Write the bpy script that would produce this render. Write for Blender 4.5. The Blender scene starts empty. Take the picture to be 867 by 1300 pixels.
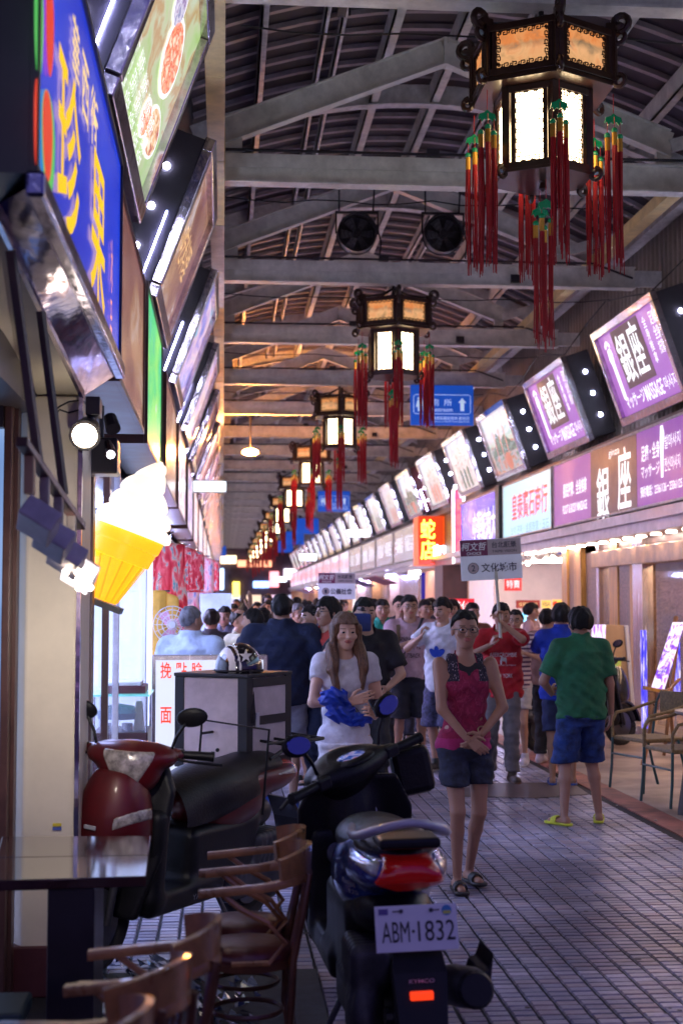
import bpy, bmesh, math, random, sys
import numpy as np
from math import sin, cos, pi, radians as R, atan, sqrt
from mathutils import Vector, Matrix
random.seed(7)
S = bpy.context.scene
C = S.collection
# ------------------------------------------------------------------ camera
CH = 1.64
cam_d = bpy.data.cameras.new('camera'); cam = bpy.data.objects.new('camera', cam_d); C.objects.link(cam)
YAW, PITCH = atan(150/1800), atan(115/1806)
cam.location = (0, 0, CH)
cam.rotation_euler = (pi/2+PITCH, 0, -YAW)
cam_d.sensor_fit = 'VERTICAL'; cam_d.sensor_height = 36.0; cam_d.lens = 36.0*1800/1300
cam_d.clip_start = 0.1; cam_d.clip_end = 600
cam_d.dof.use_dof = True; cam_d.dof.focus_distance = 8.3; cam_d.dof.aperture_fstop = 3.0
S.camera = cam
# ------------------------------------------------------------------ night sky, exposure
W = bpy.data.worlds.new('World'); S.world = W; W.use_nodes = True
nt = W.node_tree; bg = nt.nodes['Background']
sky = nt.nodes.new('ShaderNodeTexSky'); sky.sky_type = 'NISHITA'; sky.sun_disc = False
sky.sun_elevation = R(-4); sky.sun_rotation = R(200)
mixw = nt.nodes.new('ShaderNodeMixRGB'); mixw.blend_type = 'ADD'; mixw.inputs[0].default_value = 1
mixw.inputs[2].default_value = (0.022, 0.014, 0.17, 1)          # city glow of the night sky
nt.links.new(sky.outputs[0], mixw.inputs[1]); nt.links.new(mixw.outputs[0], bg.inputs[0])
bg.inputs[1].default_value = 1.0
S.view_settings.view_transform = 'Standard'; S.view_settings.look = 'None'
S.view_settings.exposure = 0.95; S.view_settings.gamma = 1
S.cycles.use_denoising = True
S.cycles.max_bounces = 6; S.cycles.diffuse_bounces = 3; S.cycles.glossy_bounces = 3
S.cycles.transmission_bounces = 4; S.cycles.transparent_max_bounces = 6
S.cycles.caustics_reflective = False; S.cycles.caustics_refractive = False
S.cycles.sample_clamp_indirect = 3.0

# ------------------------------------------------------------------ pixel -> world (photo pixels 867x1300)
_rot = cam.rotation_euler.to_matrix()
def ray(u, v):
    return _rot @ Vector(((u-433.5)/1800, -(v-650)/1800, -1))
def PY(u, v, Y): d = ray(u, v); t = Y/d.y; return Vector((d.x*t, Y, CH+d.z*t))
def PX(u, v, X): d = ray(u, v); t = X/d.x; return Vector((X, d.y*t, CH+d.z*t))
def PZ(u, v, Z): d = ray(u, v); t = (Z-CH)/d.z; return Vector((d.x*t, d.y*t, Z))

# ------------------------------------------------------------------ materials
MATS = {}
def mat(name, col, rough=.6, metal=0., var=.25, vs=6., bump=0., bs=40., emit=0., ecol=None, spec=.5, alpha=1., coat=0., stretch=None, coords='Object', trans=0., stain=0.):
    if name in MATS: return MATS[name]
    m = bpy.data.materials.new(name); m.use_nodes = True; n = m.node_tree; L = n.links
    p = n.nodes['Principled BSDF']
    p.inputs['Roughness'].default_value = rough; p.inputs['Metallic'].default_value = metal
    p.inputs['Specular IOR Level'].default_value = spec
    if coat: p.inputs['Coat Weight'].default_value = coat; p.inputs['Coat Roughness'].default_value = .08
    if trans: p.inputs['Transmission Weight'].default_value = trans
    if coords == 'World': src = n.nodes.new('ShaderNodeNewGeometry').outputs['Position']
    else: src = n.nodes.new('ShaderNodeTexCoord').outputs[coords]
    if stretch:
        mp = n.nodes.new('ShaderNodeMapping'); mp.inputs['Scale'].default_value = stretch
        L.new(src, mp.inputs[0]); src = mp.outputs[0]
    nz = n.nodes.new('ShaderNodeTexNoise'); nz.inputs['Scale'].default_value = vs; nz.inputs['Detail'].default_value = 5
    nz.inputs['Roughness'].default_value = .65
    L.new(src, nz.inputs['Vector'])
    cr = n.nodes.new('ShaderNodeValToRGB'); c = col
    lo = tuple(max(0, x*(1-var*1.3)) for x in c[:3])+(1,); hi = tuple(min(1, x*(1+var)) for x in c[:3])+(1,)
    cr.color_ramp.elements[0].color = lo; cr.color_ramp.elements[1].color = hi
    cr.color_ramp.elements[0].position = .3; cr.color_ramp.elements[1].position = .72
    L.new(nz.outputs['Fac'], cr.inputs[0])
    if stain:
        n3 = n.nodes.new('ShaderNodeTexNoise'); n3.inputs['Scale'].default_value = stain; n3.inputs['Detail'].default_value = 6; n3.inputs['Distortion'].default_value = .8; L.new(src, n3.inputs['Vector'])
        r3 = n.nodes.new('ShaderNodeValToRGB'); r3.color_ramp.elements[0].position = .36; r3.color_ramp.elements[0].color = (.42, .40, .42, 1); r3.color_ramp.elements[1].position = .6; r3.color_ramp.elements[1].color = (1, 1, 1, 1)
        L.new(n3.outputs['Fac'], r3.inputs[0]); mx = n.nodes.new('ShaderNodeMixRGB'); mx.blend_type = 'MULTIPLY'; mx.inputs[0].default_value = 1; L.new(cr.outputs[0], mx.inputs[1]); L.new(r3.outputs[0], mx.inputs[2]); L.new(mx.outputs[0], p.inputs['Base Color'])
    else: L.new(cr.outputs[0], p.inputs['Base Color'])
    rr = n.nodes.new('ShaderNodeMapRange'); rr.inputs['To Min'].default_value = max(.02, rough*.75); rr.inputs['To Max'].default_value = min(1, rough*1.3)
    L.new(nz.outputs['Fac'], rr.inputs['Value']); L.new(rr.outputs[0], p.inputs['Roughness'])
    if bump:
        b = n.nodes.new('ShaderNodeBump'); b.inputs['Strength'].default_value = bump; b.inputs['Distance'].default_value = .01
        n2 = n.nodes.new('ShaderNodeTexNoise'); n2.inputs['Scale'].default_value = bs; n2.inputs['Detail'].default_value = 4
        L.new(src, n2.inputs['Vector']); L.new(n2.outputs['Fac'], b.inputs['Height']); L.new(b.outputs[0], p.inputs['Normal'])
    if emit:
        if ecol: p.inputs['Emission Color'].default_value = tuple(ecol[:3])+(1,)
        else: L.new(cr.outputs[0], p.inputs['Emission Color'])
        p.inputs['Emission Strength'].default_value = emit
    if alpha < 1: p.inputs['Alpha'].default_value = alpha
    MATS[name] = m; return m

def ramp_mat(name, stops, scale=4., detail=4., emit=1.5, kind='noise', distort=.6, rough=.25, grad=None, rnd=True, mixfac=.55, coords='Generated'):
    """printed lit poster: colour print made of noise cells; grad = list of stops along the height"""
    if name in MATS: return MATS[name]
    m = bpy.data.materials.new(name); m.use_nodes = True; n = m.node_tree; L = n.links
    p = n.nodes['Principled BSDF']; p.inputs['Roughness'].default_value = rough
    tc = n.nodes.new('ShaderNodeTexCoord'); src = tc.outputs[coords]
    mp = n.nodes.new('ShaderNodeMapping'); L.new(src, mp.inputs[0]); src0 = src; src = mp.outputs[0]
    if rnd:
        oi = n.nodes.new('ShaderNodeObjectInfo'); ml = n.nodes.new('ShaderNodeMath'); ml.operation = 'MULTIPLY'; ml.inputs[1].default_value = 37
        L.new(oi.outputs['Random'], ml.inputs[0])
        cb = n.nodes.new('ShaderNodeCombineXYZ'); L.new(ml.outputs[0], cb.inputs[0]); L.new(ml.outputs[0], cb.inputs[2]); L.new(cb.outputs[0], mp.inputs['Location'])
    if kind == 'noise':
        t = n.nodes.new('ShaderNodeTexNoise'); t.inputs['Scale'].default_value = scale; t.inputs['Detail'].default_value = detail
        t.inputs['Distortion'].default_value = distort; L.new(src, t.inputs['Vector']); fac = t.outputs['Fac']
    else:
        t = n.nodes.new('ShaderNodeTexVoronoi'); t.inputs['Scale'].default_value = scale; L.new(src, t.inputs['Vector'])
        w = n.nodes.new('ShaderNodeSeparateColor'); L.new(t.outputs['Color'], w.inputs[0]); fac = w.outputs[0]
    cr = n.nodes.new('ShaderNodeValToRGB'); ce = cr.color_ramp.elements
    while len(ce) > 1: ce.remove(ce[0])
    ce[0].position = stops[0][0]; ce[0].color = stops[0][1]+(1,)
    for ps, c in stops[1:]: e = ce.new(ps); e.color = c+(1,)
    L.new(fac, cr.inputs[0]); out = cr.outputs[0]
    if grad:
        sx = n.nodes.new('ShaderNodeSeparateXYZ'); L.new(src0, sx.inputs[0])
        ad = n.nodes.new('ShaderNodeMath'); ad.operation = 'ADD'
        sc = n.nodes.new('ShaderNodeMath'); sc.operation = 'MULTIPLY_ADD'; sc.inputs[1].default_value = .35; sc.inputs[2].default_value = -.17
        L.new(fac, sc.inputs[0]); L.new(sx.outputs[2], ad.inputs[0]); L.new(sc.outputs[0], ad.inputs[1])
        c2 = n.nodes.new('ShaderNodeValToRGB'); ce = c2.color_ramp.elements
        while len(ce) > 1: ce.remove(ce[0])
        ce[0].position = grad[0][0]; ce[0].color = grad[0][1]+(1,)
        for ps, c in grad[1:]: e = ce.new(ps); e.color = c+(1,)
        L.new(ad.outputs[0], c2.inputs[0])
        mx = n.nodes.new('ShaderNodeMixRGB'); mx.inputs[0].default_value = mixfac; L.new(cr.outputs[0], mx.inputs[1]); L.new(c2.outputs[0], mx.inputs[2]); out = mx.outputs[0]
    if emit > 0:
        dk = n.nodes.new('ShaderNodeMixRGB'); dk.blend_type = 'MULTIPLY'; dk.inputs[0].default_value = 1; dk.inputs[2].default_value = (.4, .4, .4, 1) if emit > .15 else (1, 1, 1, 1); L.new(out, dk.inputs[1]); L.new(dk.outputs[0], p.inputs['Base Color'])
    else: L.new(out, p.inputs['Base Color'])
    L.new(out, p.inputs['Emission Color']); p.inputs['Emission Strength'].default_value = emit*(.78 if .15 < emit < 1.35 else 1)
    MATS[name] = m; return m

def emi(name, col, st):
    if .2 < st < 1.35: st *= .74
    return mat(name, (min(1, col[0])*.3, min(1, col[1])*.3, min(1, col[2])*.3), .4, emit=st, ecol=col, var=.02)

# ------------------------------------------------------------------ mesh builder
class MB:
    def __init__(s): s.v = []; s.f = []; s.m = []; s.cur = 0
    def add(s, vs, fs):
        o = len(s.v); s.v += [tuple(x) for x in vs]; s.f += [tuple(i+o for i in f) for f in fs]; s.m += [s.cur]*len(fs); return s
    def box(s, c, d, rot=None, taper=None):
        hx, hy, hz = d[0]/2, d[1]/2, d[2]/2; vs = []
        for z in (-1, 1):
            t = 1 if (taper is None or z < 0) else taper
            for y in (-1, 1):
                for x in (-1, 1): vs.append(Vector((x*hx*t, y*hy*t, z*hz)))
        if rot is not None: vs = [rot @ v for v in vs]
        vs = [(v[0]+c[0], v[1]+c[1], v[2]+c[2]) for v in vs]
        return s.add(vs, [(0, 2, 3, 1), (4, 5, 7, 6), (0, 1, 5, 4), (2, 6, 7, 3), (0, 4, 6, 2), (1, 3, 7, 5)])
    def bb(s, a, b):   # box from min to max
        return s.box([(a[i]+b[i])/2 for i in range(3)], [abs(b[i]-a[i]) for i in range(3)])
    def beam(s, p, q, w, h, up=(0, 0, 1)):
        p, q = Vector(p), Vector(q); d = (q-p); L = d.length; d.normalize(); up = Vector(up)
        sd = d.cross(up)
        if sd.length < 1e-4: sd = d.cross(Vector((1, 0, 0)))
        sd.normalize(); u2 = sd.cross(d)
        vs = [pt + sd*(a*w/2)+u2*(b*h/2) for pt in (p, q) for a, b in ((-1, -1), (1, -1), (1, 1), (-1, 1))]
        return s.add(vs, [(0, 3, 2, 1), (4, 5, 6, 7), (0, 1, 5, 4), (1, 2, 6, 5), (2, 3, 7, 6), (3, 0, 4, 7)])
    def cyl(s, p, q, r0, r1=None, n=12, caps=True):
        r1 = r0 if r1 is None else r1; p, q = Vector(p), Vector(q); d = (q-p).normalized()
        a = d.cross(Vector((0, 0, 1)))
        if a.length < 1e-3: a = d.cross(Vector((1, 0, 0)))
        a.normalize(); b = d.cross(a); vs = []
        for pt, r in ((p, r0), (q, r1)):
            for i in range(n): t = 2*pi*i/n; vs.append(pt+a*(cos(t)*r)+b*(sin(t)*r))
        fs = [(i, (i+1) % n, n+(i+1) % n, n+i) for i in range(n)]
        if caps: fs += [tuple(range(n-1, -1, -1)), tuple(range(n, 2*n))]
        return s.add(vs, fs)
    def tube(s, path, r, n=8, sec=None, closed=False):
        """sweep a circle (or a section list of (side, up)) along a path; r may be list"""
        P = [Vector(p) for p in path]; k = len(P); rr = r if isinstance(r, (list, tuple)) else [r]*k
        up = Vector((0, 0, 1)); vs = []; m = n if sec is None else len(sec)
        prev = None
        for i, p in enumerate(P):
            if closed: d = P[(i+1) % k]-P[i-1]
            else: d = P[min(i+1, k-1)]-P[max(i-1, 0)]
            d.normalize(); sd = d.cross(up)
            if sd.length < .05: sd = prev.copy() if prev is not None else d.cross(Vector((1, 0, 0)))
            sd.normalize()
            if prev is not None and sec is None and sd.dot(prev) < 0: sd = -sd
            prev = sd; u2 = sd.cross(d)
            for j in range(m):
                if sec is None: t = 2*pi*j/n; a, b = cos(t)*rr[i], sin(t)*rr[i]
                else: a, b = sec[j][0]*rr[i], sec[j][1]*rr[i]
                vs.append(p+sd*a+u2*b)
        fs = []
        for i in range(k if closed else k-1):
            for j in range(m):
                a = i*m+j; b = i*m+(j+1) % m; i2 = (i+1) % k; fs.append((a, b, i2*m+(j+1) % m, i2*m+j))
        if not closed: fs += [tuple(range(m-1, -1, -1)), tuple((k-1)*m+j for j in range(m))]
        return s.add(vs, fs)
    def lathe(s, prof, c=(0, 0, 0), n=16, axis='z'):
        vs = []; k = len(prof)
        for r, z in prof:
            for i in range(n):
                t = 2*pi*i/n
                v = (r*cos(t), r*sin(t), z) if axis == 'z' else ((r*cos(t), z, r*sin(t)) if axis == 'y' else (z, r*cos(t), r*sin(t)))
                vs.append((v[0]+c[0], v[1]+c[1], v[2]+c[2]))
        fs = [(i*n+j, i*n+(j+1) % n, (i+1)*n+(j+1) % n, (i+1)*n+j) for i in range(k-1) for j in range(n)]
        fs += [tuple(range(n-1, -1, -1)), tuple((k-1)*n+j for j in range(n))]
        return s.add(vs, fs)
    def prism(s, poly, o, ax, ay, ez, t):
        """polygon poly (2d) placed at o with axes ax, ay, extruded along ez by t"""
        o, ax, ay, ez = Vector(o), Vector(ax), Vector(ay), Vector(ez); n = len(poly)
        vs = [o+ax*x+ay*y for x, y in poly]+[o+ax*x+ay*y+ez*t for x, y in poly]
        return s.add(vs, [tuple(range(n-1, -1, -1)), tuple(range(n, 2*n))]+[(i, (i+1) % n, n+(i+1) % n, n+i) for i in range(n)])
    def quad(s, a, b, c, d): return s.add([a, b, c, d], [(0, 1, 2, 3)])
    def ball(s, c, r, n=10, m=7, sc=(1, 1, 1)):
        pr = [(max(1e-4, r*sin(pi*i/m))*1, -r*cos(pi*i/m)) for i in range(m+1)]; o = len(s.v)
        s.lathe(pr, (0, 0, 0), n)
        for i in range(o, len(s.v)): v = s.v[i]; s.v[i] = (v[0]*sc[0]+c[0], v[1]*sc[1]+c[1], v[2]*sc[2]+c[2])
        return s
    def mesh(s, name, smooth=False):
        me = bpy.data.meshes.new(name); me.from_pydata(s.v, [], s.f)
        if any(s.m): me.polygons.foreach_set('material_index', s.m)
        bm = bmesh.new(); bm.from_mesh(me); bmesh.ops.recalc_face_normals(bm, faces=bm.faces); bm.to_mesh(me); bm.free()
        if smooth: me.polygons.foreach_set('use_smooth', [True]*len(me.polygons))
        me.update(); return me

WORLD_INV = {}
def link(name, me, mats, parent=None, world=False, smooth=False, bevel=0, props=None):
    o = bpy.data.objects.new(name, me); C.objects.link(o)
    for m in (mats if isinstance(mats, (list, tuple)) else [mats]): me.materials.append(m)
    if parent is not None:
        o.parent = parent
        if world and parent.type == 'EMPTY': o.matrix_parent_inverse = WORLD_INV[parent.name]
    if smooth == 'auto':
        me.polygons.foreach_set('use_smooth', [True]*len(me.polygons)); me.update()
        try: me.set_sharp_from_angle(angle=R(35))
        except Exception: pass
    if bevel:
        b = o.modifiers.new('bevel', 'BEVEL'); b.width = bevel; b.segments = 2; b.limit_method = 'ANGLE'; b.angle_limit = R(40)
    if props:
        for k, v in props.items(): o[k] = v
    return o
def obj(name, mb, mats, parent=None, world=False, smooth=False, bevel=0, **props):
    return link(name, mb.mesh(name, smooth is True), mats, parent, world, smooth, bevel, props)
def thing(name, label, cat, loc=(0, 0, 0), rz=0, group=None):
    o = bpy.data.objects.new(name, None); C.objects.link(o); o.empty_display_size = .1
    o.location = loc; o.rotation_euler = (0, 0, rz); o['label'] = label; o['category'] = cat
    if group: o['group'] = group
    WORLD_INV[o.name] = (Matrix.Translation(loc) @ Matrix.Rotation(rz, 4, 'Z')).inverted()
    return o
def tag(o, label, cat, group=None):
    o['label'] = label; o['category'] = cat
    if group: o['group'] = group
    return o
def copy_tree(o, parent=None):
    c = o.copy(); C.objects.link(c)
    if parent is not None: c.parent = parent
    for ch in list(o.children): copy_tree(ch, c)
    return c
def dup(root, loc, rz, label, scale=None):
    r = copy_tree(root); r.location = loc; r.rotation_euler = (0, 0, rz); r['label'] = label
    if scale: r.scale = (scale,)*3
    return r
ORD = ['first', 'second', 'third', 'fourth', 'fifth', 'sixth', 'seventh', 'eighth', 'ninth', 'tenth', 'eleventh', 'twelfth', 'thirteenth', 'fourteenth', 'fifteenth', 'sixteenth', 'seventeenth', 'eighteenth', 'nineteenth', 'twentieth', 'twenty-first', 'twenty-second', 'twenty-third', 'twenty-fourth', 'twenty-fifth']

# ------------------------------------------------------------------ lettering
_tc = {}
def text_data(s, bold=0., space=1., line=1.):
    key = (s, bold, space, line)
    if key not in _tc:
        cu = bpy.data.curves.new('lettering', 'FONT'); cu.body = s; cu.size = 1; cu.align_x = 'CENTER'; cu.offset = bold; cu.resolution_u = 3
        cu.space_character = space; cu.space_line = line
        ob = bpy.data.objects.new('lettering', cu)
        me = bpy.data.meshes.new_from_object(ob)
        n = len(me.vertices); co = np.zeros(n*3); me.vertices.foreach_get('co', co); co = co.reshape(-1, 3)
        fs = [tuple(p.vertices) for p in me.polygons]
        bpy.data.objects.remove(ob); bpy.data.curves.remove(cu); bpy.data.meshes.remove(me)
        _tc[key] = (co, fs)
    return _tc[key]
def text_mb(s, center, right, up, w=None, h=None, bold=.0, space=1., line=1., thick=.003, shear=0., mb=None, warp=None):
    co, fs = text_data(s, min(bold, .014)*.8, space, line)
    mb = mb or MB()
    if len(co) == 0: return mb
    lo, hi = co.min(0), co.max(0); sz = hi-lo; mid = (lo+hi)/2
    sx = (w/sz[0]) if w else None; sy = (h/sz[1]) if h else None
    sx = sx or sy; sy = sy or sx
    right, up, center = Vector(right).normalized(), Vector(up).normalized(), Vector(center); nrm = right.cross(up).normalized()
    vs = []
    for c in co:
        x = (c[0]-mid[0])*sx; y = (c[1]-mid[1])*sy
        vs.append(center+right*(x+y*shear)+up*y+nrm*thick)
    if warp: vs = [warp(v) for v in vs]
    return mb.add(vs, fs)
def text(name, s, center, right, up, w=None, h=None, m=None, parent=None, world=True, **k):
    mb = text_mb(s, center, right, up, w, h, **k)
    me = bpy.data.meshes.new(name); me.from_pydata(mb.v, [], mb.f); me.update()
    return link(name, me, m, parent, world)
# ------------------------------------------------------------------ implicit surfaces -> mesh (organic bodies)
def v3(p): return np.array(p, dtype=np.float32)
def cap(P, a, b, ra, rb):
    a, b = v3(a), v3(b); ab = b-a; t = np.clip(((P-a) @ ab)/max(1e-9, float(ab @ ab)), 0, 1)
    return np.linalg.norm(P-a-t[:, None]*ab, axis=1)-(ra+(rb-ra)*t)
def ell(P, c, r, rot=None):
    p = P-v3(c)
    if rot is not None: p = p @ rot
    r = v3(r); k0 = np.linalg.norm(p/r, axis=1); k1 = np.linalg.norm(p/(r*r), axis=1)+1e-9
    return k0*(k0-1)/k1
def rbox(P, c, h, r=.01, rot=None):
    p = P-v3(c)
    if rot is not None: p = p @ rot
    q = np.abs(p)-(v3(h)-r); return np.linalg.norm(np.maximum(q, 0), axis=1)+np.minimum(q.max(1), 0)-r
def smin(a, b, k):
    h = np.clip(.5+.5*(b-a)/k, 0, 1); return b*(1-h)+a*h-k*h*(1-h)
def smax(a, b, k): return -smin(-a, -b, k)
def rotm(rx=0, ry=0, rz=0):
    """3x3 whose columns are the local axes; used as p @ rot to go to local space"""
    m = (Matrix.Rotation(rz, 3, 'Z') @ Matrix.Rotation(ry, 3, 'Y') @ Matrix.Rotation(rx, 3, 'X'))
    return np.array(m, dtype=np.float32)
def surfnet(f, lo, hi, h, relax=1):
    lo = np.array(lo, dtype=np.float32); hi = np.array(hi, dtype=np.float32)
    n = np.maximum(3, np.ceil((hi-lo)/h).astype(int)+1)
    ax = [lo[i]+h*np.arange(n[i], dtype=np.float32) for i in range(3)]
    G = np.stack(np.meshgrid(*ax, indexing='ij'), -1).reshape(-1, 3)
    F = f(G).reshape(n).astype(np.float32)
    s = F < 0
    c = np.zeros(n-1, dtype=np.int16)
    for dx in (0, 1):
        for dy in (0, 1):
            for dz in (0, 1): c += s[dx:n[0]-1+dx, dy:n[1]-1+dy, dz:n[2]-1+dz]
    mk = (c > 0) & (c < 8); I = np.argwhere(mk)
    if len(I) == 0: return np.zeros((0, 3)), np.zeros((0, 4), int)
    idx = -np.ones(n-1, dtype=np.int64); idx[tuple(I.T)] = np.arange(len(I))
    acc = np.zeros((len(I), 3), np.float32); cnt = np.zeros(len(I), np.float32)
    for a in range(3):
        b, d = [(1, 2), (0, 2), (0, 1)][a]
        for ob in (0, 1):
            for od in (0, 1):
                o0 = np.zeros(3, int); o0[b] = ob; o0[d] = od; o1 = o0.copy(); o1[a] = 1
                f0 = F[tuple((I+o0).T)]; f1 = F[tuple((I+o1).T)]; cr = (f0 < 0) != (f1 < 0)
                t = np.where(cr, f0/np.where(cr, f0-f1, 1), 0)
                p = np.tile(o0.astype(np.float32), (len(I), 1)); p[:, a] = t
                acc += p*cr[:, None]; cnt += cr
    V = lo+(I+acc/cnt[:, None])*h
    Q = []
    for a in range(3):
        b, d = [(1, 2), (2, 0), (0, 1)][a]
        s0 = s; sl0 = [slice(None)]*3; sl1 = [slice(None)]*3; sl0[a] = slice(0, n[a]-1); sl1[a] = slice(1, n[a])
        A = s0[tuple(sl0)]; B = s0[tuple(sl1)]; ch = A != B
        E = np.argwhere(ch)
        ok = (E[:, b] > 0) & (E[:, d] > 0) & (E[:, b] < n[b]-1) & (E[:, d] < n[d]-1); E = E[ok]
        if len(E) == 0: continue
        eb = np.zeros(3, int); eb[b] = 1; ed = np.zeros(3, int); ed[d] = 1
        q = np.stack([idx[tuple((E-eb-ed).T)], idx[tuple((E-ed).T)], idx[tuple(E.T)], idx[tuple((E-eb).T)]], 1)
        fl = ~A[tuple(E.T)]
        q[fl] = q[fl][:, ::-1]; Q.append(q)
    Q = np.concatenate(Q) if Q else np.zeros((0, 4), int)
    Q = Q[(Q >= 0).all(1)]
    for _ in range(relax):
        A_ = np.concatenate([Q[:, [0, 1]], Q[:, [1, 2]], Q[:, [2, 3]], Q[:, [3, 0]]]); s_ = np.zeros_like(V); c_ = np.zeros(len(V), np.float32)
        for i_, j_ in ((0, 1), (1, 0)):
            c_ += np.bincount(A_[:, i_], minlength=len(V))
            for k_ in range(3): s_[:, k_] += np.bincount(A_[:, i_], weights=V[A_[:, j_], k_], minlength=len(V))
        ok = c_ > 0; V = V.copy(); V[ok] = V[ok]*.35+.65*s_[ok]/c_[ok][:, None]
    return V, Q
def np_mesh(name, V, Q, mi=None, smooth=True):
    me = bpy.data.meshes.new(name); nv, nq = len(V), len(Q)
    me.vertices.add(nv); me.vertices.foreach_set('co', np.asarray(V, dtype=np.float32).ravel())
    me.loops.add(nq*4); me.loops.foreach_set('vertex_index', np.asarray(Q, dtype=np.int32).ravel())
    me.polygons.add(nq); me.polygons.foreach_set('loop_start', np.arange(nq, dtype=np.int32)*4)
    me.polygons.foreach_set('use_smooth', np.ones(nq, dtype=bool) if smooth else np.zeros(nq, dtype=bool))
    if mi is not None: me.polygons.foreach_set('material_index', np.asarray(mi, dtype=np.int32))
    me.update(calc_edges=True); return me
def sdf_obj(name, f, lo, hi, h, mats, parent=None, world=False, sel=None, relax=3, **props):
    V, Q = surfnet(f, lo, hi, h, relax)
    mi = None
    if sel is not None: mi = sel(V[Q].mean(1))
    return link(name, np_mesh(name, V, Q, mi), mats, parent, world, False, 0, props)
def join_vq(parts):
    Vs, Qs, Ms = [], [], []; o = 0
    for V, Q, M in parts:
        Vs.append(V); Qs.append(Q+o); Ms.append(M if hasattr(M, '__len__') else np.full(len(Q), M)); o += len(V)
    return np.concatenate(Vs), np.concatenate(Qs), np.concatenate(Ms)
# ------------------------------------------------------------------ materials
m_tile = mat('tile_stone', (.34, .29, .31), .55, var=.28, vs=3.5, bump=.35, bs=60, coords='Object')
m_tile_far = None
m_grout = mat('grout', (.018, .017, .025), .8, var=.4, vs=8)
m_conc = mat('apron_concrete', (.36, .28, .24), .5, var=.3, vs=2.2, bump=.3, bs=30, stain=1.4)
m_red = mat('red_paint', (.34, .13, .10), .65, var=.55, vs=3.5, bump=.2)
m_ground = mat('asphalt', (.05, .05, .055), .9, var=.3, vs=2)
m_steel = mat('painted_steel', (.74, .72, .68), .5, var=.22, vs=5, bump=.12, bs=90)
m_steel2 = mat('grey_steel', (.72, .71, .72), .45, var=.25, vs=7, bump=.1)
m_yel = mat('cream_steel', (.78, .62, .30), .5, var=.2, vs=4)
m_sheet = mat('roof_sheet', (.022, .015, .028), .5, metal=.3, var=.45, vs=1.6)
m_batten = mat('roof_batten_metal', (.30, .26, .29), .4, metal=.2, var=.25, vs=5)
m_corr = mat('corrugated_beige', (.24, .20, .18), .55, var=.25, vs=2)
m_dark = mat('black_enamel', (.022, .018, .024), .35, var=.3, vs=6)
m_maroon = mat('maroon_enamel', (.09, .014, .022), .3, var=.3, vs=6)
m_chrome = mat('chrome', (.62, .56, .62), .14, metal=1, var=.25, vs=9, bump=.25, bs=9)
m_crump = mat('crumpled_foil_metal', (.22, .20, .36), .17, metal=1, var=.25, vs=9, bump=.45, bs=11)
m_cream = mat('cream_plaster', (.80, .71, .57), .55, var=.08, vs=3, bump=.05)
m_white = mat('white_paint', (.78, .77, .76), .45, var=.07, vs=3)
m_brownf = mat('brown_frame', (.09, .04, .035), .4, var=.3)
m_wood = mat('worn_wood', (.34, .17, .075), .4, var=.4, vs=4, stretch=(1, 1, .15), bump=.15)
m_gold = mat('varnished_wood', (.62, .33, .08), .35, var=.3, vs=4, stretch=(3, 3, .3))
m_ply = mat('plywood', (.62, .40, .20), .55, var=.15, vs=3, stretch=(1, 1, .3))
m_glass = mat('shop_glass', (.55, .6, .7), .05, var=.05, alpha=.22, spec=.8)
m_cable = mat('cable_black', (.015, .015, .018), .6)
m_inter = mat('interior_wall', (.45, .38, .34), .6, var=.2, vs=2)
m_led = emi('led_white', (.66, .70, 1.), 140)
m_tubeW = emi('tube_light', (.46, .50, 1.), 135)
m_down = emi('downlight', (1., .74, .60), 32)
m_warm = emi('warm_lamp', (1., .62, .28), 18)

# ------------------------------------------------------------------ ground, pavement, apron
g = MB().quad((-60, -20, -.02), (60, -20, -.02), (60, 260, -.02), (-60, 260, -.02))
obj('ground', g, m_ground, kind='structure')
# paved street: grout bed + individual tiles near the camera + the rest as one mesh, material beyond
PX0, PX1, TY0, TY1 = -.62, 3.2, 4.4, 30.0
TW, TD = .104, .0655
bed = MB().bb((PX0-.3, 1.0, -.012), (PX1, 120, 0.0))
pav = obj('pavement', bed, m_grout, kind='structure')
def tile_vs(x, y, w, d, z0, z1, b=.006):
    vs = [(x, y, z0), (x+w, y, z0), (x+w, y+d, z0), (x, y+d, z0), (x+b, y+b, z1), (x+w-b, y+b, z1), (x+w-b, y+d-b, z1), (x+b, y+d-b, z1)]
    fs = [(4, 5, 6, 7), (0, 1, 5, 4), (1, 2, 6, 5), (2, 3, 7, 6), (3, 0, 4, 7)]
    return vs, fs
variants = []
m_tiles = [mat('tile_stone_%s' % n, c, .31, var=.22, vs=5, bump=.3, bs=60, coords='World', stain=.9) for n, c in
           (('mauve', (.44, .41, .52)), ('grey', (.35, .34, .47)), ('rose', (.47, .38, .44)), ('pale', (.56, .52, .63)))]
for k in range(4):
    mb = MB(); vs, fs = tile_vs(-TW/2+.0048, -TD/2+.0026, TW-.0095, TD-.0052, -.004, .009); mb.add(vs, fs)
    me = mb.mesh('tile'); me.materials.append(m_tiles[k]); variants.append(me)
rows = int((TY1-TY0)/TD); cols = int((PX1-PX0)/TW); near = []
def in_chairs(x, y): return x < .35 and y < 6.1
cand = []
for r in range(rows):
    y = TY0+r*TD+TD/2
    if y < 5.3: continue
    for c in range(cols):
        x = PX0+c*TW+TW/2
        u = 283+x*1800/y
        if u > 885 or in_chairs(x, y) or (.25 < x < .95 and y < 6.2): continue
        cand.append((y, r, c))
cand.sort(); ind = set((r, c) for _, r, c in cand[:300])
big = MB()
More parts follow.
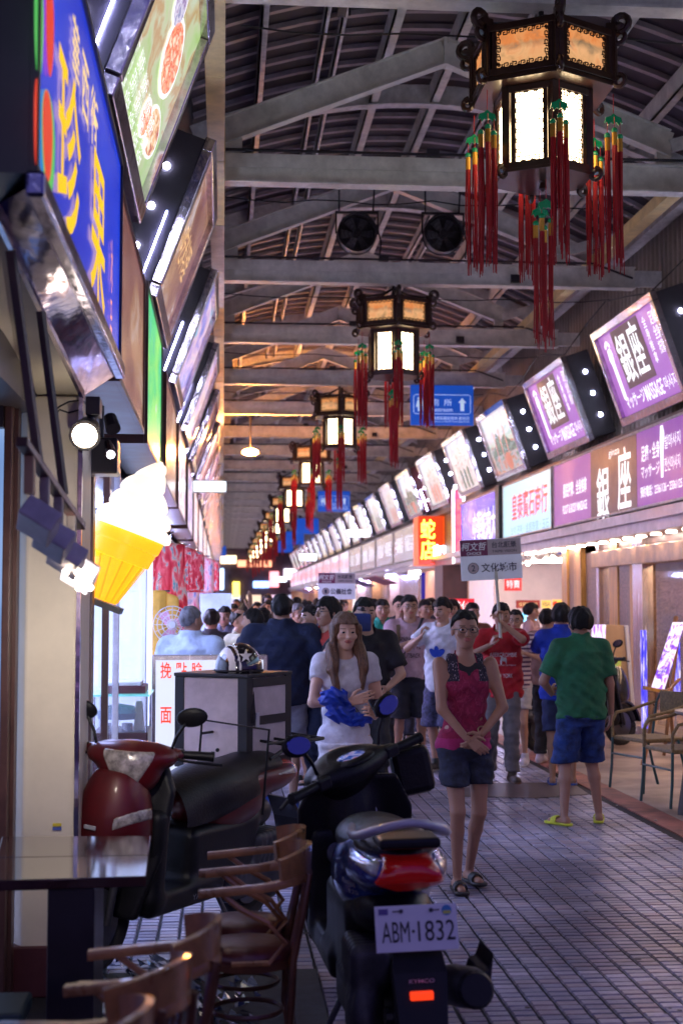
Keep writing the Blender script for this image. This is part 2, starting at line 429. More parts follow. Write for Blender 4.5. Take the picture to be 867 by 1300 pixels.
for r in range(rows):
    for c in range(cols):
        x = PX0+c*TW+TW/2; y = TY0+r*TD+TD/2
        x += random.uniform(-.0015, .0015); dz = random.uniform(-.0015, .0015)
        if (r, c) in ind:
            o = bpy.data.objects.new('tile', random.choice(variants)); C.objects.link(o); o.parent = pav
            o.location = (x, y, dz); o.rotation_euler = (random.uniform(-.012, .012), random.uniform(-.008, .008), random.uniform(-.012, .012))
        else:
            big.cur = random.choice((0, 0, 0, 1, 1, 2, 3))
            t = random.uniform(-.0012, .0012)
            if y < 16: vs, fs = tile_vs(x-TW/2+.0048, y-TD/2+.0026, TW-.0095, TD-.0052, -.004, .009+dz+t, .006)
            else:
                vs = [(x-TW/2+.007, y-TD/2+.004, .009+dz), (x+TW/2-.007, y-TD/2+.004, .009+dz), (x+TW/2-.007, y+TD/2-.004, .009+dz), (x-TW/2+.007, y+TD/2-.004, .009+dz)]; fs = [(0, 1, 2, 3)]
            big.add(vs, fs)
me = bpy.data.meshes.new('tile'); me.from_pydata(big.v, [], big.f); me.polygons.foreach_set('material_index', big.m); me.update()
link('tile', me, m_tiles, pav, props={'kind': 'stuff'})
far = MB().bb((PX0-.1, TY1, -.004), (PX1, 118, .008)); obj('tile_field', far, mat('tile_far', (.36, .31, .35), .42, var=.2, vs=9, bump=.4, bs=20), pav)
apr = MB().bb((PX1+.22, 1, -.012), (7.2, 120, .012)); obj('shop_apron', apr, m_conc, kind='structure')
rl = MB().bb((PX1, 1, -.012), (PX1+.22, 120, .0105)); obj('red_kerb_line', rl, m_red, kind='structure')
gs = MB(); rg0 = random.Random(33)
for i in range(130):
    x, y, r_ = rg0.uniform(.3, 3.1), rg0.uniform(5.6, 15), rg0.uniform(.008, .022); a0 = rg0.uniform(0, 3); gs.add([(x+r_*cos(a0+q*pi/3)*rg0.uniform(.7, 1.2), y+r_*sin(a0+q*pi/3), .0125) for q in range(6)], [(0, 1, 2, 3, 4, 5)])
obj('gum_spots', gs, mat('gum_dark', (.07, .06, .07), .7), kind='stuff')
sc2 = MB()
for i in range(26):
    x, y, r_ = rg0.uniform(.6, 3.6), rg0.uniform(6.5, 17), rg0.uniform(.01, .03); a0 = rg0.uniform(0, 3); sc2.add([(x+r_*cos(a0+q*pi/2), y+r_*.7*sin(a0+q*pi/2), .013+.008*(q % 2)) for q in range(4)], [(0, 1, 2), (0, 2, 3)])
obj('litter', sc2, mat('litter_paper', (.5, .46, .42), .8), kind='stuff')
rv = MB().prism([(2.02, 11.9), (2.62, 11.75), (3.1, 11.95), (3.15, 12.75), (2.3, 12.75), (2.1, 12.5)], (0, 0, .0125), (1, 0, 0), (0, 1, 0), (0, 0, 1), .003)
tag(obj('manhole_cover', rv, mat('iron_cover', (.09, .065, .07), .45, var=.5, vs=14)), 'dark worn metal plate in the paving by the man in yellow slippers', 'manhole cover')
lf = MB().bb((-6, 1, -.012), (PX0-.3, 120, .012)); obj('left_shop_floor', lf, m_conc, kind='structure')

# ------------------------------------------------------------------ arcade roof
BY = [9.07+4.135*k for k in range(-1, 24)]
roof = thing('arcade_roof', 'steel arcade roof with vaulted dark sheeting over the street', 'roof', (2.2, 50, 0))
def vault(x): return 7.42-.085*(x-2.15)**2
XS = [-.35+i*.36 for i in range(18)]
sh = MB(); y0, y1 = 1.0, 108.
for i in range(len(XS)-1):
    a, b = XS[i], XS[i+1]
    sh.quad((a, y0, vault(a)), (b, y0, vault(b)), (b, y1, vault(b)), (a, y1, vault(a)))
    sh.quad((a, y0, vault(a)+.02), (b, y0, vault(b)+.02), (b, y1, vault(b)+.02), (a, y1, vault(a)+.02))
obj('roof_sheet', sh, m_sheet, roof, world=True, smooth=True)
bt = MB(); sec = [(-.035, -.045), (.035, -.045), (.045, 0), (-.045, 0)]
bt.tube([(x, 0, vault(x)-.002) for x in XS], 1, sec=sec)
bme = bt.mesh('roof_batten'); bme.materials.append(m_batten)
y = 8.6
while y < 107:
    o = bpy.data.objects.new('roof_batten', bme); C.objects.link(o); o.parent = roof; o.matrix_parent_inverse = WORLD_INV[roof.name]; o.location = (0, y, 0)
    y += .43 if y < 60 else .86
# arches
ar = MB(); P = [(x, 0, vault(x)-.16) for x in XS]
ar.tube(P, 1, sec=[(-.02, -.12), (.02, -.12), (.02, .10), (-.02, .10)])
ar.tube([(x, 0, z-.128) for x, _, z in P], 1, sec=[(-.07, -.008), (.07, -.008), (.07, .008), (-.07, .008)])
arm = ar.mesh('arch_beam'); arm.materials.append(m_steel2)
tb = MB(); tb.bb((-.12, -.03, 5.60), (5.15, .03, 5.84)); tb.bb((-.12, -.085, 5.585), (5.15, .085, 5.603)); tb.bb((-.12, -.085, 5.838), (5.15, .085, 5.856))
tb.bb((-.12, -.10, 5.72), (3.1, -.088, 5.848))
for q in range(4): tb.cyl((3.0-.05*q-.02, -.112, 5.79), (3.0-.05*q-.02, -.10, 5.79), .008, n=6)
tbm = tb.mesh('tie_beam'); tbm.materials.append(m_steel)
rf = MB()
for a, b in (((0.0, 0, 6.10), (2.1, 0, 6.93)), ((2.1, 0, 6.93), (4.3, 0, 6.08))):
    rf.beam(a, b, .03, .24, (0, 0, 1)); a2 = Vector(a)-Vector((0, 0, .125)); b2 = Vector(b)-Vector((0, 0, .125)); rf.beam(a2, b2, .13, .014)
    a2 = Vector(a)+Vector((0, 0, .125)); b2 = Vector(b)+Vector((0, 0, .125)); rf.beam(a2, b2, .13, .012)
rf.bb((2.085, -.07, 6.79), (2.115, .07, 7.06))
rf.bb((.0, -.03, 5.84), (.16, .03, 6.2)); rf.bb((4.16, -.03, 5.84), (4.3, .03, 6.1))
rfm = rf.mesh('rafter_frame'); rfm.materials.append(m_steel)
sp = MB()
sp.beam((4.3, 0, 6.06), (5.3, 0, 6.35), .06, .12); sp.beam((5.15, 0, 5.72), (5.5, 0, 5.72), .06, .2)
spm = sp.mesh('side_strut'); spm.materials.append(m_steel2)
cd_ = MB().tube([(.0, -.12, 5.875), (4.6, -.12, 5.88), (5.1, -.12, 5.7)], .014, 6)
cd_.bb((1.9, -.13, 5.86), (2.02, -.06, 5.93)).bb((3.55, -.125, 5.62), (3.67, -.09, 5.72)); cdm = cd_.mesh('conduit'); cdm.materials.append(m_dark)
for i, yb in enumerate(BY):
    for me, nm, dy in ((tbm, 'tie_beam', 0), (rfm, 'rafter_frame', .02), (arm, 'arch_beam', 2.05), (spm, 'side_strut', 0), (cdm, 'conduit', 0)):
        if dy and i > 20 and nm == 'arch_beam': continue
        o = bpy.data.objects.new(nm, me); C.objects.link(o); o.parent = roof; o.matrix_parent_inverse = WORLD_INV[roof.name]; o.location = (0, yb+dy, 0)
for x, w, h in ((.35, .07, .2), (.95, .05, .1), (1.12, .05, .1), (1.62, .1, .2), (2.3, .1, .2), (2.95, .06, .12), (3.12, .05, .1), (3.7, .1, .2), (4.5, .1, .2)):
    p = MB().bb((x-w/2, 2, vault(x)-.06-h), (x+w/2, 107, vault(x)-.06-h+.016)); p.bb((x-w/2, 2, vault(x)-.06-h), (x-w/2+.02, 107, vault(x)-.05))
    obj('purlin', p, m_steel2 if w < .1 else m_steel, roof, world=True)
p = MB().bb((4.6, 2, 5.87), (4.75, 107, 6.0)); obj('long_beam', p, m_yel, roof, world=True)
p = MB()
for x, z in ((5.0, 6.05), (5.18, 6.2), (5.36, 6.3)): p.bb((x-.04, 2, z-.05), (x+.04, 107, z+.05))
obj('eaves_rail', p, m_steel2, roof, world=True)
# gutter in segments
for i in range(26):
    a = 2.0+i*4.135; q = MB().bb((-.15, a, 5.50), (-.004, a+4.12, 5.80)); q.bb((-.155, a+2.0, 5.495), (.0, a+2.06, 5.805))
    obj('gutter', q, m_yel if i % 3 else m_steel, roof, world=True)
dn = MB().cyl((1.0, 11.2, 6.4), (1.0, 11.2, 6.98), .01).bb((.93, 8.5, 6.55), (1.0, 11.6, 6.62)); obj('cable_tray', dn, m_dark, roof, world=True)
# wires slung under beams
for (ya, za, x0, x1) in ((9.3, 5.50, .1, 5.2), (13.45, 5.53, 0, 4.0), (17.6, 5.5, 0, 4.9), (21.7, 5.48, 0, 4.9), (25.9, 5.5, 0, 4.8)):
    pts = [(x0+(x1-x0)*t/14, ya+random.uniform(-.02, .02), za-.04*sin(pi*(t % 3.5)/3.5)+random.uniform(-.008, .008)) for t in range(15)]
    obj('cable', MB().tube(pts, .007, 5), m_cable, roof, world=True)
# wires looping on the right side
for k in range(8):
    yy = 14+k*4.135; pts = [Vector((5.0, yy, 5.6)), Vector((4.95, yy+.8, 5.35+.1*(k % 2))), Vector((4.88, yy+1.8, 5.2)), Vector((4.95, yy+3.0, 5.42)), Vector((5.02, yy+4.1, 5.6))]
    obj('cable', MB().tube(pts, .009, 5), m_cable, roof, world=True)

# ------------------------------------------------------------------ long building bodies behind the signs
lb = thing('left_building', 'long dark building wall behind the tilted light boxes on the ice cream side', 'building', (-1.6, 50, 0))
w = MB().bb((-3.5, 1.5, 3.75), (-1.05, 106, 7.4)); w.bb((-3.5, 1.5, 7.0), (-.30, 106, 7.06)); obj('upper_wall', w, mat('dark_wall', (.02, .018, .025), .7, var=.4, vs=1.5), lb, world=True)
w = MB().bb((-3.6, 1.5, 2.45), (-.8, 106, 2.62)); obj('canopy', w, mat('canopy_metal', (.10, .08, .09), .4, metal=.4), lb, world=True)
rb = thing('right_building', 'long building with corrugated beige upper wall above the massage signs', 'building', (6.4, 50, 0))
cw = MB(); yy = 8.; n = 0
while yy < 62:
    x = 5.55 if n % 2 else 5.50
    cw.quad((5.50 if n % 2 == 0 else 5.55, yy, 3.7), (5.50 if n % 2 == 0 else 5.55, yy+.07, 3.7), (5.50 if n % 2 == 0 else 5.55, yy+.07, 6.75), (5.50 if n % 2 == 0 else 5.55, yy, 6.75))
    a, b = (5.50, 5.55) if n % 2 == 0 else (5.55, 5.50)
    cw.quad((a, yy+.07, 3.7), (b, yy+.09, 3.7), (b, yy+.09, 6.75), (a, yy+.07, 6.75)); yy += .09; n += 1
obj('corrugated_wall', cw, m_corr, rb, world=True)
w = MB().bb((5.56, 4, 3.6), (8, 107, 7.6)); obj('upper_wall', w, m_corr, rb, world=True)
w = MB().bb((4.98, 8, 2.47), (5.6, 107, 2.62)); w.bb((4.9, 8, 2.60), (5.1, 107, 2.72)); obj('canopy', w, mat('lilac_metal', (.46, .40, .44), .3, metal=.5, var=.25, vs=4, bump=.15, bs=8), rb, world=True)
w = MB().bb((5.10, 8, 3.70), (5.56, 107, 3.80)); w.bb((5.22, 8, 2.62), (5.56, 107, 3.70)); obj('sign_ledge', w, mat('ledge_metal', (.2, .16, .16), .5, metal=.3), rb, world=True)
for k in range(-19, 15):
    o = obj('downlight', MB().lathe([(.06, 0), (.065, .012), (.0, .013)], (5.22, 15.6+k*.6, 2.455), 14), m_down, rb, world=True)
# ---- end of the arcade
eb = thing('end_building', 'dim far building closing the end of the arcade', 'building', (2, 109, 0))
obj('wall', MB().bb((-9, 109, 0), (14, 112, 11)), mat('end_wall', (.10, .07, .09), .7, var=.5, vs=.8), eb, world=True)
for i, (x, z, w_, h_, c, st) in enumerate(((-.2, 3.4, .5, 1.6, (.4, .6, 1.), 2.5), (1.0, 2.6, .5, 1.2, (1., .75, .1), 2.5), (2.9, 3.0, 1.2, .5, (.3, .5, 1.), 2.), (2.4, 4.6, 2.6, .5, (1., .35, .2), 1.4), (.4, 4.9, 1.2, .6, (1., .75, .45), 2.), (3.9, 3.4, .7, 1.2, (1., .3, .35), 1.6), (5.2, 3.8, 1.1, .8, (.9, .8, 1.), 1.8), (-1.6, 3.9, .6, 1.8, (1., .8, .6), 2.))):
    obj('lit_sign', MB().bb((x-w_/2, 108.8, z-h_/2), (x+w_/2, 108.98, z+h_/2)), emi('endsign%d' % i, c, st), eb, world=True)
for i in range(9):
    obj('window', MB().bb((-3+i*1.6, 108.9, 1.0), (-3+i*1.6+1.1, 108.98, 2.2)), emi('end_window%d' % (i % 3), ((1, .7, .5), (.9, .6, .8), (.6, .6, .9))[i % 3], .9), eb, world=True)
# ------------------------------------------------------------------ tilted light boxes, both sides
temple = [('poster_temple', ramp_mat('poster_temple', [(.3, (.55, .62, .85)), (.42, (.78, .82, .95)), (.5, (.95, .93, .9)), (.58, (.75, .55, .45)), (.68, (.35, .5, .45))], 3.2, 6, .62, grad=[(.0, (.8, .72, .66)), (.35, (.85, .8, .78)), (.55, (.9, .92, .95)), (1, (.35, .55, .95))])),
          ('poster_bridge', ramp_mat('poster_bridge', [(.3, (.2, .45, .35)), (.42, (.8, .85, .9)), (.52, (.9, .5, .4)), (.6, (.9, .88, .85)), (.7, (.3, .4, .7))], 3.0, 6, .62, grad=[(.0, (.85, .4, .3)), (.3, (.9, .75, .65)), (.5, (.35, .6, .45)), (.62, (.6, .75, .95)), (1, (.75, .85, 1.))])),
          ('poster_garden', ramp_mat('poster_garden', [(.3, (.4, .55, .4)), (.45, (.85, .88, .86)), (.55, (.95, .95, .9)), (.7, (.55, .5, .7))], 3.4, 6, .62, grad=[(0, (.75, .8, .75)), (.4, (.6, .72, .6)), (.6, (.85, .88, .95)), (1, (.6, .65, .95))])),
          ('poster_pink', ramp_mat('poster_pink', [(.3, (.85, .5, .55)), (.45, (.95, .85, .85)), (.6, (.8, .75, .95)), (.7, (.95, .6, .5))], 3.2, 5, .45, grad=[(0, (.8, .6, .6)), (.5, (.9, .85, .9)), (1, (.75, .6, .85))]))]
m_food = ramp_mat('poster_food', [(.28, (.9, .93, .7)), (.40, (.55, .82, .25)), (.47, (.75, .9, .5)), (.53, (.95, .85, .7)), (.58, (.85, .2, .12)), (.64, (.95, .6, .45)), (.7, (.95, .9, .85))], 2.6, 5, .45, grad=[(0, (.35, .75, .12)), (.5, (.75, .9, .5)), (1, (.5, .85, .3))], mixfac=.45)
m_brownp = ramp_mat('poster_brown', [(.35, (.26, .10, .085)), (.5, (.36, .16, .13)), (.6, (.5, .27, .16)), (.68, (.75, .6, .6))], 2.0, 4, .42)
m_bluep = ramp_mat('poster_blue', [(.3, (.15, .25, .75)), (.45, (.45, .35, .8)), (.55, (.85, .6, .75)), (.68, (.2, .6, .9))], 2.2, 4, .6)
m_viop = ramp_mat('poster_violet', [(.3, (.40, .13, .62)), (.6, (.52, .2, .70))], 1.5, 3, .50)
m_redp = ramp_mat('poster_rose', [(.3, (.7, .2, .25)), (.45, (.9, .7, .7)), (.6, (.7, .5, .85)), (.7, (.9, .5, .3))], 2.4, 5, .6)
purple = emi('sign_purple', (.42, .12, .62), .40)
purple2 = emi('sign_orchid', (.55, .18, .60), .45)
brownp = emi('sign_umber', (.165, .085, .10), .45)
white_l = emi('lettering_white', (.93, .93, 1.), 1.0)
red_l = emi('lettering_red', (.9, .06, .04), 1.0)
blue_l = emi('lettering_blue', (.15, .3, .8), 1.0)
yel_l = emi('lettering_yellow', (1., .58, .0), .75)

def light_box(side, y0, L, poster, label, group, casing=None, T=.36, leds=True, strip=True):
    """side +1 = right wall, -1 = left wall. Face leans over the street."""
    if side > 0: top, bot = Vector((4.70, 0, 5.05)), Vector((5.10, 0, 3.90))
    else: top, bot = Vector((-.12, 0, 5.05)), Vector((-.54, 0, 3.90))
    up = (top-bot).normalized(); H = (top-bot).length; ydir = Vector((0, 1, 0))
    out = Vector((-side*up.z, 0, side*up.x*1.0)); out = Vector((-side*abs(up.z), 0, -abs(up.x))).normalized()
    root = thing('light_box', label, 'light box', (bot.x, y0, bot.z), 0, group)
    back = -out
    def pt(a, b, c): return bot+ydir*(y0+a)+up*b+back*c   # a along street, b up the face, c depth
    mb = MB(); q = [pt(0, 0, .02), pt(0, H, .02), pt(0, H, T), pt(0, 0, T)]; q2 = [v+ydir*L for v in q]
    mb.add(q+q2, [(0, 1, 2, 3), (7, 6, 5, 4), (0, 4, 5, 1), (1, 5, 6, 2), (2, 6, 7, 3), (3, 7, 4, 0)])
    obj('casing', mb, casing or m_dark, root, world=True, bevel=.012)
    f = .085; d = MB()
    for (a0, a1, b0, b1) in ((-.01, L+.01, -.02, f), (-.01, L+.01, H-f, H+.02), (-.012, f, f, H-f), (L-f, L+.012, f, H-f)):
        # sloped chrome bars
        ps = [pt(a0, b0, .03), pt(a1, b0, .03), pt(a1, b1, .03), pt(a0, b1, .03)]; fr = [p-back*.085 for p in ps]
        d.add(ps+fr, [(3, 2, 1, 0), (4, 5, 6, 7), (0, 1, 5, 4), (1, 2, 6, 5), (2, 3, 7, 6), (3, 0, 4, 7)])
    obj('frame', d, m_chrome, root, world=True, bevel=.01)
    pm = MB(); q = [pt(f, f, .012), pt(L-f, f, .012), pt(L-f, H-f, .012), pt(f, H-f, .012)]; q2 = [v-back*.012 for v in q]
    pm.add(q+q2, [(3, 2, 1, 0), (4, 5, 6, 7), (0, 1, 5, 4), (1, 2, 6, 5), (2, 3, 7, 6), (3, 0, 4, 7)])
    obj('poster', pm, poster, root, world=True)
    if leds:
        for i in range(3):
            c = pt(-.004, H*(.24+.26*i), T*.62); o = MB().lathe([(.026, 0), (.02, -.012), (.001, -.014)], (0, 0, 0), 10, 'y')
            o.v = [(x+c.x, yy+c.y, z+c.z) for x, yy, z in o.v]; obj('led', o, m_led, root, world=True)
    for i in range(3):  # unseen far-end LEDs, added to light the camera-facing beams and people
        c = pt(L+.004, H*(.24+.26*i), T*.62); o = MB().lathe([(.001, .014), (.02, .012), (.026, 0)], (0, 0, 0), 10, 'y')
        o.v = [(x+c.x, yy+c.y, z+c.z) for x, yy, z in o.v]; obj('led', o, m_led, root, world=True)
    if strip:
        a, b = pt(-.014, .05, .10), pt(-.014, H*.5, .10); obj('light_strip', MB().cyl(a, b,   .003, n=6), m_tubeW, root, world=True)
    root['_f'] = 1; del root['_f']
    return root, pt, H, f
desc = {'poster_temple': 'a temple photo', 'poster_bridge': 'a red bridge photo', 'poster_garden': 'a garden photo', 'poster_pink': 'a pinkish photo'}
rg = 'tilted light boxes along the massage parlour side'
mass_big = None
for k in range(21):
    y0 = 15.1+4.14*k
    if k < 2: pm, lab = m_viop, ('tilted purple massage sign on the wall, the larger one cut by the frame' if k == 0 else 'tilted purple massage sign beside the bridge photo light box')
    else:
        i = [1, 0, 2, 0, 3][(k-2) % 5] if k > 2 else 1
        nm, pm = temple[i]; lab = '%s light box with %s counting away from the purple massage signs' % (ORD[k-2], desc[nm])
    if k == 0: y0 = 15.1
    root, pt, H, f = light_box(1, y0, 2.5, pm, lab, rg, m_maroon if k in (5, 9) else m_dark, strip=(k == 5))
    if 2 <= k < 8:
        up = (pt(0, 1, 0)-pt(0, 0, 0)).normalized(); o = pt(1.25, .60, -.004); yd = Vector((0, -1, 0)); nn = yd.cross(up); pr = MB()
        if k % 3 == 2:   # arched bridge over water
            pr.cur = 0; pr.prism([(-1.1, -.50), (1.1, -.50), (1.1, -.05), (.5, .0), (-.2, -.08), (-1.1, .02)], o, yd, up, nn, .001)
            pr.cur = 1; pr.prism([(-1.1, -.2), (-.6, .0), (-.3, .22), (0, .05), (.3, .12), (.7, -.05), (1.1, -.1), (1.1, -.22), (0, -.2)], o+nn*.001, yd, up, nn, .001)
            pr.cur = 2
            for a in (-.7, -.25, .2): pr.prism([(a-.02, -.45), (a+.03, -.45), (a+.25, .25), (a+.2, .27)], o+nn*.002, yd, up, nn, .001)
            pr.prism([(.1+.25*cos(t), -.35+.16*sin(t)) for t in [i*pi/8 for i in range(16)]], o+nn*.003, yd, up, nn, .001)
        else:            # stepped temple gate
            pr.cur = 3; pr.prism([(-.85, -.50), (.85, -.50), (.8, .0), (.95, .1), (.6, .08), (.55, .22), (.7, .32), (.3, .28), (.15, .42), (0, .36), (-.15, .42), (-.3, .28), (-.7, .32), (-.55, .22), (-.6, .08), (-.95, .1), (-.8, .0)], o, yd, up, nn, .001)
            pr.cur = 1 if k % 2 else 2
            for a in (-.55, -.15, .25): pr.prism([(a, -.48), (a+.22, -.48), (a+.22, -.12), (a+.11, -.04), (a, -.12)], o+nn*.002, yd, up, nn, .001)
        pcs = [ramp_mat('print_water', [(.35, (.25, .4, .3)), (.5, (.7, .75, .8)), (.6, (.8, .35, .2))], 7, 4, .32), ramp_mat('print_trees', [(.35, (.06, .2, .12)), (.6, (.3, .45, .35))], 9, 4, .3), emi('print_coral', (.85, .3, .2), .42), ramp_mat('print_stone', [(.35, (.6, .55, .6)), (.5, (.9, .86, .88)), (.65, (.55, .45, .4))], 9, 5, .5)]
        obj('photo_print', pr, pcs, root, world=True)['kind'] = 'stuff'
    if k < 2:
        L = 2.5; yd = Vector((0, -1, 0)); up = (pt(0, 1, 0)-pt(0, 0, 0)).normalized()
        def S2(a, b): return pt(L-a, b, -.004)     # a measured from far end towards the viewer
        q = MB().add([S2(.62, .38), S2(1.72, .38), S2(1.72, H-f-.01), S2(.62, H-f-.01)], [(0, 1, 2, 3)]); obj('dark_field', q, brownp, root, world=True)
        text('lettering', '銀', S2(.90, .74), yd, up, .46, .62, white_l, root, bold=.02, thick=.006)
        text('lettering', '座', S2(1.40, .78), yd, up, .42, .66, white_l, root, bold=.02, thick=.006)
        text('lettering', 'マッサージ', S2(.72, .24), yd, up, .75, .17, white_l, root, thick=.006, bold=.02)
        text('lettering', 'MASSAGE', S2(1.48, .24), yd, up, .68, .19, white_l, root, thick=.006, bold=.02)
        text('lettering', '마사지', S2(2.1, .25), yd, up, .42, .16, white_l, root, thick=.006)
        text('lettering', '足療\n全身\n按摩', S2(2.22, .82), yd, up, .2, .5, white_l, root, thick=.006)
        text('lettering', '全\n身\n推\n拿', S2(1.92, .78), yd, up, .12, .55, white_l, root, thick=.006)
        ft = MB(); o = S2(.36, .66)
        ft.prism([(-.04, -.36), (.02, -.4), (.06, -.33), (.055, .1), (.09, .22), (.05, .3), (-.06, .28), (-.09, .16), (-.05, .08)], o, yd, up, yd.cross(up), .004)
        for j, (dx, dy) in enumerate(((-.09, .33), (-.05, .36), (-.01, .37), (.03, .36), (.07, .33))): ft.prism([(dx+.022*cos(t), dy+.03*sin(t)) for t in [i*pi/4 for i in range(8)]], o, yd, up, yd.cross(up), .004)
        obj('foot_drawing', ft, white_l, root, world=True)
lg = 'tilted light boxes on the ice cream side'
lp = [m_food, m_brownp, m_bluep, m_redp, m_brownp, m_redp, m_bluep, temple[3][1], m_redp, m_bluep]
ld = ['green food menu poster', 'dull brown food poster', 'blue violet poster', 'rose coloured poster', 'brown poster', 'reddish poster', 'bluish poster', 'pinkish poster', 'rosy poster', 'violet poster']
for k in range(22):
    i = k if k < 10 else (k % 7)+3
    lab = 'tilted light box with %s, %s from the camera along the gutter' % (ld[min(i, 9)], ORD[k])
    root, pt, H, f = light_box(-1, 6.2+4.14*k, 2.1, lp[min(i, 9)], lab, lg, T=.36)
    if k == 0:   # dishes and menu text printed on the green poster
        up = (pt(0, 1, 0)-pt(0, 0, 0)).normalized(); yd = Vector((0, 1, 0)); nrm = (pt(0, 0, -.005)-pt(0, 0, 0))
        dish = MB()
        for (a, b, ra, rb_, c) in ((1.35, .72, .36, .20, 0), (1.62, .38, .30, .13, 1), (1.0, .9, .22, .14, 2), (1.25, .33, .18, .1, 0), (.6, .95, .2, .12, 1)):
            for s_, mi in ((1.0, 3), (.86, c)):
                dish.cur = mi; o = pt(a, b, -.003-.002*(mi != 3)); dish.prism([(ra*s_*cos(t), rb_*s_*sin(t)) for t in [j*2*pi/20 for j in range(20)]], o, yd, up, nrm.normalized(), .001)
        food = [ramp_mat('food_%d' % j, st, 14, 3, .7) for j, st in enumerate(([(.35, (.9, .8, .6)), (.5, (.85, .15, .08)), (.6, (.95, .5, .3))], [(.35, (.5, .15, .1)), (.5, (.85, .5, .25)), (.65, (.9, .85, .7))], [(.35, (.3, .2, .4)), (.5, (.75, .7, .85)), (.65, (.3, .3, .5))]))]
        obj('dish_print', dish, food+[emi('plate_print', (.95, .93, .95), .8)], root, world=True)
        for j in range(5): text('lettering', '刨冰果汁\n芒果冰沙\n木瓜牛奶', pt(.28+j*.3, .27, -.004), yd, up, .22, .3, white_l, root, bold=0, thick=.003)
    if k == 1:
        up = (pt(0, 1, 0)-pt(0, 0, 0)).normalized()
        text('lettering', '小吃料理', pt(1.0, .62, -.004), (0, 1, 0), up, 1.3, .3, emi('lettering_dullgold', (.75, .45, .2), .8), root, thick=.003)

for k in range(1, 4):
    light_box(1, 15.1-4.14*k, 2.5, temple[k % 3][1], 'tilted photo light box %s before the large purple massage sign, beyond the right edge' % ORD[k-1], rg, leds=False, strip=False)
for k in range(1, 3):
    light_box(-1, 6.2-4.14*k, 2.1, [m_redp, m_bluep][k-1], 'tilted light box %s before the green food menu, overhead beyond the frame' % ORD[k-1], lg, leds=False, strip=False)
# ------------------------------------------------------------------ flat signs of the lower row, right side
def flat_sign(label, x, y0, y1, z0, z1, m, side=1, T=.22, group=None, frame=m_steel2, name='shop_sign'):
    root = thing(name, label, 'shop sign', (x+side*T/2, (y0+y1)/2, z0), 0, group)
    obj('casing', MB().bb((x+side*.012, y0, z0), (x+side*T, y1, z1)), frame, root, world=True)
    fr = MB(); e = .03
    xa, xb = x-side*.012, x+side*.011
    for a, b, c, d in ((y0, y1, z0, z0+e), (y0, y1, z1-e, z1), (y0, y0+e, z0+e, z1-e), (y1-e, y1, z0+e, z1-e)): fr.bb((xa, a, c), (xb, b, d))
    obj('frame', fr, frame, root, world=True)
    obj('lit_panel', MB().bb((x, y0+e, z0+e), (x+side*.0105, y1-e, z1-e)), m, root, world=True)
    return root
XR = 5.0; Z0, Z1 = 2.76, 3.72
def TR(root, s, u, v, w, h, m, dx=-.005, **k):   # text on the right wall plane placed where the photo shows it (photo pixel -> wall)
    p = PX(u, v, XR+dx); return text('lettering', s, (p.x, p.y, p.z), (0, -1, 0), (0, 0, 1), w, h, m, root, **k)
s = flat_sign('long purple and brown massage signboard with big white calligraphy above the glass doors', XR, 14.0, 21.15, Z0, Z1, purple)
yA = PX(750, 640, XR).y; yB = PX(808, 600, XR).y
obj('brown_field', MB().bb((XR-.003, yB, Z0+.03), (XR, yA, Z1-.03)), brownp, s, world=True)
obj('orchid_field', MB().bb((XR-.003, yA, Z0+.03), (XR, 21.12, Z1-.03)), purple2, s, world=True)
TR(s, '銀', 765, 627, .62, .72, white_l, bold=.03); TR(s, '座', 792, 607, .60, .80, white_l, bold=.03)
TR(s, 'ginza', 779, 575, .5, .12, white_l)
TR(s, '腳底按摩．全身推拿', 729, 619, 1.35, .22, white_l, bold=.02); TR(s, 'FOOT & BODY MASSAGE', 729, 644, 1.4, .13, white_l, bold=.02)
TR(s, '足療・全身', 825, 573, .72, .2, white_l, bold=.02); TR(s, 'マッサージ', 825, 597, .72, .16, white_l, bold=.02)
TR(s, '발마사지', 853, 558, .56, .16, white_l); TR(s, '전신마사지', 853, 587, .56, .16, white_l)
TR(s, '預約電話：23361136－23361125', 838, 619, 1.55, .13, white_l, bold=.02)
ft = MB(); p = PX(840, 573, XR-.005)
ft.prism([(-.04, -.3), (.03, -.3), (.05, .05), (.08, .2), (.03, .3), (-.05, .3), (-.07, .15)], p, (0, -1, 0), (0, 0, 1), (-1, 0, 0), .004); obj('foot_drawing', ft, white_l, s, world=True)
flat_sign('lit teal signboard nearer than the long purple massage signboard', XR, 3.0, 13.8, Z0, Z1, emi('sign_tealish', (.4, .6, .9), 1.0))
s = flat_sign('pale blue lit jewellery signboard with red characters left of the purple signboard', XR, 21.3, 25.1, Z0, Z1, emi('sign_ice', (.50, .82, .95), .75))
TR(s, '皇泰寶石商行', 671, 638, 2.7, .46, red_l, bold=.02); TR(s, '皇泰寶石商行', 670.4, 639, 2.7, .46, blue_l, dx=-.003, bold=.02); TR(s, '보석 판매・金銀珠寶・玉石', 671, 669, 2.9, .16, blue_l)
obj('divider_post', MB().bb((4.93, 25.15, 2.7), (5.2, 25.5, 3.75)), m_dark, rb, world=True)
s = flat_sign('deep blue lit signboard with white brush characters above the jewellery entrance', XR, 25.6, 29.6, Z0, Z1, ramp_mat('sign_blue', [(.3, (.03, .02, .75)), (.6, (.25, .12, .85)), (.7, (.6, .4, .9))], 1.2, 2, .8))
TR(s, '中華蛇肉大王', 617, 665, 2.9, .62, white_l, bold=.03)
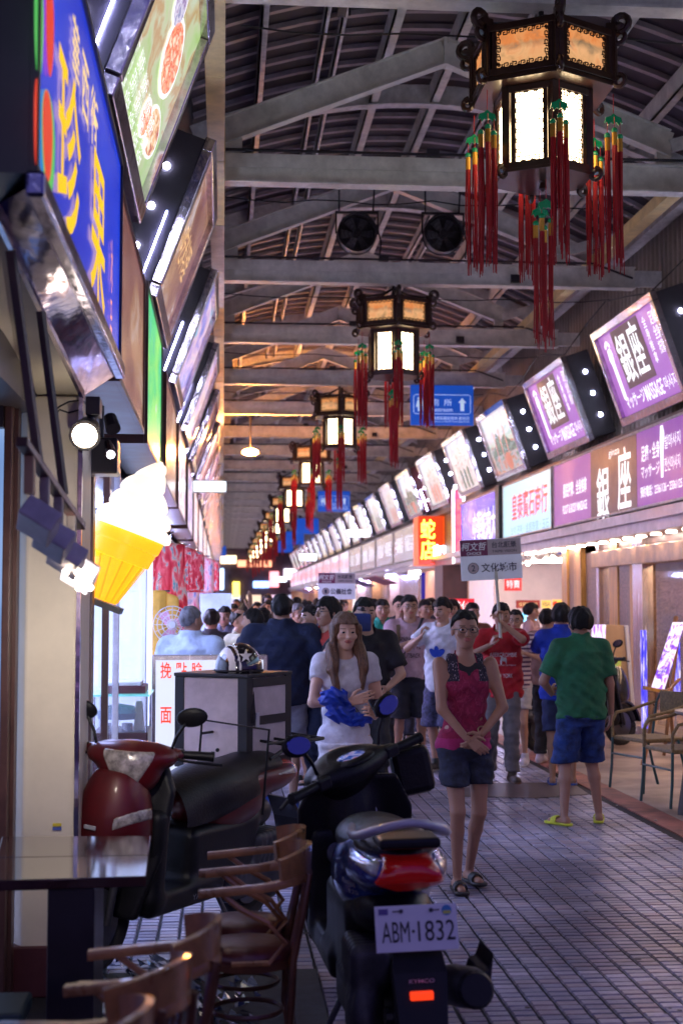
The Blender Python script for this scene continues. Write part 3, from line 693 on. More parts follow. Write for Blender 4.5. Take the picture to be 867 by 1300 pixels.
# neon framed upright sign
nz = thing('neon_sign', 'upright sign outlined in white neon tube with red characters', 'neon sign', (4.7, 30.5, 2.6))
p0, p1 = PY(575, 622, 30.5), PY(589, 715, 30.5)
obj('panel', MB().bb((p0.x, 30.55, p1.z), (p1.x, 30.75, p0.z)), mat('neon_panel', (.3, .05, .12), .4, emit=.5, ecol=(.5, .06, .15)), nz, world=True)
obj('neon_tube', MB().tube([(p0.x, 30.5, p0.z), (p1.x, 30.5, p0.z+.1), (p1.x, 30.5, p1.z+.05), (p0.x, 30.5, p1.z)], .022, 6, closed=True), emi('neon_white', (1, .85, 1), 5), nz, world=True)
text('lettering', '藥\n燉\n排\n骨', ((p0.x+p1.x)/2, 30.5, (p0.z+p1.z)/2), (1, 0, 0), (0, 0, 1), .12, 1.2, emi('neon_red', (1, .1, .1), 2.2), nz)
# orange sign
orx = thing('neon_sign', 'glowing orange and yellow projecting sign by the grey shutters', 'neon sign', (4.9, 33, 2.8))
p0, p1 = PY(531, 655, 33.2), PY(563, 717, 33.2)
obj('panel', MB().bb((4.62, 33.3, p1.z), (5.3, 34.3, p0.z)), emi('neon_orange', (1., .13, .01), .9), orx, world=True)
obj('lit_panel', MB().bb((p0.x, 33.2, p1.z), (p1.x, 33.29, p0.z)), emi('neon_deep', (.75, .06, .01), .7), orx, world=True)
text('lettering', '蛇\n店', (p0.x+.22, 33.19, (p0.z+p1.z)/2+.02), (1, 0, 0), (0, 0, 1), .34, .95, emi('neon_yellow', (1, .62, .05), 5), orx, bold=.04)
text('lettering', '專賣', (p0.x+.55, 33.17, p1.z+.25), (1, 0, 0), (0, 0, 1), .42, .45, emi('neon_cyan', (.55, .8, 1), 5), orx, bold=.04)
gp = ramp_mat('sign_silver', [(.3, (.26, .20, .22)), (.5, (.45, .36, .4)), (.62, (.65, .45, .5)), (.72, (.75, .7, .85))], 1.2, 4, .4)
pk = ramp_mat('sign_rosepale', [(.3, (.85, .5, .6)), (.5, (.75, .65, .9)), (.6, (.9, .85, .95)), (.7, (.5, .45, .9))], 1.6, 4, .6)
for k in range(14):
    y0 = 36.8+k*4.9
    s = flat_sign('%s %s signboard beyond the orange sign' % (ORD[k], 'silver grey' if k < 4 else 'pale pink and lilac'), XR, y0, y0+4.6, Z0, Z1, gp if k < 4 else pk, group='distant signboards beyond the orange sign')
    for j in range(2): TR(s, ['茶藝名店', '中藥補品', '海鮮熱炒', '金飾銀樓'][(k+j) % 4], 0, 0, 1.6, .42, white_l) if False else text('lettering', ['茶藝名店', '中藥補品', '海鮮熱炒', '金飾銀樓'][(k+j) % 4], (XR-.005, y0+1.2+2.2*j, 3.25), (0, -1, 0), (0, 0, 1), 1.7, .45, emi('lettering_dim', (.8, .75, .9), .9) if k < 4 else red_l, s)
# ------------------------------------------------------------------ left side signs
XL = -.5
s = flat_sign('big blue fruit shop signboard with yellow characters above the cream pillar', XL, 3.70, 6.78, 2.76, 3.76, ramp_mat('sign_cobalt', [(.3, (.01, .03, .62)), (.6, (.01, .06, .85)), (.7, (.02, .16, .95))], .9, 2, .5, rnd=False), side=-1, T=.35, frame=m_dark)
def TL(root, st, u0, v0, u1, v1, uu, vv, m, x=XL+.006, **k):
    pass
def left_text(root, st, u, v, w, h, m, dx=.004, **k):
    p = PX(u, v, XL+dx); return text('lettering', st, p, (0, 1, 0), (0, 0, 1), w, h, m, root, **k)
left_text(s, '珍', 88, 195, .66, .56, yel_l, bold=.03, thick=.004); left_text(s, '果', 124.5, 300, .62, .58, yel_l, bold=.03, thick=.004)
gold_l = emi('lettering_gold', (.8, .55, .25), .9)
left_text(s, '華', 96, 68, .22, .22, gold_l, bold=.02); left_text(s, '西', 108, 116, .24, .23, gold_l, bold=.02); left_text(s, '街', 119.5, 154, .28, .23, gold_l, bold=.02)
left_text(s, '木瓜牛奶', 139, 345, .3, .5, emi('lettering_orange', (1., .35, .1), .9)) if False else text('lettering', '冰\n品', PX(141, 375, XL+.004), (0, 1, 0), (0, 0, 1), .12, .5, emi('lettering_orange', (1., .35, .1), .9), s)
fr = MB()
for (u, v, a, b, c) in ((50, 15, .09, .14, 1), (64, 22, .09, .13, 0), (62, 168, .15, .14, 1), (61, 160, .11, .12, 0), (47, 142, .05, .11, 0)):
    p = PX(u, v, XL+.004+.002*(c == 0)+random.uniform(0, .0015)); fr.cur = 1-c if c else 0
    fr.cur = {1: 1, 0: 0}[c]; fr.prism([(a*cos(t), b*sin(t)*(1.3 if sin(t) < 0 else .8)) for t in [i*2*pi/22 for i in range(22)]], p, (0, 1, 0), (0, 0, 1), (1, 0, 0), .001)
obj('fruit_print', fr, [emi('print_red', (.85, .05, .02), .6), emi('print_green', (.1, .6, .12), .6)], s, world=True)
# chrome underside of the big sign
q = MB(); N = 26
A0, A1 = PX(40, 232, XL), PX(150, 472, XL)
B0, B1 = PY(-8, 262, 4.05), PY(106, 503, 6.15)
def grid_quad(mb, a0, a1, b0, b1, nu, nv, amp):
    vs = []; fs = []
    for i in range(nu+1):
        for j in range(nv+1):
            s_, t_ = i/nu, j/nv; p = a0.lerp(a1, s_).lerp(b0.lerp(b1, s_), t_)
            e = amp if 0 < j < nv and 0 < i < nu else 0
            vs.append(p+Vector((random.uniform(-e, e), random.uniform(-e, e), random.uniform(-e, e))))
    for i in range(nu):
        for j in range(nv): a = i*(nv+1)+j; fs.append((a, a+1, a+nv+2, a+nv+1))
    mb.add(vs, fs)
grid_quad(q, A0+Vector((0, 0, -.01)), A1+Vector((0, .0, -.01)), B0, B1, 40, 8, .0022)
und = obj('underside', q, m_crump, s, world=True, smooth=True)
obj('lower_rail', MB().beam(A0+Vector((.01, 0, 0)), A1+Vector((.01, 0, 0)), .05, .07), m_crump, s, world=True, bevel=.01)
obj('inner_rail', MB().beam(B0, B1, .015, .04), m_chrome, s, world=True)
specs = [(6.95, 9.15, 2.72, 3.72, m_brownp, 'dark brown signboard behind the blue fruit shop sign'),
         (9.5, 11.8, 2.70, 3.80, ramp_mat('sign_green', [(.3, (.05, .3, .6)), (.45, (.05, .6, .2)), (.6, (.3, .75, .15)), (.7, (.7, .5, .95))], 1.3, 3, .75), 'bright green and blue lit signboard seen edge on'),
         (12.6, 15.6, 2.68, 3.7, m_brownp, 'brownish signboard past the green one'), (16.2, 19.5, 2.7, 3.7, m_redp, 'rosy signboard above the kimonos'),
         (20.5, 24, 2.7, 3.7, m_bluep, 'violet signboard further along the left row'), (24.8, 29, 2.7, 3.7, m_redp, 'rose signboard past the violet one'),
         (30, 36, 2.7, 3.7, pk, 'pale lilac signboard in the left row'), (37, 44, 2.7, 3.7, m_redp, 'long rose signboard far along the left row'),
         (45, 60, 2.7, 3.7, pk, 'very long pale signboard far along the left row'), (61, 100, 2.7, 3.7, m_redp, 'signboard strip at the far end of the left row')]
for a, b, z0, z1, m, lab in specs: flat_sign(lab, XL-.02, a, b, z0, z1, m, side=-1, T=.28, frame=m_brownf)
# hanging oblong lit signs with white light over the street
def hang_sign(u0, v0, u1, v1, Y, label, m=None):
    a, b = PY(u0, v0, Y), PY(u1, v1, Y); root = thing('lit_sign', label, 'lit sign', ((a.x+b.x)/2, Y, b.z))
    obj('housing', MB().bb((a.x, Y+.004, b.z), (b.x, Y+.12, a.z)), m_white, root, world=True)
    obj('lit_panel', MB().bb((a.x+.02, Y-.01, b.z+.02), (b.x-.02, Y+.003, a.z-.02)), m or emi('exit_white', (.75, .9, 1), 3.0), root, world=True)
    obj('bracket', MB().cyl((a.x+.05 if u0 > 400 else a.x-.3, Y+.06, a.z), (a.x+.05, Y+.06, a.z+.4), .012, n=6), m_dark, root, world=True)
    return root
hang_sign(245, 610, 288, 625, 20.4, 'white lit oblong sign hanging beside the left gutter')
hang_sign(440, 672, 470, 682, 33.5, 'white lit oblong sign hanging before the tilted boxes')
hang_sign(380, 703, 402, 712, 46.0, 'small white lit sign hanging past the second one')
hang_sign(347, 732, 364, 739, 60.0, 'tiny white lit sign hanging far off')
# ------------------------------------------------------------------ blue restroom signs under the beams
m_blue = mat('sign_blue_enamel', (.012, .09, .58), .35, var=.12, vs=3, emit=.22, ecol=(.01, .12, .75))
m_bl_w = mat('sign_pale_print', (.6, .72, .95), .5, emit=.35, ecol=(.55, .7, 1))
def restroom(k, x0, x1, detail, label):
    Y = BY[k]-.15; z1 = 5.60; z0 = 4.86; root = thing('restroom_sign', label, 'restroom sign', ((x0+x1)/2, Y, z0), 0, 'blue restroom signs under the beams')
    obj('board', MB().bb((x0, Y, z0), (x1, Y+.05, z1)), m_blue, root, world=True, bevel=.01)
    if detail:
        y = Y-.004; W_ = x1-x0; cx = (x0+x1)/2
        b = MB(); e = .012
        X0, X1_, Za, Zb = x0+.05*W_, x1-.05*W_, z0+.21, z1-.18
        b.tube([(X0+.03, y, Za), (X1_-.03, y, Za), (X1_, y, Za+.03), (X1_, y, Zb-.03), (X1_-.03, y, Zb), (X0+.03, y, Zb), (X0, y, Zb-.03), (X0, y, Za+.03)], .005, 4, closed=True)
        obj('border', b, m_bl_w, root, world=True)
        zc = (Za+Zb)/2; hd_ = [(.022*cos(t), .022*sin(t)+.105) for t in [i*pi/5 for i in range(10)]]
        for q, cxx in enumerate((x0+.13*W_, x0+.21*W_)):
            pic = MB(); pic.prism(([(-.022, .075), (.022, .075), (.055, -.05), (.02, -.05), (.016, -.13), (-.016, -.13), (-.02, -.05), (-.055, -.05)] if q == 0 else [(-.045, .075), (.045, .075), (.045, -.03), (.022, -.03), (.02, -.13), (-.02, -.13), (-.022, -.03), (-.045, -.03)]), (cxx, y, zc), (1, 0, 0), (0, 0, 1), (0, -1, 0), .003)
            pic.prism(hd_, (cxx, y, zc), (1, 0, 0), (0, 0, 1), (0, -1, 0), .003); obj('pictogram', pic, m_bl_w, root, world=True)
        pic = MB().prism([(0, .12), (.075, .03), (.035, .03), (.035, -.12), (-.035, -.12), (-.035, .03), (-.075, .03)], (x0+.82*W_, y, zc), (1, 0, 0), (0, 0, 1), (0, -1, 0), .003); obj('arrow', pic, m_bl_w, root, world=True)
        text('lettering', '廁  所', (x0+.49*W_, y, z0+.42), (1, 0, 0), (0, 0, 1), .38, .13, m_bl_w, root); text('lettering', 'Restroom', (x0+.5*W_, y, z0+.29), (1, 0, 0), (0, 0, 1), .38, .075, m_bl_w, root)
        text('lettering', '華西街觀光夜市 歡迎您', (x0+.64*W_, y, z0+.13), (1, 0, 0), (0, 0, 1), .68, .065, m_bl_w, root); text('lettering', 'Welcome to Hwa Hsi Tourist Night Market', (x0+.64*W_, y, z0+.065), (1, 0, 0), (0, 0, 1), .68, .035, m_bl_w, root)
    return root
restroom(5, 3.38, 4.54, True, 'nearest blue restroom sign with white arrow and pictogram')
restroom(11, 3.35, 4.5, True, 'second blue restroom sign hanging behind a red tassel')
restroom(15, 3.35, 4.5, False, 'third blue sign hanging under the beams')
restroom(18, 3.35, 4.5, False, 'fourth blue sign further under the beams')
restroom(21, 3.35, 4.5, False, 'farthest blue sign under the beams')
restroom(23, -1.3, .2, False, 'blue lit sign across the left end of the arcade')
# orange lamp at the left
p = PY(318, 574, 30); r = thing('orange_lamp', 'glowing orange lamp beneath a beam on the left', 'lamp', (p.x, 30, p.z))
obj('bulb', MB().ball(p, .09, sc=(1.9, 1, .8)), emi('orange_bulb', (1, .33, .05), 300), r, world=True); lo_d = bpy.data.lights.new('orange_glow', 'POINT'); lo_d.energy = 260; lo_d.color = (1, .36, .08); lo_d.shadow_soft_size = .1; lo_o = bpy.data.objects.new('orange_glow', lo_d); C.objects.link(lo_o); lo_o.location = (p.x, 29.8, p.z-.05); lo_o.parent = r; lo_o.matrix_parent_inverse = WORLD_INV[r.name]
obj('holder', MB().cyl((p.x, 30, p.z+.07), (p.x, 29.95, 5.6), .02, n=6), m_dark, r, world=True)
# ------------------------------------------------------------------ palace lanterns
m_lw = mat('lantern_rosewood', (.035, .012, .008), .35, var=.4, vs=8, coat=.2)
m_lamp = ramp_mat('lantern_silk', [(.3, (1., .62, .30)), (.5, (1., .74, .42)), (.7, (1., .82, .52))], 2.5, 3, 8, rnd=False)
m_lpaint = ramp_mat('lantern_painting', [(.30, (.10, .08, .05)), (.40, (.60, .30, .12)), (.5, (.85, .42, .17)), (.60, (.8, .28, .09)), (.70, (.30, .22, .14))], 2.2, 6, .62, grad=[(0, (.75, .38, .16)), (.45, (.85, .48, .24)), (.60, (.22, .17, .11)), (.70, (.75, .20, .04)), (1, (.75, .22, .05))], mixfac=.45)
m_jade = mat('jade_plastic', (.004, .17, .07), .25, var=.2, emit=.04, ecol=(0, .4, .15))
m_tassel = mat('tassel_red', (.45, .005, .015), .6, var=.5, vs=30, stretch=(12, 12, .4), bump=.5, bs=40)
m_goldt = mat('tassel_gold', (.55, .27, .03), .35, metal=.4, var=.3)
m_cord = mat('red_cord', (.35, .01, .02), .6)
def fret(mb, o, ax, ay, w, h, c, t):
    """key-pattern bars round the border of a panel"""
    nz_ = ax.cross(ay).normalized()
    def bar(x0, y0, x1, y1): mb.beam(o+ax*x0+ay*y0, o+ax*x1+ay*y1, t, t*1.2, nz_)
    def run(n, base, du, dv):
        for i in range(n):
            a = base+du*(i*c); up = dv
            k = i % 4
            seq = [((0, 0), (0, 1)), ((0, 1), (.9, 1)), ((.9, 1), (.9, .45)), ((.9, .45), (.45, .45))] if k % 2 == 0 else [((.1, .2), (1, .2)), ((1, .2), (1, 1.25 if k == 3 else .9)), ((.45, .2), (.45, .75)), ((.45, .75), (.75, .75))]
            for p, q in seq:
                P0 = a+du*(p[0]*c)+up*(p[1]*c); Q0 = a+du*(q[0]*c)+up*(q[1]*c); bar(P0.x, P0.y, Q0.x, Q0.y)
    nx, ny = int(w/c), int(h/c)
    V2 = Vector
    run(nx, V2((0, 0)), V2((1, 0)), V2((0, 1))); run(nx, V2((w, h)), V2((-1, 0)), V2((0, -1)))
    run(ny, V2((0, h)), V2((0, -1)), V2((1, 0))); run(ny, V2((w, 0)), V2((0, 1)), V2((-1, 0)))
    for (x0, y0, x1, y1) in ((0, 0, w, 0), (w, 0, w, h), (w, h, 0, h), (0, h, 0, 0)): bar(x0, y0, x1, y1)
def hexpt(r, i, z, ph=-pi/2): return Vector((r*cos(ph+i*pi/3), r*sin(ph+i*pi/3), z))
LAMP_Z0 = {'low': (4.45, 5.0), 'up': (5.035, 5.37)}
def tassel(parent, x, y, ztop, L, n=3, name='tassel'):
    t = MB(); cord = MB(); jade = MB(); gold = MB(); zj = ztop-.13
    cord.cyl((x, y, ztop), (x, y, zj), .003, n=4)
    jade.prism([(0, .04), (.022, .022), (.05, .012), (.06, -.03), (.045, -.015), (.036, -.04), (.018, -.018), (0, -.028), (-.018, -.018), (-.036, -.04), (-.045, -.015), (-.06, -.03), (-.05, .012), (-.022, .022)], (x, y-.004, zj-.04), (1, 0, 0), (0, 0, 1), (0, 1, 0), .012)
    offs = [(-.042, 0, .03), (0, -.02, 0), (.042, .0, .035)] if n == 3 else ([(-.03, 0, 0), (.03, 0, .03)] if n == 2 else [(0, 0, 0)])
    for dx, dy, dz in offs:
        z = zj-.10-dz; cord.cyl((x+dx, y+dy, zj-.03), (x+dx, y+dy, z), .0025, n=4); jade.ball((x+dx, y+dy, z-.02), .021, 8, 6)
        gold.cyl((x+dx, y+dy, z-.035), (x+dx, y+dy, z-.12), .018, n=8)
        ang = random.uniform(-.012, .012)
        for q in range(11):
            a = q*2*pi/11+.3; rq = .012 if q % 3 else .005; e_ = random.uniform(-.006, .006); ln = L*random.uniform(.86, 1.05)
            t.tube([(x+dx+rq*cos(a), y+dy+rq*sin(a), z-.12), (x+dx+rq*cos(a)*1.25+ang*L*.25+e_, y+dy+rq*sin(a)*1.3, z-.12-ln*.5), (x+dx+rq*cos(a)*1.1+ang*L*.5-e_, y+dy+rq*sin(a)*1.4+e_, z-.12-ln)], [.0050, .0046, .003], 4)
    o = obj(name, t, m_tassel, parent); obj('cord', cord, m_cord, o); obj('jade_charm', jade, m_jade, o, smooth='auto'); obj('gold_cap', gold, m_goldt, o, smooth='auto')
def scroll(mb, base, d, z, s, flip=1):
    pts = []; sd = Vector((d.x, d.y, 0))
    for i in range(15):
        a = i/14; ang = -pi/2+a*pi*2.3; r = .052*s*(1.1-.75*a)
        c = base+sd*(.05*s); pts.append(Vector((c.x, c.y, z+flip*(.05*s)))+sd*(r*cos(ang))+Vector((0, 0, flip*r*sin(ang))))
    mb.tube(pts, [.020*s]*8+[.024*s]*4+[.028*s]*3, 7)
def make_lantern(label):
    L = thing('palace_lantern', label, 'lantern', (0, 0, 0), 0, 'palace lanterns hanging in a row down the arcade')
    Z = lambda z: z-4.45
    RL, RU = .315, .475
    for tier, (z0, z1), r, silk in (('lower', (4.45, 5.0), RL, m_lamp), ('upper', (5.035, 5.37), RU, m_lpaint)):
        z0, z1 = Z(z0), Z(z1); fr = MB()
        for i in range(6):
            a, b = hexpt(r, i, 0), hexpt(r, i+1, 0); d = (b-a).normalized(); n_ = Vector((d.y, -d.x, 0))
            if n_.dot(a) < 0: n_ = -n_
            fr.beam(Vector((a.x, a.y, z0)), Vector((a.x, a.y, z1)), .05, .05, n_)
            w = (b-a).length
            fr.beam(a+Vector((0, 0, z0+.022)), b+Vector((0, 0, z0+.022)), .04, .045); fr.beam(a+Vector((0, 0, z1-.022)), b+Vector((0, 0, z1-.022)), .04, .045)
            fr.beam(a+d*.05+Vector((0, 0, z0)), a+d*.05+Vector((0, 0, z1)), .03, .03, n_); fr.beam(b-d*.05+Vector((0, 0, z0)), b-d*.05+Vector((0, 0, z1)), .03, .03, n_)
            # silk panel with its fretwork
            p0, p1 = a+d*.06-n_*.004, b-d*.06-n_*.004; zz0, zz1 = z0+.045, z1-.045
            sp_ = MB().add([p0+Vector((0, 0, zz0)), p1+Vector((0, 0, zz0)), p1+Vector((0, 0, zz1)), p0+Vector((0, 0, zz1))], [(0, 1, 2, 3)])
            s_ = obj('%s_panel' % tier, sp_, silk, L)
            f = MB(); o = p0+n_*.008+Vector((0, 0, zz0)); fret(f, o, d, Vector((0, 0, 1)), (p1-p0).length, zz1-zz0, .033 if tier == 'lower' else .028, .0058); obj('fretwork', f, m_lw, s_)
        if tier == 'lower':
            fr.prism([hexpt(r+.03, i, 0)[:2] for i in range(6)], (0, 0, z0-.02), (1, 0, 0), (0, 1, 0), (0, 0, 1), .02)
        else:
            fr.prism([hexpt(r+.015, i, 0)[:2] for i in range(6)], (0, 0, z0-.034), (1, 0, 0), (0, 1, 0), (0, 0, 1), .03)
            fr.prism([hexpt(r*.9, i, 0)[:2] for i in range(6)], (0, 0, z1-.01), (1, 0, 0), (0, 1, 0), (0, 0, 1), .006)
        obj('%s_frame' % tier, fr, m_lw, L, bevel=.003)
    for i in range(6):
        a = hexpt(RU-.0, i, 0); d = Vector((a.x, a.y, 0)).normalized(); sc = MB()
        scroll(sc, a, d, Z(5.36), 1.15, 1); scroll(sc, a, d, Z(5.36), .9, -1); scroll(sc, a, d, Z(5.07), .85, -1)
        sc.beam(a+Vector((0, 0, Z(5.03))), a+Vector((0, 0, Z(5.42))), .05, .06, d); obj('upper_scroll_bracket', sc, m_lw, L, smooth='auto')
        sc = MB(); b = hexpt(RL+.02, i, 0); scroll(sc, b-d*.02, d, Z(4.47), .8, -1); obj('lower_scroll_bracket', sc, m_lw, L, smooth='auto')
    hg = MB()
    for i in range(6):
        a = hexpt(RU*.9, i, Z(5.4)); hg.tube([a, a*.45+Vector((0, 0, Z(5.5)*.55)), Vector((0, 0, Z(5.55)))], .012, 5)
    hg.cyl((0, 0, Z(5.36)), (0, 0, Z(5.75)), .018, n=8); obj('hanger', hg, m_dark, L)
    for i in range(6):
        a = hexpt(RU+.005, i, 0); tassel(L, a.x, a.y, Z(4.95), .78 if i in (0, 1, 5) else .7)
    for i in (0, 3):
        b = hexpt(.09, i, 0); tassel(L, b.x, b.y, Z(4.42), .72, 2)
    obj('drop', MB().lathe([(.001, -.09), (.03, -.07), (.02, -.03), (.05, 0)], (0, 0, 0), 10), m_lw, L)
    return L
lan = make_lantern('nearest and largest palace lantern hanging at the top right')
lan.location = (2.10, 9.12, 4.45)
for i in (): dup(lan, (2.10, 9.12+8.27*i, 4.45), 0, 'palace lantern overhead behind the camera' if i == -1 else 'palace lantern one step further behind the camera')
for i in range(1, 12):
    d = dup(lan, (2.10, 9.12+8.27*i, 4.45), 0, '%s palace lantern from the camera in the hanging row' % ORD[i] if i else '')
# ------------------------------------------------------------------ fans on the second beam
def fan(u, v, label):
    Y = 17.25; p = PY(u, v, Y); f = thing('industrial_fan', label, 'fan', (p.x, Y, p.z), 0, 'black fans hung under the roof')
    h = MB(); r = .235
    h.tube([(r*cos(t), -.09, r*sin(t)) for t in [i*2*pi/28 for i in range(28)]], .012, 6, closed=True); h.tube([(r*cos(t), .09, r*sin(t)) for t in [i*2*pi/28 for i in range(28)]], .012, 6, closed=True)
    nn = 28
    for i in range(nn):
        a, b = i*2*pi/nn, (i+1)*2*pi/nn
        h.quad((r*cos(a), -.09, r*sin(a)), (r*cos(b), -.09, r*sin(b)), (r*cos(b), .09, r*sin(b)), (r*cos(a), .09, r*sin(a)))
    obj('housing', h, m_dark, f, smooth='auto')
    g = MB()
    for q in (.07, .12, .17, .21): g.tube([(q*cos(t), -.095, q*sin(t)) for t in [i*2*pi/24 for i in range(24)]], .0035, 4, closed=True)
    for i in range(12): a = i*pi/6; g.cyl((0, -.098, 0), (r*cos(a), -.092, r*sin(a)), .003, n=4)
    obj('grille', g, m_dark, f)
    for i in range(6):
        a = i*pi/3; b = MB(); R_ = Matrix.Rotation(-a, 3, 'Y')
        pts = [Vector((.03, 0, -.02)), Vector((.2, -.03, -.05)), Vector((.205, .03, .06)), Vector((.03, .01, .03))]; top = [p_+Vector((0, .004, 0)) for p_ in pts]
        b.add([R_ @ q for q in pts+top], [(0, 1, 2, 3), (7, 6, 5, 4), (0, 4, 5, 1), (1, 5, 6, 2), (2, 6, 7, 3), (3, 7, 4, 0)]); obj('blade', b, mat('fan_blade', (.075, .07, .085), .4), f)
    obj('motor', MB().cyl((0, -.07, 0), (0, .11, 0), .05, n=14), m_dark, f); obj('back_plate', MB().cyl((0, .085, 0), (0, .095, 0), .23, n=28), m_dark, f)
    br = MB().bb((-.27, -.02, .25), (.27, .02, .28)); br.bb((-.27, -.015, 0), (-.25, .015, .27)); br.bb((.25, -.015, 0), (.27, .015, .27)); br.cyl((-.22, 0, .27), (-.22, 0, .55), .012, n=6); br.cyl((.2, 0, .27), (.22, 0, .6), .012, n=6)
    br.tube([(.1, 0, .28), (.25, 0, .1), (.3, 0, -.1), (.28, 0, -.3)], .01, 5); obj('bracket', br, m_dark, f)
fan(453, 297, 'black caged fan hung left, above the second lantern'); fan(562, 298, 'black caged fan hung right, behind the big lantern tassels')

# ------------------------------------------------------------------ right side shop fronts
XF = 5.4
def fx(u): return XF*1800/(u-283)     # street distance of a photo column on the facade
m_marble = mat('speckled_stone', (.20, .13, .11), .35, var=.6, vs=26)
m_silver = mat('brushed_steel', (.6, .55, .56), .25, metal=1, var=.2, stretch=(1, 1, .1), vs=12)
m_shopin = mat('shop_interior', (.50, .36, .27), .5, var=.3, vs=2)
ms = thing('massage_shop', 'massage shop front with stone and varnished wood piers and glass doors', 'shop front', (5.6, 17, 0))
def pier(u0, u1, m, x0=XF-.05, x1=XF+.2, z0=0., z1=2.47, nm='pier', par=None):
    a, b = fx(u0), fx(u1); return obj(nm, MB().bb((x0, b, z0), (x1, a, z1)), m, par or ms, world=True, bevel=.006)
pier(724, 731, m_gold, XF-.08); pier(731, 741, mat('brown_veneer', (.30, .17, .09), .4, var=.4, vs=5)); pier(741, 750, m_gold, XF-.09)
pier(751, 767, m_marble, XF-.02); pier(768, 771, m_silver, XF-.06)
pier(786, 797, m_gold, XF-.07); pier(797.3, 812, m_marble); pier(812.3, 816, m_gold, XF-.06); pier(820, 833, m_silver, XF-.10, XF+.05, nm='door_frame')
hd = MB().bb((XF-.12, 12, 2.13), (XF+.1, fx(767), 2.36)); obj('door_header', hd, mat('tan_laminate', (.40, .23, .11), .35, var=.4, vs=4, coat=.3), ms, world=True, bevel=.008)
obj('fascia', MB().bb((XF-.02, 8, 2.365), (XF+.2, fx(724), 2.468)), m_brownf, ms, world=True)
gl = MB().bb((XF, fx(785.5), .15), (XF+.012, fx(771.5), 2.125)); g1 = obj('window', gl, m_glass, ms, world=True)
vs_ = MB(); p = PX(778, 745, XF+.25); vs_.lathe([(.05, -.42), (.09, -.4), (.07, -.3), (.15, -.1), (.13, .05), (.09, .1), (.12, .2), (.09, .3), (.03, .38)], p, 10)
tag(obj('figurine', vs_, ramp_mat('figurine_paint', [(.35, (.7, .1, .1)), (.45, (.9, .85, .75)), (.55, (.15, .3, .6)), (.65, (.8, .5, .1))], 7, 3, .5), smooth='auto'), 'colourful painted opera figurine behind the narrow glass pane', 'figurine')
for a, b in ((9.0, fx(836)-.1),): obj('glass_door', MB().bb((XF+.02, a, .05), (XF+.035, b, 2.13)), m_glass, ms, world=True)
obj('glass_door', MB().bb((XF+.02, fx(819.5), .05), (XF+.035, fx(816.5), 2.13)), m_glass, ms, world=True)
obj('threshold', MB().bb((XF-.3, 9, .012), (XF+.3, fx(724), .12)), mat('threshold_stone', (.3, .22, .18), .5, var=.4), ms, world=True, bevel=.01)
obj('back_wall', MB().bb((7.4, 9, 0), (7.5, 22, 2.6)), mat('mirror_wall', (.30, .20, .16), .12, metal=.6, var=.5, vs=3), ms, world=True); obj('side_wall', MB().bb((5.6, 21.9, 0), (7.4, 22.0, 2.6)), m_shopin, ms, world=True)
obj('interior_floor', MB().bb((5.62, 9, .02), (7.4, 21.9, .06)), m_shopin, ms, world=True)
obj('ceiling_lamp', MB().bb((6.0, 11, 2.42), (6.3, 20, 2.45)), emi('warm_ceiling', (1, .62, .34), 10), ms, world=True)
p = PX(850, 758, XF+.35); obj('shelf', MB().bb((5.7, 14.5, 1.5), (6.0, 17, 1.54)).bb((5.7, 14.5, 1.1), (6.0, 17, 1.14)), m_brownf, ms, world=True)
bot = [mat('bottle_%d' % i, c, .2, emit=.35, ecol=c) for i, c in enumerate(((.8, .1, .1), (.1, .2, .8), (.9, .7, .2), (.2, .6, .4), (.8, .8, .9)))]
btl = MB().lathe([(.035, 0), (.035, .15), (.012, .19), (.012, .24)], (0, 0, 0), 8)
for i in range(5): me = btl.mesh('bottle'); me.materials.append(bot[i]); bot[i] = me
for i in range(20):
    o = bpy.data.objects.new('bottle', bot[i % 5]); C.objects.link(o); o.location = (5.8+.05*(i % 2), 14.6+.12*i, 1.54 if i % 2 else 1.14)
    tag(o, 'small coloured bottle on the shelf behind the glass door', 'bottle', 'bottles behind the glass door')
rr = random.Random(12)
for i in range(22):
    yy = 11.6+.44*i; z0_ = rr.choice((.6, 1.1, 1.5)); w_, h_ = rr.uniform(.2, .34), rr.uniform(.25, .6); cc = rr.choice(((.9, .25, .15), (.25, .3, .9), (.95, .75, .35), (.7, .3, .8), (.9, .85, .8)))
    fr_ = obj('wall_picture', MB().bb((7.33, yy, z0_), (7.38, yy+w_, z0_+h_)), m_brownf, ms, world=True); obj('print', MB().bb((7.318, yy+.03, z0_+.03), (7.329, yy+w_-.03, z0_+h_-.03)), ramp_mat('shop_print_%d' % (i % 5), [(.35, cc), (.5, tuple(.5*q for q in cc)), (.62, (.9, .85, .8))], 4, 3, .6), fr_)
for i in range(5): obj('shop_partition', MB().bb((6.3, 12.5+2*i, .05), (7.3, 12.56+2*i, 2.1)), [m_gold, m_marble, m_brownf][i % 3], ms, world=True)
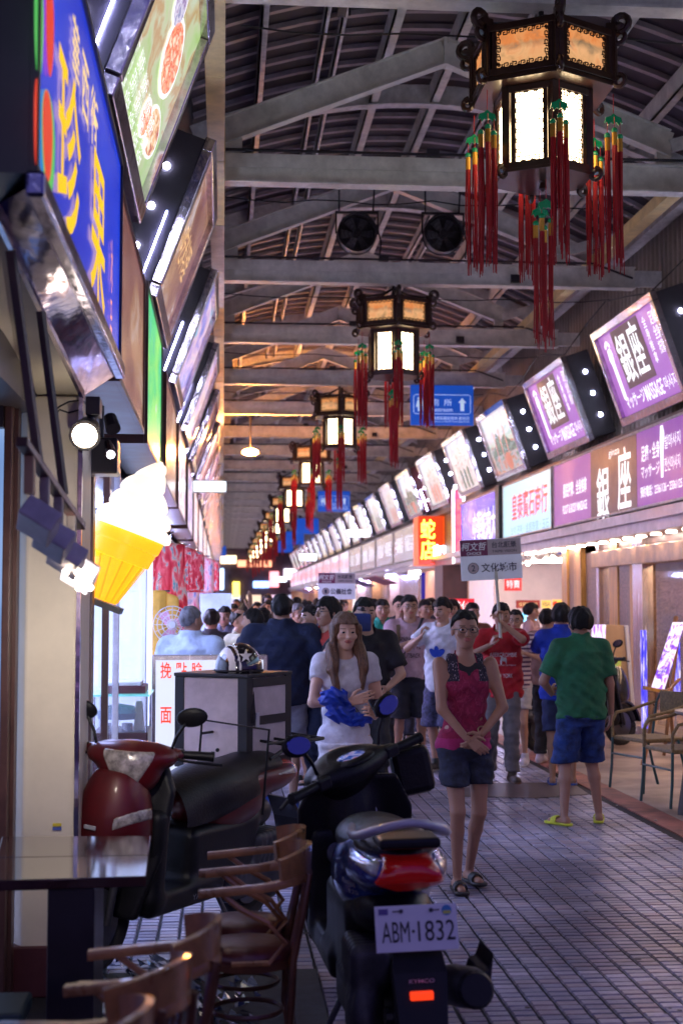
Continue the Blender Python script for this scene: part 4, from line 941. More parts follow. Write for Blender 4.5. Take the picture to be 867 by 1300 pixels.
# jewellery shop
js = thing('jewellery_shop', 'bright open jewellery shop with pale walls and shelves', 'shop front', (6.2, 24, 0))
m_jw = mat('shop_white_wall', (.78, .66, .62), .4, var=.1, vs=2)
obj('back_wall', MB().bb((7.6, 22.4, 0), (7.7, 28, 2.6)), m_jw, js, world=True); obj('side_wall', MB().bb((5.4, 28, 0), (7.6, 28.1, 2.6)), m_jw, js, world=True); obj('side_wall', MB().bb((5.5, 22.1, 0), (7.6, 22.2, 2.6)), m_jw, js, world=True)
obj('interior_floor', MB().bb((5.5, 22.2, .02), (7.6, 28, .04)), m_jw, js, world=True)
for yy in (23.2, 24.6, 26.0): obj('ceiling_lamp', MB().bb((5.8, yy, 2.38), (7.2, yy+.16, 2.42)), emi('cool_ceiling', (1, .85, .80), 14), js, world=True)
for yy, zz in ((22.6, 2.36), (23.1, 2.34), (24.0, 2.36), (24.5, 2.33), (25.2, 2.35)):
    sl = MB().cyl((5.35, yy, zz+.12), (5.3, yy-.08, zz), .04, .055, n=10); obj('spotlight', sl, m_white, js, world=True); obj('bulb', MB().ball((5.29, yy-.1, zz-.01), .04, 8, 5), m_down, js, world=True)
for z in (1.0, 1.45, 1.9):
    o = MB().bb((7.2, 22.6, z), (7.58, 27.6, z+.03)); obj('shelf', o, m_glass, js, world=True)
rr = random.Random(3)
for i in range(26):
    z = (1.03, 1.48, 1.93)[i % 3]; yy = 22.8+.18*i; h = rr.uniform(.1, .26); w_ = rr.uniform(.04, .09)
    c = MB().lathe([(w_*.6, 0), (w_, h*.3), (w_*.7, h*.7), (w_*.3, h)], (7.4, yy, z), 8)
    tag(obj('ornament', c, [mat('ornament_%d' % q, cc, .25, emit=.1, ecol=cc) for q, cc in enumerate(((.7, .15, .1), (.8, .6, .3), (.3, .5, .45), (.8, .7, .65)))][i % 4], smooth='auto'), 'small ornament standing on a shop shelf', 'ornament', 'ornaments on the jewellery shop shelves')
# glass counter with goods
cn = thing('display_counter', 'lit glass display counter of the jewellery shop behind the blue shirt man', 'counter', (5.2, 24, 0))
obj('base', MB().bb((5.0, 22.7, .012), (5.6, 27, .55)), m_white, cn, world=True); obj('glass_case', MB().bb((5.0, 22.7, .56), (5.6, 27, 1.0)), m_glass, cn, world=True); obj('top', MB().bb((4.98, 22.68, 1.0), (5.62, 27.02, 1.03)), m_chrome, cn, world=True); obj('case_light', MB().bb((5.1, 22.8, .9), (5.14, 26.9, .93)), m_tubeW, cn, world=True)
# card plates
def plate(u0, v0, u1, v1, Y, label, m, s=None, tm=None, name='card_plate'):
    a, b = PY(u0, v0, Y), PY(u1, v1, Y); o = obj(name, MB().bb((a.x, Y, b.z), (b.x, Y+.03, a.z)), m); tag(o, label, 'sign')
    if s: text('lettering', s, ((a.x+b.x)/2, Y-.002, (a.z+b.z)/2), (1, 0, 0), (0, 0, 1), (b.x-a.x)*.8, (a.z-b.z)*.5, tm, o)
    return o, a, b
plate(655, 762, 685, 772, 23.3, 'dark red plate with gold characters in the jewellery entrance', mat('plate_red', (.3, .03, .03), .4, emit=.25, ecol=(.4, .05, .03)), '金銀珠寶店', gold_l)
plate(687, 762, 699, 772, 23.3, 'small card logo plate with blue lettering on a yellow band', mat('plate_yel', (.8, .55, .15), .4, emit=.5, ecol=(.8, .5, .1)), 'VISA', mat('print_navy', (.02, .03, .2), .4))
o, a, b = plate(701, 761, 713, 772, 23.3, 'small card plate with red and yellow discs', mat('plate_org', (.9, .5, .12), .4, emit=.5, ecol=(.9, .45, .1)))
for q, c in ((-.035, (.8, .05, .02)), (.035, (.95, .6, .05))):
    obj('disc', MB().cyl(((a.x+b.x)/2+q, 23.297-.002*(q > 0), (a.z+b.z)/2), ((a.x+b.x)/2+q, 23.29-.002*(q > 0), (a.z+b.z)/2), .045, n=16), emi('disc%d' % (q > 0), c, 1), o)
hx = thing('hexagon_sign', 'glowing blue hexagonal sign below the card plates', 'sign', PY(672, 783, 23.2))
obj('panel', MB().prism([(.13*cos(i*pi/3+pi/6), .14*sin(i*pi/3+pi/6)) for i in range(6)], (0, 0, 0), (1, 0, 0), (0, 0, 1), (0, 1, 0), .03), emi('hex_blue', (.15, .6, 1), 2.2), hx)
text('lettering', '優質', (0, -.004, 0), (1, 0, 0), (0, 0, 1), .14, .08, white_l, hx, world=False)
rs = thing('shop_poster', 'big red hanging notice with white characters behind the placard', 'notice', PY(657, 742, 25)); a, b = PY(640, 733, 25), PY(662, 750, 25)
obj('sheet', MB().bb((a.x, 25, b.z), (b.x, 25.02, a.z)), emi('notice_red', (.85, .03, .03), .9), rs, world=True); text('lettering', '特賣', ((a.x+b.x)/2, 24.995, (a.z+b.z)/2), (1, 0, 0), (0, 0, 1), .24, .14, white_l, rs)
# next fronts: white wall, dark pillar, shutters
ns = thing('shuttered_shops', 'row of shuttered and pale shop fronts beyond the jewellery shop', 'shop front', (5.6, 40, 0))
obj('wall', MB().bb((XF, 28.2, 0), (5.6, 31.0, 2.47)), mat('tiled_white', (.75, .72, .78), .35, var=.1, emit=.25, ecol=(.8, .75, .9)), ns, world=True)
obj('pillar', MB().bb((4.85, 31.2, 0), (5.4, 32.4, 2.47)), mat('pillar_dark', (.07, .03, .03), .4), ns, world=True)
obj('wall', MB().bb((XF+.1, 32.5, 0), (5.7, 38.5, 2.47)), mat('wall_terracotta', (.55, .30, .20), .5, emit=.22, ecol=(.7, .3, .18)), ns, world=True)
for k in range(3):
    y0 = 39+k*5.2; slat = MB().bb((-.02, 0, -.035), (.02, 4.3, .028)); sme = slat.mesh('slat') if k == 0 else sme
    if k == 0: sme.materials.append(m_silver)
    sh_ = obj('shutter', MB().bb((XF+.03, y0, 0), (XF+.06, y0+4.3, 2.45)), m_steel2, ns, world=True)
    for j in range(34):
        o = bpy.data.objects.new('slat', sme); C.objects.link(o); o.parent = sh_; o.location = (XF, y0, .06+j*.07); 
    obj('pillar', MB().bb((5.1, y0+4.4, 0), (5.6, y0+5.1, 2.47)), mat('pillar_tan', (.5, .3, .2), .5), ns, world=True)
for k in range(10):
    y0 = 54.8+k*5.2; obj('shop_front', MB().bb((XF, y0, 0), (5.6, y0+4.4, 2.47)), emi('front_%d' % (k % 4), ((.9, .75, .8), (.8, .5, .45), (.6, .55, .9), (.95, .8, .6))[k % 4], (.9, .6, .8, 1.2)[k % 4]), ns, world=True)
    obj('pillar', MB().bb((5.1, y0+4.5, 0), (5.6, y0+5.1, 2.47)), mat('pillar_tan', (.5, .3, .2), .5), ns, world=True)
for k in range(12):
    o = obj('canopy_lamp', MB().bb((4.95, 27+k*5.3, 2.40), (5.25, 27.15+k*5.3, 2.455)), m_tubeW if k % 2 else m_down, ns, world=True)
    if k < 8:
        cp = thing('shop_awning', '%s small pale awning flap beyond the shutters' % ORD[k], 'awning', (4.8, 42+k*6, 2.4)); obj('panel', MB().box((4.75, 43+k*6, 2.3), (.7, 3.5, .03), Matrix.Rotation(R(18), 3, 'Y')), mat('awning_%d' % (k % 3), ((.6, .3, .45), (.35, .3, .6), (.7, .6, .6))[k % 3], .6), cp, world=True)
tp = thing('price_sign', 'red notice board with big white characters behind the crowd', 'notice', PY(582, 772, 21)); a, b = PY(569, 760, 21), PY(602, 786, 21)
obj('board', MB().bb((a.x, 21, b.z), (b.x, 21.03, a.z)), emi('notice_scarlet', (.8, .02, .04), .8), tp, world=True)
text('lettering', '特價', ((a.x+b.x)/2, 20.995, (a.z+b.z)/2+.04), (1, 0, 0), (0, 0, 1), .3, .16, emi('notice_white', (1, .9, .92), 1.1), tp, bold=.02)
# red notices along the wall
# ------------------------------------------------------------------ left side near shops
m_lit = mat('glowing_shop_wall', (.62, .70, .85), .4, var=.06, emit=.62, ecol=(.60, .72, 1.))  # shop light put into the wall colour as its own glow
pl = thing('cream_pillar', 'smooth cream shop pillar with a dark red plinth at the left', 'pillar', (-.78, 6.2, 0))
ps = MB(); prof = [(-.83, 6.10), (-.620, 6.10), (-.610, 6.115), (-.610, 6.62), (-1.15, 6.62), (-1.15, 6.25), (-.875, 6.20), (-.86, 6.14)]
ps.prism(prof, (0, 0, .20), (1, 0, 0), (0, 1, 0), (0, 0, 1), 2.32); obj('shaft', ps, m_cream, pl, world=True, bevel=.01)
obj('plinth', MB().bb((-.87, 6.085, .0), (-.60, 6.63, .21)), mat('plinth_red', (.09, .02, .025), .45), pl, world=True, bevel=.008)
obj('metal_edge', MB().bb((-.618, 6.09, .21), (-.600, 6.11, 2.52)), m_chrome, pl, world=True)
for (u, v, c) in ((73, 1047, (.8, .65, .05)), (73, 1052, (.1, .15, .5)), (68, 1131, (.1, .3, .7)), (68, 1152, (.8, .8, .85))):
    p = PY(u, v, 6.096); obj('sticker', MB().bb((p.x-.018, 6.094, p.z-.006), (p.x+.018, 6.0985, p.z+.006)), mat('sticker_%d' % v, c, .5), pl, world=True)
# sloping cream canopy panel above the pillar, and the shop door left of it
cp = thing('canopy_panel', 'cream sloping canopy panel under the blue fruit sign', 'canopy', (-.8, 5.2, 2.6))
c0, c1, c2, c3 = PY(-8, 262, 4.05), PY(106, 503, 6.15), PY(28, 503, 6.15), PY(-30, 440, 5.2)
cc = MB().add([c0, c1, c2, c3, c0+Vector((0, 0, .03)), c1+Vector((0, 0, .03)), c2+Vector((0, 0, .03)), c3+Vector((0, 0, .03))], [(0, 1, 2, 3), (4, 5, 6, 7), (0, 1, 5, 4), (1, 2, 6, 5), (2, 3, 7, 6), (3, 0, 4, 7)]); obj('panel', cc, m_cream, cp, world=True)
dr = thing('shop_door', 'glass shop door with brown frame and painted blue reflections at the left edge', 'door', (-1.0, 5.9, 0))
obj('frame', MB().bb((-.905, 5.93, 0), (-.872, 6.03, 2.5)), m_brownf, dr, world=True, bevel=.005); obj('frame', MB().bb((-.871, 6.00, 0), (-.856, 6.08, 2.5)), m_brownf, dr, world=True)
obj('frame', MB().bb((-1.6, 5.9, 2.36), (-.906, 6.03, 2.5)), m_dark, dr, world=True)
obj('glass', MB().bb((-1.6, 5.97, .95), (-.906, 5.985, 2.36)), ramp_mat('door_painted_reflection', [(.35, (.08, .16, .4)), (.5, (.25, .42, .8)), (.6, (.5, .65, .95)), (.7, (.5, .3, .3))], 1.3, 3, .55), dr, world=True)  # blue reflections painted into the glass colour, which glows by itself
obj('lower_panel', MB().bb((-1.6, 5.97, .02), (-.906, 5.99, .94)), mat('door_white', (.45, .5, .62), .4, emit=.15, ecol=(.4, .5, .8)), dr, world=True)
# lit white shop interior with door frames
ls = thing('ice_shop', 'brightly lit white shop interior behind the ice cream sign', 'shop front', (-1.2, 9, 0))
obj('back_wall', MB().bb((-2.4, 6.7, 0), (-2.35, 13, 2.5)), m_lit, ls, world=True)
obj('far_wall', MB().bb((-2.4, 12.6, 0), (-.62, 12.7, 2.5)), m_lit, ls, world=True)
obj('ceiling_light', MB().bb((-2.0, 7.4, 2.40), (-.9, 11.5, 2.44)), emi('cool_panel', (.42, .50, 1.), 8), ls, world=True)
for u, w_, m in ((106, .02, m_chrome), (119, .035, m_brownf), (139, .02, m_brownf), (152, .02, m_steel2), (186, .045, m_white)):
    yy = .63*1800/(283-u); obj('door_frame', MB().bb((-.66, yy, .0), (-.625, yy+w_*3, 2.45)), m, ls, world=True)
obj('glass', MB().bb((-.655, 7.1, .3), (-.65, 11.5, 2.4)), m_glass, ls, world=True)
lf_ = MB(); m_leafp = emi('leaf_print', (.15, .6, .2), .8)
for u, v in ((108, 789), (105, 795), (109, 809), (122, 700)):
    p = PX(u, v, -.642); lf_.prism([(.16*cos(t), .022*sin(t)) for t in [i*pi/5 for i in range(10)]], p, (0, 1, .15), (0, -.1, 1), (1, 0, 0), .002)
obj('leaf_print', lf_, m_leafp, ls, world=True)
dm = thing('display_case', 'small glass display case with a fruit tray on a dark brown cabinet', 'display case', (-.7, 9.0, 0))
a, b = PY(118, 870, 9.0), PY(188, 930, 9.0)
obj('cabinet', MB().bb((a.x, 9.0, 0), (b.x, 9.5, b.z)), mat('cabinet_brown', (.10, .045, .05), .4), dm, world=True, bevel=.008)
gc = MB()
for x in (a.x+.01, b.x-.01):
    for yy in (9.01, 9.49): gc.cyl((x, yy, b.z), (x, yy, PY(0, 885, 9).z), .008, n=6)
obj('corner_posts', gc, m_chrome, dm, world=True); zt = PY(0, 885, 9).z
obj('glass_top', MB().bb((a.x-.01, 8.98, zt), (b.x+.01, 9.5, zt+.012)), mat('green_glass', (.2, .6, .55), .1, emit=.25, ecol=(.2, .7, .7)), dm, world=True)
obj('glass', MB().bb((a.x, 9.0, b.z+.005), (b.x, 9.006, zt-.002)), m_glass, dm, world=True)
tag(obj('card_box', MB().bb((a.x+.05, 9.05, zt+.014), (b.x-.02, 9.4, zt+.06)), mat('card_dark_red', (.14, .03, .04), .5), bevel=.004), 'flat dark red box on the glass display case', 'box')
tag(obj('paper_stack', MB().bb((a.x+.07, 9.06, zt+.062), (b.x-.05, 9.38, zt+.085)), m_white, bevel=.003), 'stack of white papers on top of the flat red box', 'paper')
tb_ = MB(); c = PY(150, 905, 9.2)
tag(obj('covered_tray', MB().lathe([(.02, -.05), (.13, -.04), (.14, 0), (.10, .04), (.02, .055)], (c.x, 9.25, c.z), 14), mat('tray_foil', (.2, .28, .42), .2, metal=.7), smooth='auto'), 'foil covered tray inside the glass display case', 'tray')
c = PY(177, 905, 9.2); tag(obj('paper_bag', MB().box((c.x, 9.2, c.z-.02), (.07, .06, .19), None, .6), mat('bag_tan', (.6, .48, .33), .7, bump=.4), bevel=.01), 'crumpled tan paper bag standing in the display case', 'bag')
for u in (135, 162):
    c = PY(u, 924, 9.1); tag(obj('steel_cup', MB().cyl((c.x, 9.1, c.z-.03), (c.x, 9.1, c.z+.03), .035, n=14), m_chrome, smooth='auto'), 'shiny steel cup in the display case, %s one' % ('left' if u == 135 else 'right'), 'cup')
# light box sign
lx = thing('light_box_sign', 'white light box sign with red characters behind the delivery box', 'light box sign', (-.1, 10.2, 0))
a, b = PY(193, 832, 10.2), PY(193, 998, 10.2); x1 = .32
obj('casing', MB().bb((a.x, 10.2, b.z), (x1, 10.36, a.z)), m_silver, lx, world=True, bevel=.006)
obj('lit_panel', MB().bb((a.x+.03, 10.185, b.z+.08), (x1-.03, 10.199, a.z-.035)), emi('panel_white', (.80, .84, 1.), .62), lx, world=True)
for i, ch in enumerate('挽點臉'):
    c = PY(211+i*19.5, 851, 10.18); text('lettering', ch, c, (1, 0, 0), (0, 0, 1), .078, .115, emi('print_vermilion', (1., .05, .01), .7), lx, bold=.014)
for i, ch in enumerate('面痣'):
    c = PY(211+i*19.5, 908, 10.18); text('lettering', ch, c, (1, 0, 0), (0, 0, 1), .078, .115, emi('print_vermilion', (1., .05, .01), .7), lx, bold=.014)
for x in (a.x+.06, x1-.06): obj('leg', MB().bb((x-.02, 10.22, 0), (x+.02, 10.34, b.z)), m_silver, lx, world=True)
# further left shops
fs = thing('left_shops', 'row of lit shop interiors along the left of the street', 'shop front', (-1.5, 40, 0))
cols_ = [((.95, .55, .35), .8), ((.85, .45, .5), .7), ((.6, .6, .95), .8), ((1, .7, .4), .9), ((.9, .5, .4), .7)]
for k in range(17):
    y0 = 13.2+k*5.5; c, st = cols_[k % 5]
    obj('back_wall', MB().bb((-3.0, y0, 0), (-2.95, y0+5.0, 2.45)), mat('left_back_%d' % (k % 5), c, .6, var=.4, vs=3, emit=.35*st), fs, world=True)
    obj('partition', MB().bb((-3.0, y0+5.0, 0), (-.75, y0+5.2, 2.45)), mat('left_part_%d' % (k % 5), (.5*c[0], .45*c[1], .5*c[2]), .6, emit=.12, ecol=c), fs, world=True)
    obj('ceiling_lamp', MB().bb((-2.0, y0+1, 2.38), (-1.7, y0+3.5, 2.42)), m_down if k % 2 else m_tubeW, fs, world=True)
    bl = obj('bulb', MB().ball((-.85, y0+3.6, 2.2), .06, 10, 7), m_warm if k % 2 == 0 else m_tubeW, fs, world=True)
    if k > 2: obj('door_curtain', MB().bb((-.78, y0+1.5, 1.9), (-.74, y0+3.5, 2.45)), mat('curtain_%d' % (k % 3), ((.5, .05, .05), (.6, .3, .1), (.3, .1, .3))[k % 3], .8), fs, world=True)
# ------------------------------------------------------------------ ice cream cone sign
ic = thing('ice_cream_sign', 'glowing giant soft ice cream cone sign in orange wafer, tilted', 'ice cream sign', (0, 0, 0))
Yi = 7.3; top = PY(201, 585, Yi); bt_ = PY(131, 762, Yi); ax = (top-bt_); Li = ax.length
ic.location = bt_; tilt = math.atan2(ax.x, ax.z); ic.rotation_euler = (0, tilt, 0)
mpx = Yi/1800
cone = MB().lathe([(.115*.6, .0), (.125*.62, .03), (.145*.78, .17), (.16*.83, .22), (.165*.95, .225), (.168, .30), (.178, .31), (.185, .375), (.17, .385), (.02, .386)], (0, 0, 0), 28)
obj('cone', cone, mat('wafer_orange', (1., .42, .02), .4, var=.15, emit=.75, ecol=(1., .38, .01)), ic, smooth='auto')
rg_ = MB()
for q in range(14):
    a = q*2*pi/14; rg_.beam((.072*cos(a), .072*sin(a), .01), (.14*cos(a), .14*sin(a), .22), .008, .006, (cos(a), sin(a), 0))
obj('wafer_rib', rg_, mat('wafer_deep', (1., .35, .02), .4, emit=.6, ecol=(1., .33, .01)), ic)
# swirl: stacked leaning tori
vs = []; fs = []; nL = 150; nR = 40; H0, H1 = .37, Li
for i in range(nL+1):
    t = i/nL; z = H0+(H1-H0)*t; base = .185*(1-t)**.72*(1+.10*(1-t))+.012
    for j in range(nR):
        a = 2*pi*j/nR; ph = (t**.85*4.6*2*pi - a); fr_ = (ph/(2*pi)) % 1.0; r = base*(.84+.20*sqrt(max(0, 1-(2*fr_-1)**2))) if t < .97 else base*.6
        vs.append((r*cos(a)+.02*t*sin(8*t), r*sin(a), z))
for i in range(nL):
    for j in range(nR): fs.append((i*nR+j, i*nR+(j+1) % nR, (i+1)*nR+(j+1) % nR, (i+1)*nR+j))
fs += [tuple(range(nR-1, -1, -1)), tuple(nL*nR+j for j in range(nR))]
obj('soft_cream', MB().add(vs, fs), mat('cream_lit', (.9, .84, .76), .5, var=.03, emit=.62, ecol=(1., .84, .68)), ic, smooth=True)
obj('base_plate', MB().box((0, 0, -.02), (.22, .2, .03)), m_dark, ic); obj('bracket', MB().cyl((-.06, 0, .2), (-.4, .2, .14), .008, n=6), m_dark, ic)
# ------------------------------------------------------------------ rail with spot fixtures hanging at far left
sr = thing('spotlight_rail', 'hanging metal rail carrying grey box spotlights in front of the pillar', 'spotlights', (-.7, 4.6, 2.2))
a, b = PY(28, 560, 4.3), PY(103, 668, 5.2)
obj('rail', MB().beam(a, b, .035, .03), m_brownf, sr, world=True, bevel=.004)
obj('rod', MB().beam(PY(14, 318, 4.25), PY(50, 590, 4.5), .024, .024), mat('rod_brown', (.2, .15, .12), .5), sr, world=True); obj('rod', MB().beam(PY(52, 395, 4.75), PY(82, 628, 4.9), .022, .022), mat('rod_brown', (.2, .15, .12), .5), sr, world=True)
for i, t in enumerate((.12, .35, .58, .82)):
    c = a.lerp(b, t); e = Vector((0, 0, -.075)); dn_ = MB()
    dn_.box(c+e*.9, (.03, .05, .12)); obj('arm', dn_, m_ply if i == 0 else mat('arm_beige', (.4, .34, .3), .5), sr, world=True, bevel=.004)
    rt = Matrix.Rotation(R(32), 3, 'Y') @ Matrix.Rotation(R(-20), 3, 'X')
    hb = MB().box(c+Vector((.03, 0, -.21)), (.115, .16, .07), rt); fx_ = obj('fixture', hb, mat('fixture_grey', (.62, .58, .64), .4), sr, world=True, bevel=.006)
    if i >= 2:
        for q in (-1, 1): obj('bulb', MB().ball(c+Vector((.05+.02*q, -.03, -.262)), .012, 8, 6), emi('bulb_warm', (1, .8, .6), 9), fx_)
def lamp(nm, kind, loc, target, power, col, size, parent, spot=70):
    ld = bpy.data.lights.new(nm, kind); ld.energy = power; ld.color = col
    if kind == 'SPOT': ld.spot_size = R(spot); ld.spot_blend = .8; ld.shadow_soft_size = size
    else: ld.shadow_soft_size = size
    lo = bpy.data.objects.new(nm, ld); C.objects.link(lo); lo.location = loc; lo.parent = parent; lo.matrix_parent_inverse = WORLD_INV[parent.name]
    lo.rotation_euler = (Vector(target)-Vector(loc)).to_track_quat('-Z', 'Y').to_euler(); return lo
for i, t in enumerate((.58, .82)):
    c = a.lerp(b, t)+Vector((.05, .0, -.27)); lamp('bulb_light', 'SPOT', c+Vector((.02, .10, -.06)), (-.72, 6.2, 2.0-.5*i), 9, (1., .90, .78), .03, sr, 150)
sp_ = thing('clamp_spotlight', 'round black spotlight glowing warm white under the sign corner', 'spotlight', PY(108, 553, 6.0))
p = PY(108, 553, 6.0); dirv = Vector((.0, -.9, -.35)).normalized()
obj('housing', MB().cyl(p+Vector((0, .14, .05)), p, .05, .066, 18), m_dark, sp_, world=True, smooth='auto'); obj('lens', MB().cyl(p+dirv*.002, p+dirv*.008, .052, .048, 18), emi('spot_lens', (1., .82, .6), 16), sp_, world=True)
obj('clamp', MB().bb((p.x+.0, 6.02, p.z+.09), (p.x+.06, 6.14, p.z+.17)).cyl((p.x+.01, 6.08, p.z+.02), (p.x+.02, 6.08, p.z+.12), .014), m_dark, sp_, world=True, bevel=.004)
for k in range(2): obj('cord', MB().tube([PY(102, 508+12*k, 6.1), PY(88, 510+14*k, 6.05), PY(76, 516+4*k, 6.0), PY(72, 520+k*6, 6.05)], .004, 5), m_cable, sp_, world=True)
sb = thing('loudspeaker', 'black box loudspeaker fixed behind the round spotlight', 'loudspeaker', PY(125, 585, 6.75)); a, b = PY(106, 556, 6.7), PY(150, 602, 6.7)
obj('cabinet', MB().bb((a.x, 6.66, b.z), (b.x, 6.86, a.z)), m_dark, sb, world=True, bevel=.01); obj('bracket', MB().cyl(((a.x+b.x)/2, 6.75, a.z), ((a.x+b.x)/2, 6.75, a.z+.16), .012), m_dark, sb, world=True)
obj('spot_head', MB().cyl(PY(140, 530, 6.6), PY(144, 545, 6.55), .03, .036, 12), m_dark, sb, world=True)
s2 = thing('small_spotlight', 'small spotlight with chrome front beside the loudspeaker', 'spotlight', PY(141, 575, 6.55)); p = PY(141, 577, 6.5); obj('housing', MB().cyl(p+Vector((-.02, .1, .06)), p, .02, .03, 12), m_chrome, s2, world=True); obj('lens', MB().ball(p, .02, 8, 5), emi('small_lens', (.9, .9, 1), 5), s2, world=True)
# ------------------------------------------------------------------ table
tw = mat('table_lacquer', (.055, .022, .022), .10, var=.3, vs=3, coat=.8)
tbl = thing('restaurant_table', 'dark lacquered table with reflective top at the left', 'table', (-.5, 4.95, 0))
z = .75; c_ = [PZ(3, 1062, z), PZ(192, 1061, z), PZ(186, 1112, z), PZ(-12, 1118, z)]
mid0, mid1 = c_[0].lerp(c_[3], .52), c_[1].lerp(c_[2], .52)
def slab(pts, th, nm, mt): 
    mb = MB(); lo = [p-Vector((0, 0, th)) for p in pts]; mb.add(lo+pts, [(3, 2, 1, 0), (4, 5, 6, 7), (0, 1, 5, 4), (1, 2, 6, 5), (2, 3, 7, 6), (3, 0, 4, 7)]); return obj(nm, mb, mt, tbl, world=True, bevel=.004)
slab([c_[0], c_[1], mid1+Vector((0, .002, 0)), mid0+Vector((0, .002, 0))], .035, 'top_leaf', tw); slab([mid0-Vector((0, .002, 0)), mid1-Vector((0, .002, 0)), c_[2], c_[3]], .035, 'top_leaf', tw)
a, b = PZ(71, 1118, .71), PZ(123, 1118, .71); obj('pedestal', MB().bb((-.56, 4.72, .0), (-.41, 5.1, .713)), mat('pedestal_black', (.018, .014, .02), .4), tbl, world=True, bevel=.005)
# ------------------------------------------------------------------ bentwood armchairs (front = -x local)
m_bent = mat('bentwood', (.44, .20, .065), .28, var=.5, vs=5, coat=.5, bump=.1)
m_bent2 = mat('bentwood_dark', (.15, .055, .022), .3, var=.4, vs=5, coat=.4)
m_leather = mat('brown_leatherette', (.15, .038, .022), .32, var=.25, vs=6, bump=.2, coat=.15)
def chair(label):
    t = thing('bentwood_armchair', label, 'chair', (0, 0, 0), 0, 'bentwood armchairs round the lacquered table')
    R_ = .205
    obj('seat', MB().lathe([(R_-.01, -.03), (R_, -.015), (R_+.004, .0), (R_-.02, .028), (R_*.6, .038), (.001, .04)], (0, 0, .465), 28), m_leather, t, smooth=True)
    obj('seat_rim', MB().lathe([(R_-.02, -.04), (R_+.006, -.038), (R_+.01, -.012), (R_-.01, -.008)], (0, 0, .462), 28), m_bent2, t, smooth='auto')
    sec = [(-.5, -.5), (.5, -.5), (.5, .5), (-.5, .5)]
    # arm rail: U from front left, round the back, to front right
    pts = []
    for i in range(27):
        a = i/26
        if a < .3: s = a/.3; pts.append((-.20+.26*s, -.235-.01*s, .70+.02*s))
        elif a > .7: s = (1-a)/.3; pts.append((-.20+.26*s, .235+.01*s, .70+.02*s))
        else:
            th = (a-.3)/.4*pi; pts.append((.06+.20*sin(th), -.245*cos(th), .72+.02*sin(th)))
    obj('arm_rail', MB().tube(pts, 1, sec=[(-.024, -.012), (.024, -.012), (.026, .0), (.022, .014), (-.022, .014), (-.026, 0)]), m_bent, t, smooth='auto')
    # crest: tall curved band at the back
    cr = []; 
    for i in range(15):
        th = pi*(.14+.72*i/14); cr.append((.055+.215*sin(th), -.25*cos(th), .765+.03*sin((i/14)*pi)))
    obj('backrest', MB().tube(cr, [1]*15, sec=[(-.011, -.04), (.011, -.04), (.015, .05), (-.008, .052)]), m_bent, t, smooth='auto')
    for s in (-1, 1):
        obj('leg', MB().tube([(-.15, s*.14, .45), (-.17, s*.16, .2), (-.175, s*.17, .0)], [.019, .017, .013], 8), m_bent2, t, smooth='auto')
        obj('leg', MB().tube([(.27, s*.11, .75), (.245, s*.125, .62), (.20, s*.13, .45), (.19, s*.145, .22), (.225, s*.16, 0)], [.015, .017, .02, .018, .014], 8), m_bent2, t, smooth='auto')
        obj('arm_support', MB().tube([(-.10, s*.238, .70), (-.02, s*.25, .65), (.10, s*.24, .60), (.17, s*.22, .53), (.10, s*.21, .46), (-.06, s*.208, .455)], .011, 7), m_bent, t, smooth='auto')
    for y in (-.05, .0, .05): obj('spindle', MB().tube([(.262, y, .75), (.235, y, .6), (.19, y, .47)], .008, 6), m_bent2, t, smooth='auto')
    obj('stretcher', MB().tube([(.155*cos(a), .155*sin(a), .26) for a in [i*2*pi/20 for i in range(20)]], .009, 6, closed=True), m_bent2, t, smooth='auto')
    for a in (pi*.25, pi*.75, pi*1.25, pi*1.75): pass
    obj('brace', MB().tube([(-.17, -.155, .28), (-.15, -.1, .42), (-.15, .1, .42), (-.17, .155, .28)], .009, 6), m_bent2, t, smooth='auto')
    return t
ch0 = chair('bentwood armchair with bright seat patch, second from the scooter side')
def put_chair(root, x, y, rz, lab=None): root.location = (x, y, .0); root.rotation_euler = (0, 0, R(rz)); return root
ch0.scale = (.78, .76, .96)
put_chair(ch0, .09, 4.97, -3)
dup(ch0, (.09, 5.33, 0), R(-4), 'farthest bentwood armchair at the table, showing behind its neighbour')
dup(ch0, (-.22, 3.82, 0), R(-4), 'bentwood armchair in the middle of the foreground row, crest lit on top')
dup(ch0, (-.29, 3.45, 0), R(-24), 'bentwood armchair with broad curved crest near the bottom left')
dup(ch0, (-.36, 3.04, 0), R(-12), 'nearest bentwood armchair, only its rail tops showing at the bottom edge')
st = thing('stool', 'dark green stool corner at the bottom left edge', 'stool', (-.85, 4.2, 0)); p = PZ(8, 1275, .45)
obj('seat', MB().bb((p.x-.3, p.y-.1, .40), (p.x+.06, p.y+.14, .45)), mat('stool_green', (.02, .05, .045), .4), st, world=True, bevel=.01)
for dx in (-.25, .02):
    for dy in (-.06, .1): obj('leg', MB().cyl((p.x+dx, p.y+dy, 0), (p.x+dx, p.y+dy, .4), .012, n=8), m_dark, st, world=True)
mt_ = obj('floor_mat', MB().bb((-.6, 4.8, .0), (.42, 6.4, .016)), mat('rubber_mat', (.05, .055, .06), .6, var=.5, vs=20)); tag(mt_, 'dark worn floor mat beneath the armchairs', 'mat')
cr_ = MB(); rr = random.Random(5)
for i in range(420):
    x, y = rr.uniform(-.62, .15), rr.uniform(5.2, 6.6); l = rr.uniform(.02, .06); a = rr.uniform(0, pi); cr_.add([(x, y, .018), (x+l*cos(a), y+l*sin(a), .022), (x+l*cos(a+1), y+l*sin(a+1), .045)], [(0, 1, 2)])
o = obj('crumpled_foil', cr_, mat('foil_blue', (.35, .42, .65), .2, metal=.8)); o['kind'] = 'stuff'
